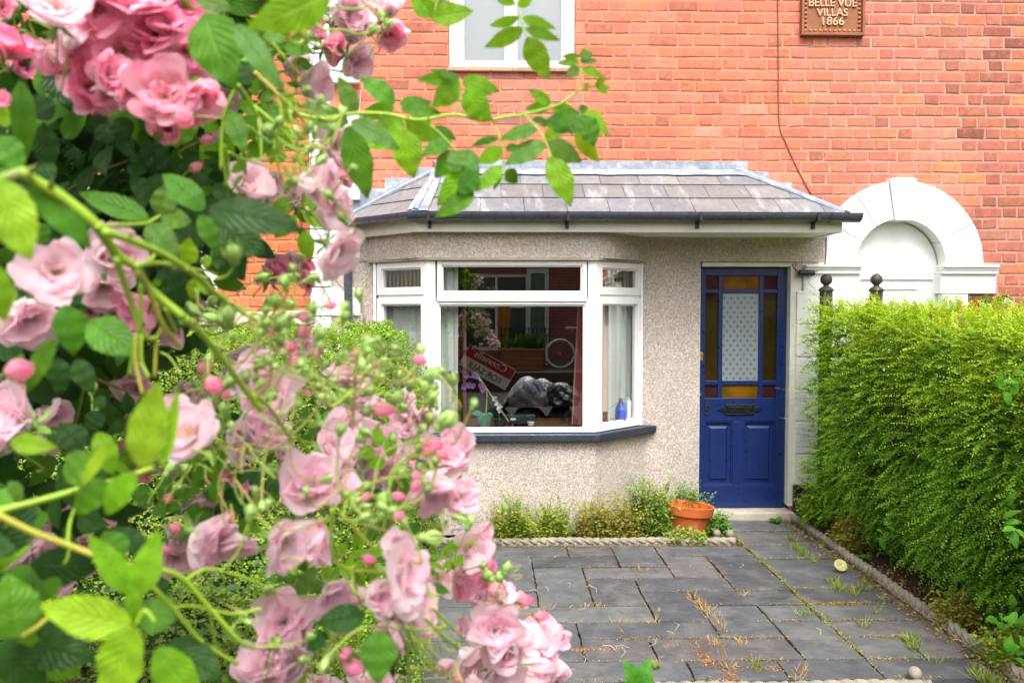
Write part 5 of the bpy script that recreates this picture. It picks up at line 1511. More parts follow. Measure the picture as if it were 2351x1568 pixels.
mb = MB(); mb.tube([(x0 + .82, yb_, zc + .5), (x0 + .79, yb_, zc + .66)], .013, 8, (.5, .5, .5)); mb.tube(smooth_path([(x0 + .62, yb_ - .26, zc + .66), (x0 + .80, yb_ - .12, zc + .68), (x0 + .80, yb_ + .12, zc + .68), (x0 + .62, yb_ + .26, zc + .66)], 5), .012, 8, (.5, .5, .5)); mb.build('handlebar', M_ATTRG, bk)
mb = MB(); mb.tube([(x0 + .43, yb_ - .1, zc - .03), (x0 + .43, yb_ + .1, zc - .03)], .016, 8, (.3, .3, .3)); mb.tube([(x0 + .43, yb_ - .09, zc - .03), (x0 + .50, yb_ - .09, zc - .19)], .012, 6, (.4, .4, .4)); mb.tube([(x0 + .43, yb_ + .09, zc - .03), (x0 + .36, yb_ + .09, zc + .13)], .012, 6, (.4, .4, .4)); mb.build('crank', M_ATTRG, bk)

pb = root('wooden_planter', (V(1205, 850, 18).x, -5.9, .37), 'orange brown wooden box against the far wall, mirrored in the bay window', 'planter')
a = V(1150, 850, 18.2); b = V(1248, 805, 18.2)
mb = MB()
for k in range(4): z = .37 + k * .11; mb.box(a.x, b.x, -5.95, -5.6, z + .004, z + .106, (.30, .10, .03))
mb.build('box_body', M_ATTR, pb, bevel=.006)
mb = MB(); mb.box(a.x - .03, b.x + .03, -5.97, -5.57, .815, .85, (.36, .14, .05)); mb.build('rim', M_ATTR, pb)
mb = MB()
for k in range(60): x = rr.uniform(a.x, b.x); big_leaf(mb, (x, -5.78, .85), (x + rr.uniform(-.15, .15), -5.7, .95 + rr.uniform(0, .3)), .08, (0, 1, .3), (.06, .16, .03), N=7)
mb.build('foliage', M_LEAF, pb, smooth=True, luv=True)
ra = root('iron_railing', (V(1220, 800, 18).x, -6.9, .37), 'black iron railings before the far house, mirrored in the bay window', 'railing')
mb = MB(); x0_, x1_ = V(1150, 790, 18.8).x, V(1262, 790, 18.8).x
for k in range(13): x = x0_ + (x1_ - x0_) * k / 12; mb.tube([(x, -6.5, .37), (x, -6.5, 1.25)], .012, 6, (.02, .02, .02)); mb.ball((x, -6.5, 1.27), .03, 8, (.02, .02, .02))
mb.build('bars', M_ATTR, ra)
mb = MB(); mb.tube([(x0_, -6.5, 1.12), (x1_, -6.5, 1.12)], .014, 6, (.02, .02, .02)); mb.tube([(x0_, -6.5, .5), (x1_, -6.5, .5)], .014, 6, (.02, .02, .02)); mb.build('rail', M_ATTR, ra)
yc = V(1157, 760, 18.6); tag(mesh_obj('banner', [(yc.x - .14 + .28 * i / 12, -6.62 + .03 * math.sin(i * 1.3), z) for z in (.78, 1.3, 1.85) for i in range(13)], [(r * 13 + i, r * 13 + i + 1, (r + 1) * 13 + i + 1, (r + 1) * 13 + i) for r in range(2) for i in range(12)], plain('mustard_cloth', (.42, .19, .02), .85), None, None, True), 'mustard yellow cloth hanging by the far house, mirrored in the bay window', 'banner')
gn = root('white_door_frame', (V(1235, 740, 19.8).x, -7.55, .37), 'white framed doorway of the far house, mirrored in the bay window', 'doorway')
mb = MB(); xd = V(1210, 740, 19.7).x; xe = V(1262, 740, 19.7).x
for a_, b_ in ((xd, xd + .10), (xe - .10, xe)): mb.box(a_, b_, -7.595, -7.5, .37, 2.7, (.62, .60, .56))
mb.box(xd, xe, -7.595, -7.49, 2.6, 2.72, (.62, .60, .56)); mb.build('frame', M_ATTR, gn)
mb = MB(); mb.box(xd + .1, xe - .1, -7.597, -7.54, .37, 2.6, (.10, .16, .12)); mb.build('door', M_ATTRG, gn)

# sale board and refuse sacks on the pavement in front of the camera, below the frame
q0, q1, q2, q3 = V(1063, 806, 11.9), V(1156, 844, 11.8), V(1192, 890, 11.7), V(1066, 838, 11.9)
sb = root('sale_board', (q0 + q2) / 2 - Vector((0, 0, .9)), 'red and white estate agent board lying tilted on the sacks, mirrored in the bay window', 'sign')
ax = (q0 - q1).normalized()                                 # reading direction, seen from the house
c = (q0 + q1 + q2 + q3) / 4; up = (q0 + q1 - q2 - q3).normalized(); up = (up - ax * up.dot(ax)).normalized(); nn = ax.cross(up)
if nn.y < 0: nn = -nn
bw, bh = (q0 - q1).length * 1.22, .34
ax = (ax + up * .12).normalized(); up = (up - ax * up.dot(ax)).normalized()
mb = MB()
def brd(u0, u1, v0, v1, d0, d1, col): mb.hexa([tuple(c + ax * u + up * v + nn * d) for d in (d0, d1) for u, v in ((u0, v0), (u1, v0), (u1, v1), (u0, v1))], col)
brd(-bw / 2, bw / 2, -bh / 2, bh / 2, -.012, 0, (.72, .72, .72)); mb.build('board', M_ATTR, sb)
mb = MB(); brd(-bw / 2 + .01, bw / 2 - .01, .0, bh / 2 - .01, .0005, .004, (.36, .02, .02)); mb.build('red_band', M_ATTR, sb)
rotm = Matrix((ax, up, nn)).transposed().to_euler()
wt, bkm = plain('board_white', (.75, .75, .75), .5), plain('board_black', (.02, .02, .02), .5)
text('lettering', 'Connells', c + up * .05 + nn * .006, .15, wt, sb, .001, rot=rotm)
text('lettering', 'FOR SALE', c - up * .13 + nn * .003, .13, bkm, sb, .001, rot=rotm)
mb = MB(); mb.tube([c + ax * .1 - up * .16 - nn * .03, Vector((c.x + .2, c.y - .05, -.045))], .02, 6, (.5, .42, .3)); mb.build('post', M_ATTR, sb)
def sack(x, y, z, r, hgt, mat, label, seed, name='refuse_sack'):
    r_ = random.Random(seed); o = root(name, (x, y, z), label, 'bag')
    nlat, nlon = 22, 34; vs, fs = [], []
    ph = [r_.uniform(0, 6) for _ in range(8)]
    for i in range(nlat + 1):
        t = i / nlat; base = max(.02, 1 - t ** 2.2) ** .5 * (1 - .1 * t)
        for k in range(nlon):
            w = 2 * math.pi * k / nlon
            rr_ = r * base * (1 + .16 * math.sin(2 * w + ph[0] + t * 4) + .12 * abs(math.sin(3.5 * w + ph[1] - t * 6)) + .09 * abs(math.sin(6 * w + t * 9 + ph[2])) - .12 + .02 * r_.uniform(-1, 1))
            vs.append((x + rr_ * math.cos(w), y + rr_ * math.sin(w), z + hgt * t))
    for i in range(nlat):
        for k in range(nlon): fs.append((i * nlon + k, i * nlon + (k + 1) % nlon, (i + 1) * nlon + (k + 1) % nlon, (i + 1) * nlon + k))
    fs.append(tuple(nlat * nlon + k for k in range(nlon)))
    mesh_obj('sack_body', vs, fs, mat, o, None, False)
    mb = MB(); mb.tube([(x + r * .4, y, z + hgt * .9), (x + r * .55, y, z + hgt * 1.02)], [r * .06, r * .14], 9); mb.build('tie', M_BLACK, o)
mblk, mclr = plain('black_polythene', (.012, .012, .02), .3, .3, 20), plain('clear_polythene', (.36, .36, .42), .3, .35, 9)
for (px, y, r, z, h, m, lab, sd) in ((1140, 1.55, .26, -.045, .5, mblk, 'black refuse sack at the bottom of the heap under the sale board', 1), (1215, 1.5, .27, -.045, .5, mblk, 'black refuse sack at the bottom middle of the heap', 2), (1290, 1.5, .26, -.045, .52, mblk, 'black refuse sack at the bottom right of the heap', 3),
                                     (1212, 1.42, .28, .42, .40, mclr, 'clear crumpled plastic sack next to the sale board, mirrored in the window', 4), (1245, 1.3, .26, .42, .36, mclr, 'pale clear sack in the middle of the heap, mirrored in the window', 5), (1290, 1.45, .26, .44, .30, mblk, 'black sack at the top right of the heap, mirrored in the window', 6)):
    sack((px - 1130) * 10.9 / 1870, y, z, r, h, m, lab, sd)
# ================================================================== THE CLIMBING ROSE
rose = root('rose_bush', (-.75, 1.15, 0), 'climbing rose bush full of pink blooms and buds leaning in from the left', 'rose bush')
rg = random.Random(42)
# tracing sheets: offsets of the enlarged views the rose was measured on (4 units = 1 pixel)
TT = {'a': (0, 0), 'b': (588, 0), 'c': (0, 392), 'd': (588, 392), 'e': (0, 784), 'f': (588, 784), 'g': (0, 1176), 'h': (588, 1176), 'r': (980, 0), 'D': None}
def pxy(k, x, y):
    if k == 'D': return x, y
    o = TT[k]; return o[0] + x / 4.0, o[1] + y / 4.0
TONE = [(.026, .088, .012), (.085, .24, .018), (.19, .43, .018), (.25, .46, .022), (.125, .27, .050)]  # third entry is lightened to imitate sky light shining through the leaf

# ---- leaves: sheet, base x y, tip x y, width, tone[, distance]
LV = [
 ('a', 1885, 120, 2130, 800, 430, 1, .62), ('a', 1800, -20, 2145, 105, 170, 4, .64), ('a', 120, 720, 270, 420, 160, 0, .85), ('a', 190, 740, 230, 1540, 190, 1, .66), ('a', -60, 1250, 215, 1560, 260, 1, .60),
 ('a', -50, 1100, 160, 1045, 150, 2, .7), ('a', 470, 1100, 260, 860, 220, 0, .85), ('a', 400, 1150, 440, 1600, 200, 0, .85), ('a', 480, 640, 640, 1000, 260, 0, .9), ('a', 1020, 970, 1260, 1290, 220, 1, .9),
 ('a', 900, 1150, 1050, 1330, 170, 0, .9), ('a', 1080, 1080, 1180, 1300, 190, 0, .88), ('a', 1800, 1060, 1490, 1340, 240, 1, .85), ('a', 2090, 1010, 2250, 1400, 180, 1, .8), ('a', 2250, 990, 2390, 1060, 110, 1, .85), ('a', 2220, 560, 2290, 800, 170, 0, .85), ('a', 1400, 1260, 1510, 1240, 80, 4, .8),
 ('a', 1300, 1340, 1560, 1560, 260, 0, 1.0), ('a', 30, 830, 60, 1000, 150, 1, .8),
 ('b', -191, 225, 260, 850, 200, 4, .58), ('b', 690, -60, -60, 270, 340, 2, .54), ('b', 60, 330, 290, 365, 110, 4, .75), ('b', 260, 430, 520, 480, 170, 1, .78), ('b', 905, 1065, 760, 695, 160, 4, .85), ('b', 1275, 960, 950, 710, 180, 1, .86),
 ('b', 1870, 715, 1470, 735, 120, 2, .86), ('b', 1870, 720, 1590, 640, 60, 4, .85), ('b', 1895, 730, 2240, 845, 140, 2, .86), ('b', 1890, 760, 2160, 875, 70, 2, .87), ('b', 1870, 750, 1620, 985, 195, 2, .86), ('b', 1915, 830, 2150, 1115, 225, 2, .85),
 ('b', 1310, 950, 1620, 950, 110, 1, .87), ('b', 1330, 1000, 1710, 1055, 135, 1, .86), ('b', 1270, 990, 950, 1060, 140, 2, .88), ('b', 1350, 1105, 1085, 1255, 240, 2, .88), ('b', 1370, 1105, 1690, 1290, 200, 2, .88), ('b', 1370, 1200, 1450, 1640, 260, 2, .84),
 ('b', 870, 1110, 1310, 1350, 180, 4, .80), ('b', 900, 1200, 1250, 1365, 170, 2, .86), ('b', 840, 1170, 1046, 1830, 275, 1, .78), ('b', 1630, 150, 1420, -80, 190, 2, .84), ('b', 1600, 170, 1995, 100, 195, 2, .82), ('b', 1640, 140, 1745, -80, 100, 4, .84),
 ('b', 740, 1080, 400, 960, 190, 4, .85), ('b', 850, 1120, 420, 1050, 190, 1, .88), ('b', 330, 1110, 270, 830, 210, 2, .9), ('b', 240, 1095, 110, 920, 130, 1, .9), ('b', 0, 1060, 160, 1000, 100, 1, .85), ('b', 1620, 1170, 1840, 1275, 110, 1, .87), ('b', 1790, 1290, 1515, 1440, 165, 1, .86),
 ('b', 1860, 1390, 1640, 1640, 190, 1, .86), ('b', 1850, 1390, 2050, 1600, 185, 4, .84), ('b', 2230, 1270, 1970, 1338, 75, 1, .87), ('b', 2260, 1365, 2030, 1500, 140, 2, .87), ('b', 820, 1170, 960, 1300, 140, 1, .88), ('b', 60, 1110, 170, 1280, 170, 0, .9), ('b', 20, 600, -40, 740, 130, 0, .9), ('b', 100, 1180, 60, 1420, 150, 1, .92), ('b', 150, 860, 80, 960, 60, 1, .9),
 ('r', 850, 160, 570, 245, 90, 2, .85), ('r', 885, 265, 535, 442, 140, 2, .85), ('r', 875, 165, 1185, 268, 100, 2, .85), ('r', 900, 260, 1230, 376, 95, 2, .85), ('r', 918, 345, 1125, 728, 210, 2, .84), ('r', 810, 45, 590, -70, 95, 2, .85), ('r', 835, 60, 985, -40, 95, 2, .85),
 ('r', 1400, 520, 1238, 520, 60, 2, .86), ('r', 1400, 520, 1522, 490, 100, 4, .86), ('r', 1400, 570, 1188, 582, 65, 2, .86), ('r', 1405, 570, 1572, 562, 65, 4, .86), ('r', 1410, 640, 1272, 684, 95, 4, .86), ('r', 1420, 640, 1622, 702, 90, 2, .86),
 ('r', 1545, 790, 1652, 712, 65, 3, .87), ('r', 1550, 800, 1692, 812, 60, 3, .87), ('r', 1560, 810, 1668, 862, 50, 3, .87), ('r', 1435, 790, 1500, 800, 60, 3, .87), ('r', 1140, 960, 928, 820, 95, 2, .87), ('r', 1130, 985, 902, 1002, 105, 2, .88), ('r', 1150, 1000, 1375, 1022, 110, 2, .88), ('r', 1160, 970, 1290, 985, 60, 1, .88),
 ('r', 1400, 1030, 1040, 1160, 130, 1, .86), ('r', 1140, 1130, 1335, 1212, 140, 1, .87), ('r', 1440, 1050, 1320, 1238, 120, 4, .83), ('r', 1400, 1020, 1482, 985, 80, 1, .87), ('r', 1430, 1060, 1545, 1345, 200, 1, .85), ('r', 1370, 1200, 1577, 1495, 150, 3, .87), ('r', 1450, 1020, 1668, 1248, 140, 3, .87), ('r', 1095, 1300, 1235, 1195, 160, 3, .89), ('r', 970, 1100, 1112, 1118, 65, 1, .87),
 ('r', 1020, 1185, 662, 1282, 135, 4, .84), ('r', 1090, 1320, 712, 1508, 190, 4, .84), ('r', 1100, 1310, 1432, 1492, 175, 4, .84), ('r', 720, 1370, 860, 1345, 75, 1, .87), ('r', 1128, 1440, 1332, 1895, 225, 2, .82),
 ('D', 1152, 381, 1094, 440, 34, 2, .86), ('D', 1092, 384, 1003, 472, 62, 2, .84), ('D', 1098, 396, 1049, 446, 48, 1, .82), ('D', 1089, 444, 998, 499, 40, 1, .82), ('D', 1158, 411, 1191, 420, 14, 1, .86), ('D', 1152, 404, 1132, 437, 12, 1, .86), ('D', 1161, 391, 1189, 416, 30, 1, .86), ('D', 1050, 346, 1044, 400, 40, 4, .83),
 ('c', -60, 60, 270, 800, 390, 3, .46), ('c', -40, 860, 50, 1410, 190, 3, .46), ('c', 300, 80, 840, 715, 270, 1, .52), ('c', -80, 20, 290, 60, 110, 1, .62), ('c', 1370, 445, 700, 180, 200, 1, .75), ('c', 1420, 260, 1190, 50, 180, 0, .82), ('c', 1465, 410, 1550, 110, 200, 4, .78), ('c', 1470, 415, 1765, 470, 180, 4, .78), ('c', 1870, 370, 1490, 0, 230, 1, .74),
 ('c', 1905, 355, 2790, 540, 330, 0, .58), ('c', 1840, 400, 2000, 745, 170, 1, .70), ('c', 1350, 490, 1650, 805, 225, 4, .78), ('c', 2000, 480, 2440, 780, 320, 0, .8), ('c', 2010, 620, 2240, 1010, 290, 0, .82), ('c', 1500, 880, 1690, 1250, 270, 0, .88), ('c', 1700, 880, 1740, 615, 175, 3, .80), ('c', 1800, 985, 1760, 1190, 120, 3, .80), ('c', 1850, 1000, 1905, 1140, 110, 3, .80), ('c', 1850, 870, 1940, 790, 90, 3, .8), ('c', 1480, 1010, 1400, 1040, 70, 2, .8),
 ('c', 600, 1230, 690, 1700, 280, 1, .64), ('c', 810, 1375, 1250, 1690, 320, 1, .64), ('c', 650, 1240, 750, 1040, 150, 0, .75), ('c', 330, 470, 420, 690, 150, 1, .8), ('c', 1500, 300, 1800, 240, 150, 0, .9), ('c', 1600, 560, 1860, 700, 240, 0, .9), ('c', 740, 310, 950, 380, 110, 0, .9), ('c', 380, -60, 480, 120, 180, 0, .8),
 ('e', 510, -30, 215, 490, 170, 1, .58), ('e', 1300, 1170, 1440, 370, 340, 3, .48), ('e', 1490, 1170, 1640, 410, 120, 3, .48), ('e', 90, 920, 495, 968, 170, 3, .52), ('e', 760, 980, 545, 735, 230, 0, .75), ('e', 930, 640, 800, 820, 160, 0, .78), ('e', 700, 160, 850, 480, 180, 0, .8), ('e', 540, 150, 560, 500, 190, 0, .8), ('e', 870, 1050, 590, 1300, 310, 1, .6), ('e', 985, 950, 735, 1340, 110, 3, .52), ('e', 895, 830, 1050, 1240, 190, 2, .58), ('e', 960, 960, 775, 935, 130, 0, .78),
 ('e', 960, 1260, 690, 1600, 230, 1, .55), ('e', 1260, 1205, 930, 1600, 230, 2, .52), ('e', 80, 1280, 205, 1475, 120, 4, .62), ('e', 880, 500, 950, 620, 110, 0, .8), ('e', 480, 780, 600, 1000, 180, 0, .85), ('e', 620, 900, 700, 1010, 120, 0, .85), ('e', 40, 960, 40, 1350, 230, 0, .8),
 ('g', 140, 1160, 60, 560, 420, 1, .50), ('g', 570, 615, 335, 795, 160, 1, .6), ('g', 1215, 1035, 335, 850, 340, 3, .48), ('g', 1185, 740, 825, 205, 220, 2, .54), ('g', 1110, 430, 950, 165, 260, 1, .62), ('g', 1270, 770, 1450, 165, 240, 2, .54), ('g', 1345, 350, 1015, 125, 180, 0, .75), ('g', 1245, 1040, 970, 1760, 440, 3, .47), ('g', 1440, 1240, 1830, 1760, 330, 2, .52), ('g', 1530, 1200, 2020, 1520, 340, 0, .62), ('g', 1280, 980, 1640, 950, 310, 1, .62), ('g', 300, 1230, 860, 1340, 340, 0, .6), ('g', 330, 1110, 600, 1010, 170, 0, .62), ('g', -20, 1230, 440, 1640, 310, 0, .58), ('g', 1230, 1030, 1200, 640, 160, 2, .52), ('g', 1480, 600, 1520, 760, 110, 0, .7),
 ('h', 1130, 1080, 1120, 1580, 300, 1, .62), ('h', 1200, 1080, 1265, 1545, 110, 0, .63), ('h', 1000, 945, 550, 1015, 240, 0, .7), ('h', 650, 1110, 445, 1270, 150, 0, .7), ('h', 380, 760, 560, 480, 150, 4, .85), ('h', 560, 220, 700, 330, 120, 0, .85),
]
# ---- canes and petioles: radius in mm at start and end, distance start and end, points
ST = [
 (4.0, 3.0, .50, .60, 'c', [(200, 20), (280, 80), (560, 240), (860, 480), (980, 640), (1100, 800), (1250, 890), (1350, 1060), (1690, 1350)]),
 (2.8, 2.4, .53, .78, 'c', [(960, 560), (1420, 730), (1800, 960), (1960, 1110), (2300, 1340), (2600, 1500)]),
 (1.7, 1.4, .53, .76, 'c', [(900, 520), (1080, 500), (1330, 485), (1470, 415)]), (1.8, 1.6, .55, .66, 'c', [(1250, 875), (1400, 850), (1600, 870), (1800, 960)]), (1.4, 1.2, .56, .62, 'c', [(1250, 875), (1370, 830), (1440, 740)]),
 (2.4, 1.7, .55, .6, 'c', [(1070, 810), (1130, 990), (1210, 1230), (1330, 1520), (1440, 1530)]), (2.2, 1.7, .56, .62, 'c', [(1270, 930), (1360, 1080), (1500, 1420), (1660, 1620)]), (1.7, 1.5, .57, .6, 'c', [(1290, 1040), (1290, 1400), (1240, 1580), (1190, 1880)]),
 (1.2, 1.1, .6, .6, 'c', [(1500, 1420), (1440, 1560), (1420, 1900)]), (3.0, 2.4, .6, .7, 'c', [(1690, 1350), (1860, 1500), (2060, 1750), (2210, 1960), (2400, 2200)]), (1.6, 1.3, .62, .66, 'c', [(1520, 1270), (1620, 1480)]),
 (1.2, 1.1, .58, .58, 'e', [(1250, -60), (1250, 200), (1310, 480)]), (1.2, 1.1, .58, .58, 'e', [(1300, -60), (1300, 180), (1370, 330)]),
 (2.4, 1.9, .55, .62, 'e', [(-40, 1560), (400, 1450), (800, 1335), (1100, 1260), (1400, 1160)]),
 (2.4, 2.0, .52, .56, 'g', [(-40, 10), (300, 180), (600, 290), (950, 425), (1110, 470)]), (2.1, 1.7, .56, .64, 'g', [(1110, 470), (1450, 520), (1680, 610), (1920, 870), (2200, 1180), (2340, 1240)]), (1.9, 1.6, .56, .64, 'g', [(1250, 520), (1290, 570), (1590, 880), (1850, 1180), (2180, 1390)]),
 (1.3, 1.1, .6, .66, 'g', [(1700, 620), (1900, 520), (2150, 570), (2400, 650)]), (1.3, 1.1, .6, .66, 'g', [(1590, 870), (1750, 860), (1920, 890), (2150, 930), (2400, 880)]), (1.2, 1.0, .62, .66, 'g', [(1920, 890), (1980, 1250), (2020, 1560)]), (1.2, 1.0, .55, .54, 'g', [(1240, 500), (1250, 640), (1200, 760), (1230, 1030)]),
 (1.3, 1.1, .5, .5, 'g', [(1250, 1030), (1330, 900), (1420, 1000)]), (1.2, 1.0, .6, .6, 'g', [(640, 320), (620, 420), (590, 470)]), (1.3, 1.0, .56, .6, 'g', [(620, 300), (640, 100), (690, -50)]), (1.8, 1.5, .55, .6, 'g', [(200, 1130), (330, 1060), (480, 950), (760, 900)]),
 (1.8, 1.3, .72, .74, 'a', [(2180, 780), (2080, 1000), (2040, 1200), (2030, 1567)]), (1.8, 1.5, .72, .76, 'a', [(2185, 780), (2290, 930), (2400, 1130)]), (1.2, 1.0, .74, .76, 'a', [(2060, 1340), (2090, 1420), (2100, 1600), (2060, 1700)]), (1.2, 1.0, .74, .76, 'a', [(2050, 1330), (2060, 1500), (2080, 1680), (2130, 1740)]), (1.2, .9, .74, .78, 'a', [(2100, 1400), (2230, 1460), (2420, 1520)]),
 (1.6, 1.2, .60, .62, 'a', [(1670, -20), (1730, 50), (1790, 90)]),
 (2.0, 1.4, .8, .84, 'b', [(-20, 660), (200, 870), (340, 1000), (430, 1110), (490, 1230)]), (1.6, 1.2, .8, .82, 'b', [(-20, 970), (200, 1160), (330, 1300), (400, 1480), (470, 1567)]), (1.5, 1.2, .78, .8, 'b', [(150, 395), (300, 580), (430, 720)]), (1.3, 1.1, .8, .8, 'b', [(0, 1000), (40, 1250), (50, 1480)]),
 (1.1, .9, .81, .84, 'b', [(350, 1010), (500, 1030), (610, 1095), (710, 1100), (760, 1060)]), (1.2, .9, .81, .84, 'b', [(345, 1010), (360, 1090), (460, 1190)]), (1.1, .9, .81, .83, 'b', [(160, 1290), (260, 1430), (370, 1455), (440, 1410)]), (1.0, .8, .81, .83, 'b', [(180, 1330), (250, 1345), (400, 1330), (490, 1270)]), (1.0, .8, .83, .85, 'b', [(540, 1370), (650, 1310), (720, 1220)]),
 (1.2, .9, .8, .82, 'b', [(170, 1340), (210, 1567), (230, 1640)]), (1.1, .9, .8, .8, 'b', [(240, 1100), (170, 1240), (170, 1330)]), (1.1, .9, .8, .8, 'b', [(200, 890), (230, 1020), (240, 1110), (300, 1160)]), (1.4, 1.1, .74, .78, 'b', [(260, 290), (310, 380), (390, 405), (430, 370)]), (1.4, 1.1, .74, .8, 'b', [(360, 265), (460, 370), (540, 420), (600, 440)]),
 (2.2, 1.0, .84, .87, 'b', [(300, 1030), (600, 1090), (915, 1045), (1200, 1050), (1400, 1095), (1550, 1100), (1820, 1055), (2080, 1110), (2270, 1080), (2470, 1050), (2700, 990), (2820, 940), (2990, 820), (3115, 792)]),
 (.8, .6, .86, .86, 'b', [(1275, 960), (1330, 1050), (1380, 1200)]), (.9, .6, .86, .86, 'b', [(1870, 720), (1865, 900), (1855, 1055)]), (.9, .6, .86, .84, 'b', [(1520, 1100), (1650, 1190), (1850, 1390)]), (.9, .6, .86, .86, 'r', [(610, 1120), (670, 1270), (700, 1370), (710, 1567), (715, 1650)]), (.9, .6, .86, .83, 'r', [(900, 1060), (1020, 1190), (1100, 1320), (1140, 1445)]),
 (1.0, .6, .85, .84, 'r', [(770, -60), (860, 160), (920, 345)]), (.9, .6, .86, .86, 'r', [(1405, 560), (1410, 640), (1390, 740), (1370, 860)]), (.8, .6, .84, .83, 'b', [(1690, -60), (1640, 90), (1605, 160)]),
 (1.2, .9, .82, .84, 'b', [(720, 30), (780, 80), (960, 80), (1080, 20)]), (1.2, .9, .82, .84, 'b', [(520, 210), (620, 270), (800, 280), (950, 315), (1040, 300)]), (1.1, .8, .82, .85, 'b', [(960, 0), (1060, 100), (1150, 200)]),
 (1.8, 1.4, .64, .74, 'f', [(0, 500), (150, 640), (240, 780), (330, 900)]), (1.8, 1.4, .66, .72, 'f', [(760, 1360), (830, 1460), (900, 1560)]), (1.5, 1.2, .66, .72, 'f', [(860, 1390), (1060, 1420), (1250, 1560)]), (1.2, .9, .62, .7, 'f', [(700, 600), (850, 480), (1000, 300)]),
 (1.8, 1.2, .66, .72, 'h', [(700, -40), (690, 250), (720, 440), (830, 520), (910, 490)]), (1.4, 1.0, .68, .72, 'h', [(880, 540), (930, 750), (1000, 920)]), (1.6, 1.1, .66, .76, 'h', [(1310, 1060), (1380, 1250), (1400, 1560)]), (1.6, 1.1, .66, .76, 'h', [(1370, 1040), (1500, 1300), (1660, 1460)]), (1.6, 1.2, .7, .78, 'h', [(1540, 960), (1750, 1160), (1850, 1230)]), (1.5, 1.2, .72, .8, 'h', [(1610, 870), (1750, 1010), (1900, 1150)]), (1.3, 1.0, .72, .78, 'h', [(1380, 1060), (1560, 1080), (1760, 1040)]), (1.2, 1.0, .72, .78, 'h', [(1420, 1130), (1600, 1350), (1700, 1500)]), (1.2, 1.0, .74, .78, 'h', [(1420, 1430), (1650, 1450)]), (1.5, 1.2, .66, .7, 'h', [(780, 10), (960, 210), (1080, 330)]),
]
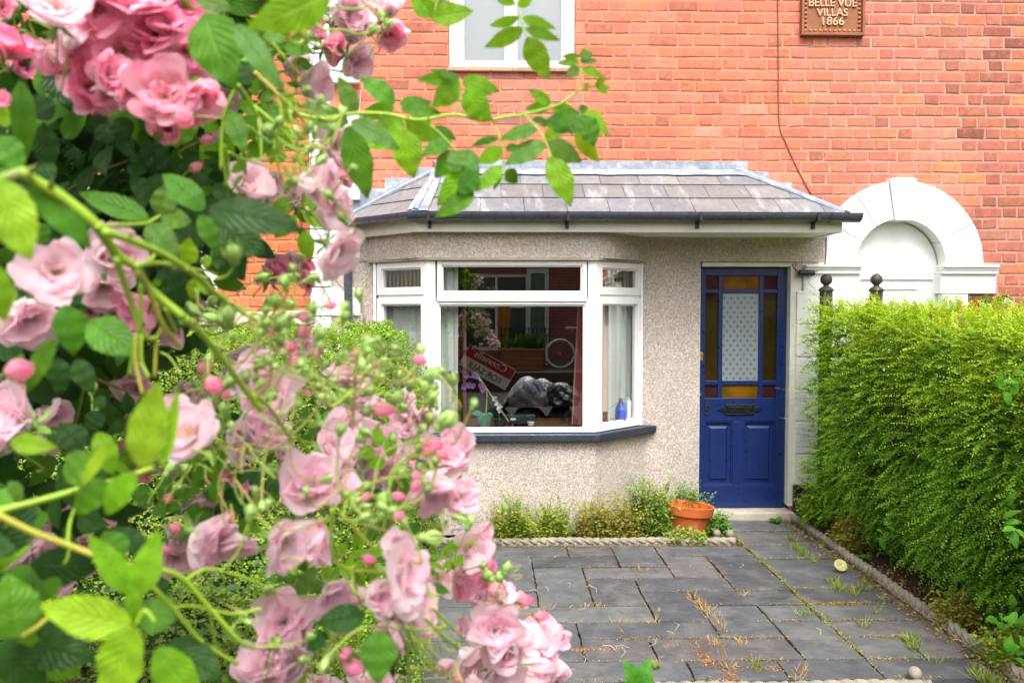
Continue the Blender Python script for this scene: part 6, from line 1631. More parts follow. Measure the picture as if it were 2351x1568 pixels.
# ---- open blooms: sheet, x, y, size, tone (0 pale .. 2 deep), form (0 open, 1 cupped, 2 closed), facing hint
BL_ = [
 ('a', 520, 130, 490, 0, 0, 'f'), ('a', 900, 80, 350, 1, 1, 'd'), ('a', 640, 380, 300, 1, 1, 'd'), ('a', 600, 570, 340, 1, 0, 'd'), ('a', 860, 820, 420, 2, 1, 'f'), ('a', 1130, 480, 440, 1, 0, 'f'), ('a', 1290, 110, 490, 1, 0, 'u'), ('a', 1440, 300, 360, 2, 1, 'f'), ('a', 1700, 480, 420, 2, 0, 'r'), ('a', 1680, 90, 380, 2, 0, 'f'), ('a', 1520, 900, 500, 1, 0, 'f'), ('a', 1220, 800, 330, 1, 1, 'd'), ('a', 1800, 900, 330, 1, 1, 'd'), ('a', 1985, 900, 300, 0, 1, 'r'), ('a', 80, 430, 340, 2, 1, 'r'), ('a', 20, 940, 150, 1, 1, 'd'), ('a', 20, 60, 170, 1, 1, 'f'), ('a', 1350, 590, 380, 1, 1, 'f'), ('a', 1490, 640, 320, 2, 1, 'l'), ('a', 1960, 740, 230, 0, 1, 'd'), ('a', 1940, 1370, 200, 0, 1, 'd'), ('a', 1930, 1170, 180, 0, 0, 'r'), ('a', 1000, 700, 300, 1, 1, 'd'),
 ('b', 720, 440, 260, 1, 2, 'rd'), ('b', 900, 550, 250, 0, 1, 'rd'), ('b', 880, 350, 170, 0, 1, 'd'), ('b', 510, 790, 300, 0, 1, 'r'), ('b', 840, 110, 330, 0, 1, 'd'), ('b', 1210, 80, 240, 0, 1, 'u'), ('b', 1220, 290, 240, 1, 1, 'd'), ('b', 690, 1370, 400, 0, 0, 'r'), ('b', 560, 200, 210, 1, 1, 'l'), ('b', 350, 560, 220, 0, 1, 'd'), ('b', 970, 220, 180, 0, 1, 'f'), ('b', 560, 340, 120, 1, 1, 'f'),
 ('d', 560, 110, 440, 0, 1, 'r'), ('d', 660, 330, 350, 0, 0, 'd'), ('d', 710, 720, 420, 0, 0, 'fr'), ('d', 200, 930, 270, 1, 2, 'r'), ('d', 820, 50, 170, 1, 2, 'r'), ('d', 90, 130, 240, 0, 1, 'd'), ('d', 330, 260, 260, 0, 1, 'l'), ('d', -90, 150, 360, 0, 0, 'f'), ('d', 420, 990, 150, 1, 2, 'd'), ('d', 470, 860, 130, 1, 2, 'd'), ('d', 350, 850, 150, 0, 1, 'd'), ('d', 480, 1060, 120, 1, 2, 'd'),
 ('c', 510, 940, 520, 0, 0, 'f'), ('c', 1030, 770, 440, 0, 1, 'u'), ('c', 950, 1060, 400, 0, 0, 'f'), ('c', 170, 1080, 280, 2, 1, 'r'), ('c', 230, 1340, 420, 0, 1, 'd'), ('c', 860, 1280, 320, 1, 0, 'f'), ('c', 1330, 1300, 390, 1, 1, 'l'), ('c', 1550, 1530, 180, 0, 1, 'f'), ('c', 1740, 1270, 200, 1, 1, 'd'), ('c', 30, 1480, 180, 0, 1, 'd'),
 ('e', 120, 720, 440, 0, 1, 'l'), ('e', 430, 700, 340, 0, 1, 'd'), ('e', 1240, 440, 280, 0, 1, 'f'), ('e', 1220, 740, 170, 0, 1, 'l'), ('e', 1200, 1060, 240, 1, 1, 'd'), ('e', 1750, 860, 480, 0, 0, 'f'), ('e', 1750, 590, 260, 0, 1, 'd'), ('e', 2240, 170, 240, 0, 1, 'd'), ('e', 1660, 1070, 300, 0, 1, 'd'), ('e', 2090, 1210, 260, 1, 1, 'd'), ('e', 2010, 1330, 250, 0, 0, 'd'), ('e', 1830, 1540, 280, 0, 1, 'd'), ('e', 1720, 440, 160, 0, 1, 'f'), ('e', 20, 440, 120, 0, 1, 'd'),
 ('g', 100, 290, 430, 0, 1, 'l'), ('g', 440, 40, 280, 0, 1, 'r'), ('g', 480, 430, 290, 0, 0, 'f'), ('g', 580, 580, 250, 0, 1, 'd'), ('g', 790, 290, 190, 0, 1, 'f'), ('g', 940, 130, 160, 0, 1, 'd'), ('g', 800, 470, 210, 0, 0, 'd'), ('g', 1900, 260, 440, 0, 1, 'd'), ('g', 1620, 240, 200, 0, 1, 'd'), ('g', 1620, 410, 270, 0, 1, 'd'),
 ('f', 60, 470, 440, 0, 1, 'f'), ('f', 40, 820, 380, 0, 1, 'd'), ('f', 830, 350, 330, 0, 0, 'ru'), ('f', 860, 570, 280, 0, 1, 'd'), ('f', 740, 800, 380, 0, 1, 'd'), ('f', 680, 1010, 420, 0, 0, 'd'), ('f', 1100, 930, 330, 0, 1, 'f'), ('f', 1090, 1170, 320, 0, 1, 'd'), ('f', 500, 1330, 440, 0, 1, 'fr'), ('f', 1680, 1080, 370, 0, 1, 'fr'), ('f', 1640, 1340, 420, 0, 1, 'd'), ('f', 1400, 720, 290, 0, 1, 'd'), ('f', 1390, 890, 240, 0, 1, 'd'), ('f', 1150, 1360, 250, 1, 1, 'd'), ('f', 820, 1180, 260, 0, 1, 'd'), ('f', 400, 40, 200, 0, 1, 'd'), ('f', 230, 1020, 140, 0, 1, 'd'), ('f', 860, 1340, 170, 0, 1, 'd'),
 ('h', 220, 290, 480, 0, 0, 'd'), ('h', 250, 1000, 400, 0, 1, 'f'), ('h', 90, 1430, 420, 0, 1, 'u'), ('h', 680, 700, 400, 0, 0, 'd'), ('h', 1320, 560, 520, 0, 0, 'fr'), ('h', 1440, 870, 430, 0, 1, 'd'), ('h', 1940, 320, 340, 0, 0, 'fr'), ('h', 1920, 590, 310, 1, 1, 'd'), ('h', 1660, 640, 230, 0, 1, 'd'), ('h', 2060, 780, 250, 0, 1, 'u'), ('h', 2260, 800, 270, 0, 0, 'u'), ('h', 1910, 1290, 360, 0, 0, 'd'), ('h', 2190, 1080, 390, 0, 1, 'f'), ('h', 1980, 1470, 300, 0, 1, 'd'), ('h', 1920, 1060, 180, 0, 1, 'l'), ('h', 1070, 1560, 340, 0, 0, 'u'), ('h', 540, 1600, 220, 0, 1, 'u'),
 ('D', 1231, 1450, 80, 0, 0, 'fr'), ('D', 1240, 1508, 72, 0, 1, 'd'), ('D', 1195, 1498, 76, 0, 1, 'f'), ('D', 1147, 1545, 92, 0, 0, 'd'), ('D', 1222, 1545, 84, 0, 1, 'd'),
]
# ---- buds: sheet, x, y, size, kind (0 green, 1 pink)
BD_ = [('a', 975, 380, 150, 1), ('a', 120, 60, 140, 0), ('a', 50, 150, 130, 0), ('a', 1890, 1285, 110, 1), ('a', 1690, 1090, 210, 1), ('a', 1790, 1540, 110, 1),
 ('b', 470, 340, 110, 0), ('b', 1075, 285, 100, 0), ('b', 1210, 230, 90, 0), ('b', 790, 1040, 110, 0), ('b', 540, 1210, 100, 0), ('b', 680, 1190, 95, 0), ('b', 745, 1170, 95, 0), ('b', 380, 1220, 100, 0), ('b', 480, 1370, 100, 0), ('b', 1150, 150, 100, 0),
 ('d', 800, 440, 100, 0), ('d', 480, 370, 90, 0), ('d', 330, 975, 110, 0), ('d', 495, 1005, 110, 0), ('d', 560, 990, 80, 0), ('d', 405, 790, 90, 0), ('d', 120, 1205, 110, 0), ('d', 195, 1210, 105, 0), ('d', 80, 1390, 170, 0), ('d', 235, 1390, 180, 0), ('d', 430, 1480, 140, 1), ('d', 440, 1345, 120, 1), ('d', 60, 980, 130, 0),
 ('c', 2080, 530, 140, 0), ('c', 2140, 760, 190, 0), ('c', 1780, 1270, 140, 0), ('c', 1950, 1200, 120, 0), ('c', 2100, 1330, 190, 0), ('c', 2050, 1380, 150, 0), ('c', 1960, 1350, 150, 0),
 ('e', 170, 270, 260, 1), ('e', 190, 385, 140, 1), ('e', 1965, 390, 200, 1), ('e', 2075, 485, 110, 1), ('e', 1880, 240, 150, 1), ('e', 840, 430, 110, 0), ('e', 1560, 1170, 130, 0), ('e', 1690, 1170, 110, 0), ('e', 1920, 1040, 130, 0), ('e', 1640, 1340, 130, 0), ('e', 2050, 620, 120, 0), ('e', 1810, 400, 120, 0), ('e', 1930, 560, 110, 0), ('e', 1540, 1440, 110, 1), ('e', 140, 1530, 130, 1),
 ('f', 260, 60, 180, 1), ('f', 330, 180, 140, 1), ('f', 1145, 620, 190, 1), ('f', 450, 470, 80, 1), ('f', 1300, 1420, 120, 1), ('f', 1580, 1400, 110, 1), ('f', 1590, 970, 190, 1),
 ('f', 790, 150, 130, 0), ('f', 940, 150, 110, 0), ('f', 1050, 170, 140, 0), ('f', 1150, 60, 130, 0), ('f', 1280, 110, 140, 0), ('f', 1310, 310, 110, 0), ('f', 1420, 390, 120, 0), ('f', 1560, 420, 150, 0), ('f', 1640, 420, 95, 0), ('f', 1800, 345, 140, 0), ('f', 1625, 560, 140, 0), ('f', 1740, 730, 200, 0), ('f', 1030, 460, 120, 0), ('f', 1280, 520, 160, 0), ('f', 1350, 600, 120, 0), ('f', 640, 520, 150, 0), ('f', 260, 500, 140, 0), ('f', 420, 280, 110, 0), ('f', 360, 540, 110, 0), ('f', 640, 210, 100, 0), ('f', 120, 130, 140, 0), ('f', 1600, 700, 110, 0), ('f', 1530, 800, 100, 0), ('f', 120, 1180, 140, 0), ('f', 240, 1140, 110, 0), ('f', 1260, 900, 100, 0), ('f', 1325, 1210, 150, 0), ('f', 1520, 1160, 150, 0), ('f', 1870, 1310, 130, 0), ('f', 1560, 1490, 130, 0), ('f', 1700, 1500, 110, 0), ('f', 980, 1530, 140, 0), ('f', 720, 830, 130, 0),
 ('h', 1150, 40, 120, 0), ('h', 1600, 230, 170, 0), ('h', 1700, 130, 120, 0), ('h', 1880, 50, 130, 0), ('h', 1960, 90, 120, 0), ('h', 290, 330, 130, 0), ('h', 280, 510, 140, 0), ('h', 120, 700, 140, 0), ('h', 540, 970, 120, 0), ('h', 700, 1110, 120, 0), ('h', 840, 1070, 120, 0), ('h', 530, 1290, 130, 0), ('h', 670, 1310, 140, 0), ('h', 350, 1300, 120, 0), ('h', 1000, 1390, 110, 0), ('h', 2080, 490, 80, 0), ('h', 2140, 580, 110, 0), ('h', 2230, 600, 100, 0), ('h', 2300, 510, 100, 0),
 ('h', 550, 110, 150, 1), ('h', 410, 650, 130, 1), ('h', 1020, 430, 130, 1), ('h', 880, 1410, 190, 1), ('h', 1830, 1500, 140, 1), ('h', 2330, 1320, 130, 1), ('g', 1600, 140, 120, 1), ('g', 1510, 340, 110, 1), ('g', 2110, 30, 120, 1), ('D', 1203, 1380, 38, 1), ('D', 1240, 1412, 32, 1), ('D', 1163, 1304, 24, 0), ('D', 1148, 1323, 26, 0), ('D', 1118, 1321, 26, 0), ('D', 1175, 1505, 32, 1), ('D', 1046, 1556, 30, 1)]

# ---- canes
samples = []                                    # points along every cane: what the flower stalks grow from
canes = []
for i, (r0, r1, d0, d1, k, pts) in enumerate(ST):
    n = len(pts)
    P = [U(*pxy(k, x, y), d0 + (d1 - d0) * j / (n - 1)) for j, (x, y) in enumerate(pts)]
    P = smooth_path(P, 6)
    m = len(P)
    rr_ = [(r0 + (r1 - r0) * j / (m - 1)) * .001 for j in range(m)]
    yel = rg.random()
    c0 = (.29, .46, .028) if yel < .75 else (.42, .40, .05)
    mb = MB(); mb.tube(P, rr_, 8, c0)
    if r0 > 2.0:                                # thorns
        for j in range(3, m - 2, 7):
            t = (P[j + 1] - P[j]).normalized(); b = t.orthogonal().normalized(); b.rotate(Matrix.Rotation(rg.uniform(0, 6.28), 3, t))
            mb.tube([P[j], P[j] + b * (rr_[j] * 2.6) - t * rr_[j]], [rr_[j] * .9, .0001], 5, (.26, .24, .05))
    mb.build('cane', M_STEM, rose, smooth=True)
    samples += P
# main canes rising from the ground, out of sight to the left
for pts in (((-1.05, 1.35, -.05), (-1.1, 1.2, .5), (-1.0, 1.05, 1.0), (-.82, .80, 1.42), (-.56, .58, 1.72), U(*pxy('c', 200, 20), .50)), ((-1.2, 1.65, -.05), (-1.25, 1.6, .7), (-1.15, 1.5, 1.4), (-.9, 1.4, 1.95), (-.5, 1.3, 2.4)), ((-.95, 1.4, -.05), (-1.0, 1.3, .8), (-.9, 1.1, 1.5), (-.8, 1.0, 2.2), (-.65, .95, 2.5)),
            ((-.9, 1.3, -.05), (-.9, 1.1, .5), (-.72, .85, .95), (-.48, .6, 1.24), U(*pxy('g', -40, 10), .52))):
    P = smooth_path(pts, 8); mb = MB(); mb.tube(P, [.009 - .0055 * j / (len(P) - 1) for j in range(len(P))], 8, (.22, .31, .05)); mb.build('cane', M_STEM, rose, smooth=True); samples += P[16:]

# ---- leaves: the largest one by one, the rest of the foliage as one mass
def leaf_pts(rec):
    k, bx_, by, tx, ty, w, tone, d = rec
    b2, t2 = pxy(k, bx_, by), pxy(k, tx, ty); w = w / 4 if k != 'D' else w
    Lp = math.hypot(t2[0] - b2[0], t2[1] - b2[1])
    Lm = Lp * d / F
    dz = Lm * rg.uniform(-.30, .22)
    return U(*b2, d), U(*t2, d + dz), w * d / F, tone, Lp * w
recs = sorted([(leaf_pts(r), r) for r in LV], key=lambda q: -q[0][4])
rest = MB()
for i, ((b, t, w, tone, area), r) in enumerate(recs):
    c = tuple(np.clip(np.array(TONE[tone]) * rg.uniform(.85, 1.2) * np.array((rg.uniform(.9, 1.12), 1, rg.uniform(.8, 1.2))), 0, .8))
    view = (EYEV - b).normalized()
    up = Vector((0, 0, 1))
    nh = view * rg.uniform(.8, 1.2) + up * (rg.uniform(.1, .6) if tone not in (2, 3) else rg.uniform(-.25, .35)) + Vector((rg.uniform(-.45, .45), 0, 0))
    mb = MB() if i < 98 else rest
    N = 26 if area > 2500 else 16
    big_leaf(mb, b, t, w * 1.08, nh, c, rg.uniform(.10, .30), rg.uniform(.0, .08), .05, N, rg.uniform(0, .12))
    if i < 98: mb.build('leaf', M_LEAF, rose, smooth=True, luv=True)
P, D, Nn, L, T = [], [], [], [], []
def fill(n, poly, d0, d1, tones, lmin=.035, lmax=.06, holes=()):
    """compound leaves through a block of the bush"""
    xs_ = [p[0] for p in poly]; ys_ = [p[1] for p in poly]; k = 0
    def inside(x, y):
        c = False
        for i in range(len(poly)):
            (x1, y1), (x2, y2) = poly[i], poly[i - 1]
            if (y1 > y) != (y2 > y) and x < (x2 - x1) * (y - y1) / (y2 - y1) + x1: c = not c
        return c
    while k < n:
        x, y = rg.uniform(min(xs_), max(xs_)), rg.uniform(min(ys_), max(ys_))
        if not inside(x, y): continue
        d = rg.uniform(d0, d1); c = U(x, y, d); ax_ = Vector((rg.gauss(0, 1), rg.gauss(0, .7), rg.gauss(-.25, .8))).normalized()
        sd_ = ax_.cross(Vector((rg.gauss(0, .5), -1, rg.gauss(.8, .5)))).normalized(); nn_ = sd_.cross(ax_)
        tone = np.array(rg.choice(tones)) * rg.uniform(.75, 1.25); l = rg.uniform(lmin, lmax)
        for j in range(5):
            s = (0, 1, -1, 1, -1)[j]; o = (1.0, .62, .62, .18, .18)[j]
            b = c + ax_ * (o * l * 1.3) + sd_ * (s * l * .08); a = (ax_ * (1 if s == 0 else .55) + sd_ * s * .9 + nn_ * rg.uniform(-.35, .25)).normalized()
            big_leaf(rest, b, b + a * l, l * .56, nn_ + sd_ * rg.uniform(-.4, .4), tuple(tone * rg.uniform(.85, 1.15)), .22, .08, .0, 6)
        k += 1
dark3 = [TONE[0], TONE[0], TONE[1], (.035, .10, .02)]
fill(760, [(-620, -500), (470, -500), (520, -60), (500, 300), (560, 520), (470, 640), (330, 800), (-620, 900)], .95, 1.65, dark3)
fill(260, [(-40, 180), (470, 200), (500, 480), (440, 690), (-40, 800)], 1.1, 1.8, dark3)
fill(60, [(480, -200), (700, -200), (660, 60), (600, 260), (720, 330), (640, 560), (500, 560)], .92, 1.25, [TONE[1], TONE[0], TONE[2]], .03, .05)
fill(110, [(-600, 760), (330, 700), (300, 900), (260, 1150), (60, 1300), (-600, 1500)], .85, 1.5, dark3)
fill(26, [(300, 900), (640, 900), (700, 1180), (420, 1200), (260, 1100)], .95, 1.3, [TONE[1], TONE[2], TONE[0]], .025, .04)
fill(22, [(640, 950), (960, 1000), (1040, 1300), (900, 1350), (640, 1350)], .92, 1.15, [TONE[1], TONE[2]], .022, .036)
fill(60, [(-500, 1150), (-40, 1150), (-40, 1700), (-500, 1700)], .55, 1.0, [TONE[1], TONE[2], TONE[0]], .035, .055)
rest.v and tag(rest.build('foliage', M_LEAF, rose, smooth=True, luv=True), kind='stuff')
mb = MB()                                       # woody twigs inside
for i in range(90):
    p = U(rg.uniform(-500, 520), rg.uniform(-300, 1000), rg.uniform(.95, 1.6)); q = [p]; d = Vector((rg.gauss(.3, 1), rg.gauss(0, .6), rg.gauss(0, .8))).normalized()
    for k in range(4): q.append(q[-1] + d * .07); d = (d + Vector((rg.gauss(0, .3), rg.gauss(0, .3), rg.gauss(0, .3)))).normalized()
    mb.tube(q, [.0022, .002, .0018, .0016, .0012], 4, rg.choice([(.09, .11, .03), (.10, .06, .035), (.16, .24, .04)]), cap=False)
tag(mb.build('twigs', M_STEM, rose), kind='stuff')

# ---- flowers
PAL = [((.985, .91, .88), (.985, .73, .80), (.98, .50, .66)), ((.96, .72, .72), (.95, .48, .62), (.94, .34, .53)), ((.95, .60, .66), (.94, .38, .56), (.92, .24, .47))]  # deeper sets also put the shade of the upper-left cluster into the pink
def bloom_mesh(tone, form, seed):
    """semi-double rose of unit diameter, opening along +Z from its calyx at the origin"""
    r = random.Random(seed); base, mid, edge = [np.array(c) for c in PAL[tone]]
    vs, fs, cs = [], [], []
    whorls = [[(5, 1.02, .64, 1.16, .66), (5, .88, .52, .84, .60), (4, .56, .34, .50, .52)],
              [(5, 1.02, .66, .74, .72), (4, .92, .58, .50, .68), (3, .66, .42, .26, .58)],
              [(4, 1.02, .60, .44, .80), (4, .95, .52, .30, .74), (3, .85, .40, .16, .6)]][form]
    A, B = 9, 9
    for wi, (n, ln, wd, op, _) in enumerate(whorls):
        off = r.uniform(0, 6.28)
        for k in range(n):
            th = off + k * 6.2832 / n + r.uniform(-.32, .32)
            l = ln * .52 * r.uniform(.80, 1.16); w = wd * .60 * r.uniform(.82, 1.18)
            o = op * r.uniform(.68, 1.30); cup = r.uniform(.22, .42) * (1.3 if form else 1); refl = r.uniform(.1, .75) if form < 2 else r.uniform(-.15, .25)
            ph, ph2, notch = r.uniform(0, 6), r.uniform(0, 6), r.uniform(.0, .10)
            kc = r.uniform(.88, 1.08); n0 = len(vs); side = r.uniform(-.25, .25)
            pr, pz = 0.0, 0.0; prof = []
            for b in range(B + 1):
                v = b / B
                ang = o * (.45 + 1.0 * v - .55 * v * v * (1 if form else .55)) + (refl * max(0, v - .72) / .28 * .9)
                prof.append((pr, pz, ang))
                pr += l / B * math.sin(ang); pz += l / B * math.cos(ang)
            for b in range(B + 1):
                v = b / B; pr, pz, ang = prof[b]
                ww = w * (math.sin(min(1, v * 1.06 + .02) * math.pi * .5) ** .75) * (1 if v < .72 else math.sqrt(max(0.02, 1 - ((v - .72) / .30) ** 2)))
                for a in range(A + 1):
                    u = a / A * 2 - 1
                    drop = notch * l * (1 - abs(u)) ** 2 * (v ** 6)
                    x = pr - drop * math.sin(ang); z = pz - drop * math.cos(ang)
                    y = u * ww
                    inw = cup * ww * u * u * (1.1 - .5 * v)          # edges curl towards the axis
                    rip = .026 * math.sin(u * 3.4 + ph + v * 3) * v * v + .016 * math.sin(u * 9 + ph2) * v ** 3 + side * y * v * .3
                    nx_, nz_ = -math.cos(ang), math.sin(ang)
                    x += nx_ * (inw + rip); z += nz_ * (inw + rip)
                    X = x * math.cos(th) - y * math.sin(th); Y = x * math.sin(th) + y * math.cos(th)
                    vs.append((X, Y, z)); 
                    f = v ** 1.2; e = max(0, v - .7) / .3
                    c = base * (1 - f) + mid * f
                    c = c * (1 - e * .55) + edge * e * .55
                    if wi == 0 and tone == 0: c = c * .65 + np.array((.98, .80, .87)) * .35
                    cs.append(tuple(np.clip(c * kc, 0, .95)))
            for b in range(B):
                for a in range(A):
                    i = n0 + b * (A + 1) + a; fs.append((i, i + 1, i + A + 2, i + A + 1))
    me = bpy.data.meshes.new('bloom'); me.from_pydata(vs, [], fs)
    at = me.attributes.new('Col', 'FLOAT_COLOR', 'POINT'); cc = np.ones((len(vs), 4), np.float32); cc[:, :3] = cs; at.data.foreach_set('color', cc.ravel())
    me.polygons.foreach_set('use_smooth', np.ones(len(fs), dtype=bool)); me.materials.append(M_PETAL)
    return me
BM = {(t, f): [bloom_mesh(t, f, 100 * t + 10 * f + s) for s in range(6)] for t in range(3) for f in range(3)}
def mesh_of(mb, name, mat, smooth=True):
    o = mb.build(name, mat, None, smooth=smooth); me = o.data; bpy.data.objects.remove(o); return me
mb = MB()                                       # calyx: hip and five sepals
mb.lathe([(.012, -.14, (.22, .34, .06)), (.045, -.12, (.24, .38, .06)), (.065, -.06, (.22, .36, .06)), (.05, 0, (.20, .34, .06)), (.001, .02, (.2, .34, .06))], n=10)
for k in range(5):
    w = k * 1.2566; a = Vector((math.cos(w), math.sin(w), 0))
    big_leaf(mb, a * .04 + Vector((0, 0, -.02)), a * .30 + Vector((0, 0, -.10 + .06 * (k % 2))), .09, (0, 0, -1), (.17, .32, .05), .2, .1, 0, 6)
CALYX = mesh_of(mb, 'calyx', M_STEM)
mb = MB()                                       # stamens
for k in range(34):
    w = k * 2.4; rr_ = .03 + .0026 * k; e = Vector((math.cos(w) * rr_ * 1.7, math.sin(w) * rr_ * 1.7, .20 + .02 * math.sin(k * 3)))
    mb.tube([(math.cos(w) * .02, math.sin(w) * .02, .04), e], .004, 3, (.72, .58, .16), cap=False); mb.ball(e, .013, 6, (.66, .38, .06))
STAM = mesh_of(mb, 'stamens', M_STEM)
def bud_mesh(kind, seed):
    r = random.Random(seed); mb = MB(); g1, g2 = (.24, .40, .075), (.36, .52, .14)
    if kind == 0:
        mb.lathe([(.03, -.5, g1), (.13, -.44, g1), (.19, -.33, g1), (.16, -.22, g1), (.20, -.12, g2), (.24, .02, g2), (.21, .16, g2), (.12, .30, g2), (.045, .40, g2), (.02, .5, g1)], n=12)
        for k in range(5):
            w = k * 1.2566 + r.uniform(-.1, .1); a = Vector((math.cos(w), math.sin(w), 0))
            big_leaf(mb, a * .17 + Vector((0, 0, -.22)), a * r.uniform(.10, .24) + Vector((0, 0, r.uniform(.42, .62))), .20, a, (.33, .50, .13), .1, .20, 0, 8)
    else:
        p1, p2, p3 = (.88, .60, .60), (.88, .30, .48), (.84, .14, .36)
        mb.lathe([(.03, -.5, g1), (.10, -.45, g1), (.13, -.36, g1), (.10, -.26, g1)], n=10)
        for q in range(5):
            w0 = q * 1.2566 + .3; A_ = 6; B_ = 8; vs, fs, cs = [], [], []
            for b in range(B_ + 1):
                v = b / B_; rad = .27 * math.sin(math.pi * (.10 + .86 * v) ** .85) ** .8 * (1.0 - .08 * (q % 3)) + .004
                for a in range(A_ + 1):
                    u = a / A_ * 2 - 1; w = w0 + u * .85 * (1 - .45 * v) + v * .8
                    rr_ = rad + .02 * u + .006 * q
                    vs.append((math.cos(w) * rr_, math.sin(w) * rr_, -.30 + .80 * v - .05 * u * u * v)); c = np.array(p1) * (1 - v) + np.array(p2) * v; c = c * (1 - .4 * v * v) + np.array(p3) * .4 * v * v; cs.append(tuple(c))
            for b in range(B_):
                for a in range(A_): i = b * (A_ + 1) + a; fs.append((i, i + 1, i + A_ + 2, i + A_ + 1))
            mb.add(vs, fs, cs)
        for k in range(5):
            w = k * 1.2566 + .6; a = Vector((math.cos(w), math.sin(w), 0))
            big_leaf(mb, a * .10 + Vector((0, 0, -.28)), a * r.uniform(.28, .42) + Vector((0, 0, r.uniform(-.12, .30))), .15, a, (.22, .36, .06), .1, .15, 0, 7)
    return mesh_of(mb, 'bud', M_PETAL if kind else M_STEM)
BUD = {k: [bud_mesh(k, 30 * k + s) for s in range(3)] for k in (0, 1)}

HINT = {'f': (.35, -1, .2), 'd': (.75, -.55, -.30), 'u': (.3, -.7, .6), 'l': (-.8, -.6, .1), 'r': (.8, -.6, .1)}
stalks = MB()
def stalk(p, ax_, l):
    """thin stalk from the back of a flower to the nearest cane"""
    b = p - ax_ * l
    best, bd = None, 1e9
    for s in samples:
        dv = (s - b).length + max(0, (s - b).dot(ax_)) * 1.5
        if dv < bd: best, bd = s, dv
    if bd > .075: best = b - ax_ * .02 + Vector((-.008, .012, -.012))
    m = b - ax_ * min(.03, bd * .45)
    stalks.tube(smooth_path([p - ax_ * l * .5, b, m.lerp(best, .35), best], 4), .0009, 5, rg.choice([(.26, .38, .05), (.29, .36, .06), (.32, .28, .07)]), cap=False)
def place(name, me, c, ax_, size, parent=rose):
    o = bpy.data.objects.new(name, me); link(o, parent)
    o.rotation_mode = 'QUATERNION'; q = ax_.to_track_quat('Z', 'Y')
    from mathutils import Quaternion
    o.rotation_quaternion = q @ Quaternion((0, 0, 1), rg.uniform(0, 6.28)); o.scale = (size,) * 3; o.location = c - wloc(parent)
    return o
BLs = sorted(BL_, key=lambda b: -(b[3] if b[0] != 'D' else b[3] * 4))
minor_v = []
for i, (k, x, y, dia, tone, form, hint) in enumerate(BLs):
    px, py = pxy(k, x, y); dp = dia / 4 if k != 'D' else dia
    dist = min(1.15, max(.52, .047 * F / dp)) * rg.uniform(.95, 1.05)
    if k == 'a' and tone > 0: dist = rg.uniform(.74, .92)
    size = dp * dist / F * (1.36, 1.70, 1.75)[form]
    ax_ = Vector((0, 0, 0))
    for h in hint: ax_ += Vector(HINT[h])
    ax_ = (ax_.normalized() + Vector((rg.gauss(.12, .42), rg.gauss(0, .22), rg.gauss(0, .40)))).normalized()
    c = U(px, py, dist) - ax_ * size * (.12, .24, .30)[form]
    if i < 100:
        o = place('bloom', rg.choice(BM[(tone, form)]), c, ax_, size)
        for nm, me in (('calyx', CALYX),) + ((('stamens', STAM),) if form < 2 else ()):
            ch = bpy.data.objects.new(nm, me); link(ch, o)
    else: minor_v.append((rg.choice(BM[(tone, form)]), c, ax_, size))
    stalk(c, ax_, size * .14)
    for rep in range(2 if k in 'fheD' and dp > 50 else (1 if k in 'ag' and dp > 70 else 0)):      # a smaller neighbour in the same truss
        a2 = (ax_ + Vector((rg.gauss(0, .6), rg.gauss(-.1, .3), rg.gauss(-.1, .6)))).normalized(); s2 = size * rg.uniform(.55, .8)
        w2 = rg.uniform(0, 6.28); c2 = U(px + math.cos(w2) * dp * .62, py + math.sin(w2) * dp * .56, dist + rg.uniform(.0, .05)) - a2 * s2 * .2
        minor_v.append((rg.choice(BM[(tone, rg.choice((0, 1, 1, 2)))]), c2, a2, s2)); stalk(c2, a2, s2 * .14)
def merged(name, lst, mat):
    V, Fc, Cc = [], [], []; n0 = 0
    for me, c, ax_, size in lst:
        n = len(me.vertices); v = np.empty(n * 3, np.float32); me.vertices.foreach_get('co', v); v = v.reshape(-1, 3)
        Rm = np.array(ax_.to_track_quat('Z', 'Y').to_matrix()); V.append(v @ Rm.T * size + np.array(c))
        col = np.empty(n * 4, np.float32); me.attributes['Col'].data.foreach_get('color', col); Cc.append(col.reshape(-1, 4))
        Fc += [tuple(i + n0 for i in p.vertices) for p in me.polygons]; n0 += n
    return tag(mesh_obj(name, np.concatenate(V), Fc, mat, rose, np.concatenate(Cc), True), kind='stuff')
if minor_v: merged('small_blooms', minor_v, M_PETAL)
for (cx_, cy_, sx_, sy_, n_) in ((640, 765, 75, 55, 26), (760, 850, 110, 50, 20), (920, 850, 70, 40, 15), (985, 1070, 60, 60, 12), (760, 1160, 110, 50, 14), (860, 1010, 90, 60, 6), (720, 1480, 110, 40, 14), (560, 900, 60, 90, 10), (700, 330, 60, 60, 10)):
    for q in range(n_): BD_.append(('D', rg.gauss(cx_, sx_), rg.gauss(cy_, sy_), rg.uniform(18, 31), 0 if rg.random() < .9 else 1, rg.uniform(.60, .80)))
BDs = sorted(BD_, key=lambda b: -(b[3] if b[0] != 'D' else b[3] * 4)); minor0, minor1 = [], []
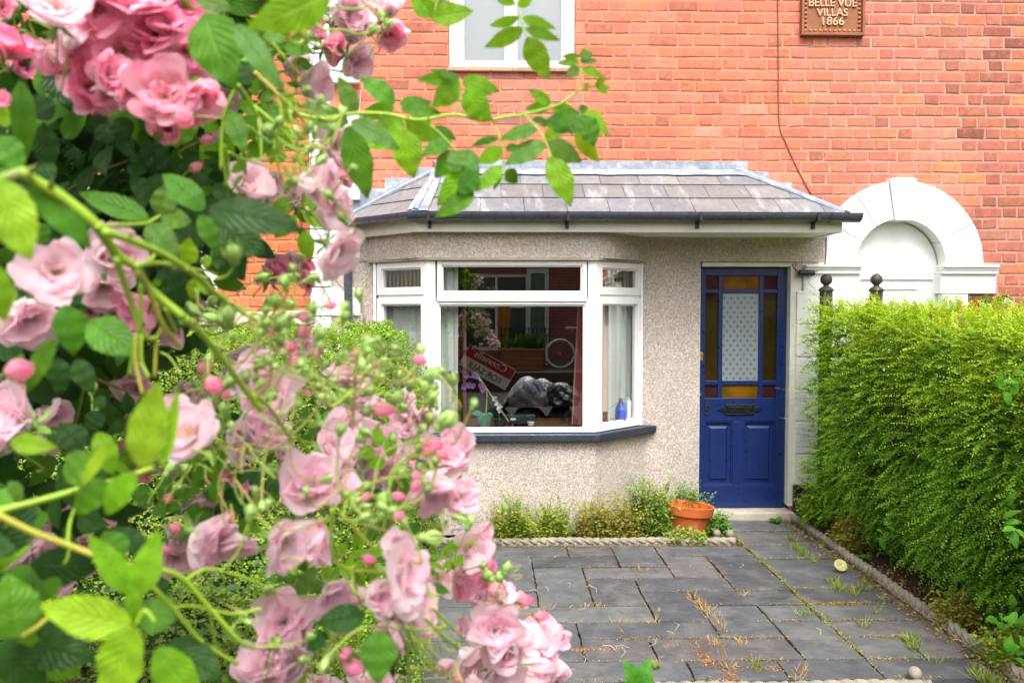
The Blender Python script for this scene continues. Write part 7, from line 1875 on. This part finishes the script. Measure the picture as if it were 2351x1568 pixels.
for i, rec in enumerate(BDs):
    k, x, y, sz, kind = rec[:5]
    px, py = pxy(k, x, y); sp_ = sz / 4 if k != 'D' else sz
    dist = min(.95, max(.56, (.019 if kind else .0165) * F / sp_)) * rg.uniform(.95, 1.05)
    if len(rec) > 5: dist = rec[5]
    size = sp_ * dist / F * 1.45
    ax_ = (Vector((.35, -.35, .55)) + Vector((rg.gauss(0, .45), rg.gauss(0, .35), rg.gauss(0, .4)))).normalized()
    if kind: ax_ = (Vector((.75, -.45, .05)) + Vector((rg.gauss(0, .3), rg.gauss(0, .2), rg.gauss(0, .35)))).normalized()
    c = U(px, py, dist); me = rg.choice(BUD[kind])
    if i < 100: place('bud', me, c, ax_, size)
    else: (minor1 if kind else minor0).append((me, c, ax_, size))
    stalk(c, ax_, size * .5)
if minor0: merged('small_green_buds', minor0, M_STEM)
if minor1: merged('small_pink_buds', minor1, M_PETAL)
for i in range(90):                            # the tangle of thin bare flower stalks in the lower trusses
    px, py = rg.choice([(rg.gauss(560, 90), rg.gauss(760, 70)), (rg.gauss(700, 110), rg.gauss(900, 80)), (rg.gauss(780, 110), rg.gauss(1180, 60)), (rg.gauss(980, 60), rg.gauss(1440, 60)), (rg.gauss(640, 80), rg.gauss(330, 60)), (rg.gauss(520, 60), rg.gauss(1060, 80))])
    p = U(px, py, rg.uniform(.66, .84)); w = rg.gauss(-.75, .5); l = rg.uniform(.018, .042)
    e = p + Vector((math.cos(w) * l, rg.uniform(-.02, .02), math.sin(w) * l)); m = p.lerp(e, .5) + Vector((rg.uniform(-.006, .006), 0, rg.uniform(-.008, .008)))
    stalks.tube(smooth_path([p, m, e], 3), rg.uniform(.0006, .0011), 5, rg.choice([(.25, .37, .05), (.29, .38, .06), (.32, .27, .07), (.20, .32, .04)]), cap=False)
tag(stalks.build('flower_stalks', M_STEM, rose, smooth=True), kind='stuff')
# ================================================================== LIGHT AND CAMERA
w = bpy.data.worlds.new('World'); S.world = w; w.use_nodes = True
nt = w.node_tree; nt.nodes.clear()
sky = nt.nodes.new('ShaderNodeTexSky'); sky.sky_type = 'NISHITA'; sky.sun_disc = False
SUN_EL, SUN_AZ = R(58), R(174)          # azimuth from +Y clockwise: high, behind the camera and a little to the left
sky.sun_elevation = SUN_EL; sky.sun_rotation = SUN_AZ
sky.air_density = 1.0; sky.dust_density = 6.0; sky.ozone_density = 1.0
hs = nt.nodes.new('ShaderNodeHueSaturation'); hs.inputs['Saturation'].default_value = .22
bg = nt.nodes.new('ShaderNodeBackground'); bg.inputs['Strength'].default_value = .15
wo = nt.nodes.new('ShaderNodeOutputWorld')
nt.links.new(sky.outputs[0], hs.inputs['Color']); nt.links.new(hs.outputs[0], bg.inputs['Color']); nt.links.new(bg.outputs[0], wo.inputs['Surface'])
sl = bpy.data.lights.new('sun', 'SUN'); sl.energy = 1.2; sl.angle = R(22); sl.color = (1.0, .965, .92)
so = bpy.data.objects.new('sun', sl); link(so)
sd = Vector((math.sin(SUN_AZ) * math.cos(SUN_EL), math.cos(SUN_AZ) * math.cos(SUN_EL), math.sin(SUN_EL)))
so.rotation_euler = sd.to_track_quat('Z', 'Y').to_euler(); so.location = sd * 20

cd = bpy.data.cameras.new('camera'); cam_o = bpy.data.objects.new('camera', cd); link(cam_o)
cam_o.location = EYEV; cam_o.rotation_euler = CAMROT.to_euler()
cd.sensor_width = 36; cd.lens = 36 * F / 2351; cd.clip_start = .05; cd.clip_end = 300
cd.dof.use_dof = True; cd.dof.focus_distance = 5.2; cd.dof.aperture_fstop = 7
S.camera = cam_o
S.view_settings.view_transform = 'Standard'; S.view_settings.look = 'None'
S.view_settings.exposure = 1.15; S.view_settings.gamma = 1
S.render.engine = 'CYCLES'
S.cycles.max_bounces = 7; S.cycles.diffuse_bounces = 4; S.cycles.glossy_bounces = 3; S.cycles.transmission_bounces = 4; S.cycles.transparent_max_bounces = 10
S.cycles.caustics_reflective = False; S.cycles.caustics_refractive = False
S.cycles.use_denoising = True
try: S.cycles.denoiser = 'OPENIMAGEDENOISE'
except Exception: pass
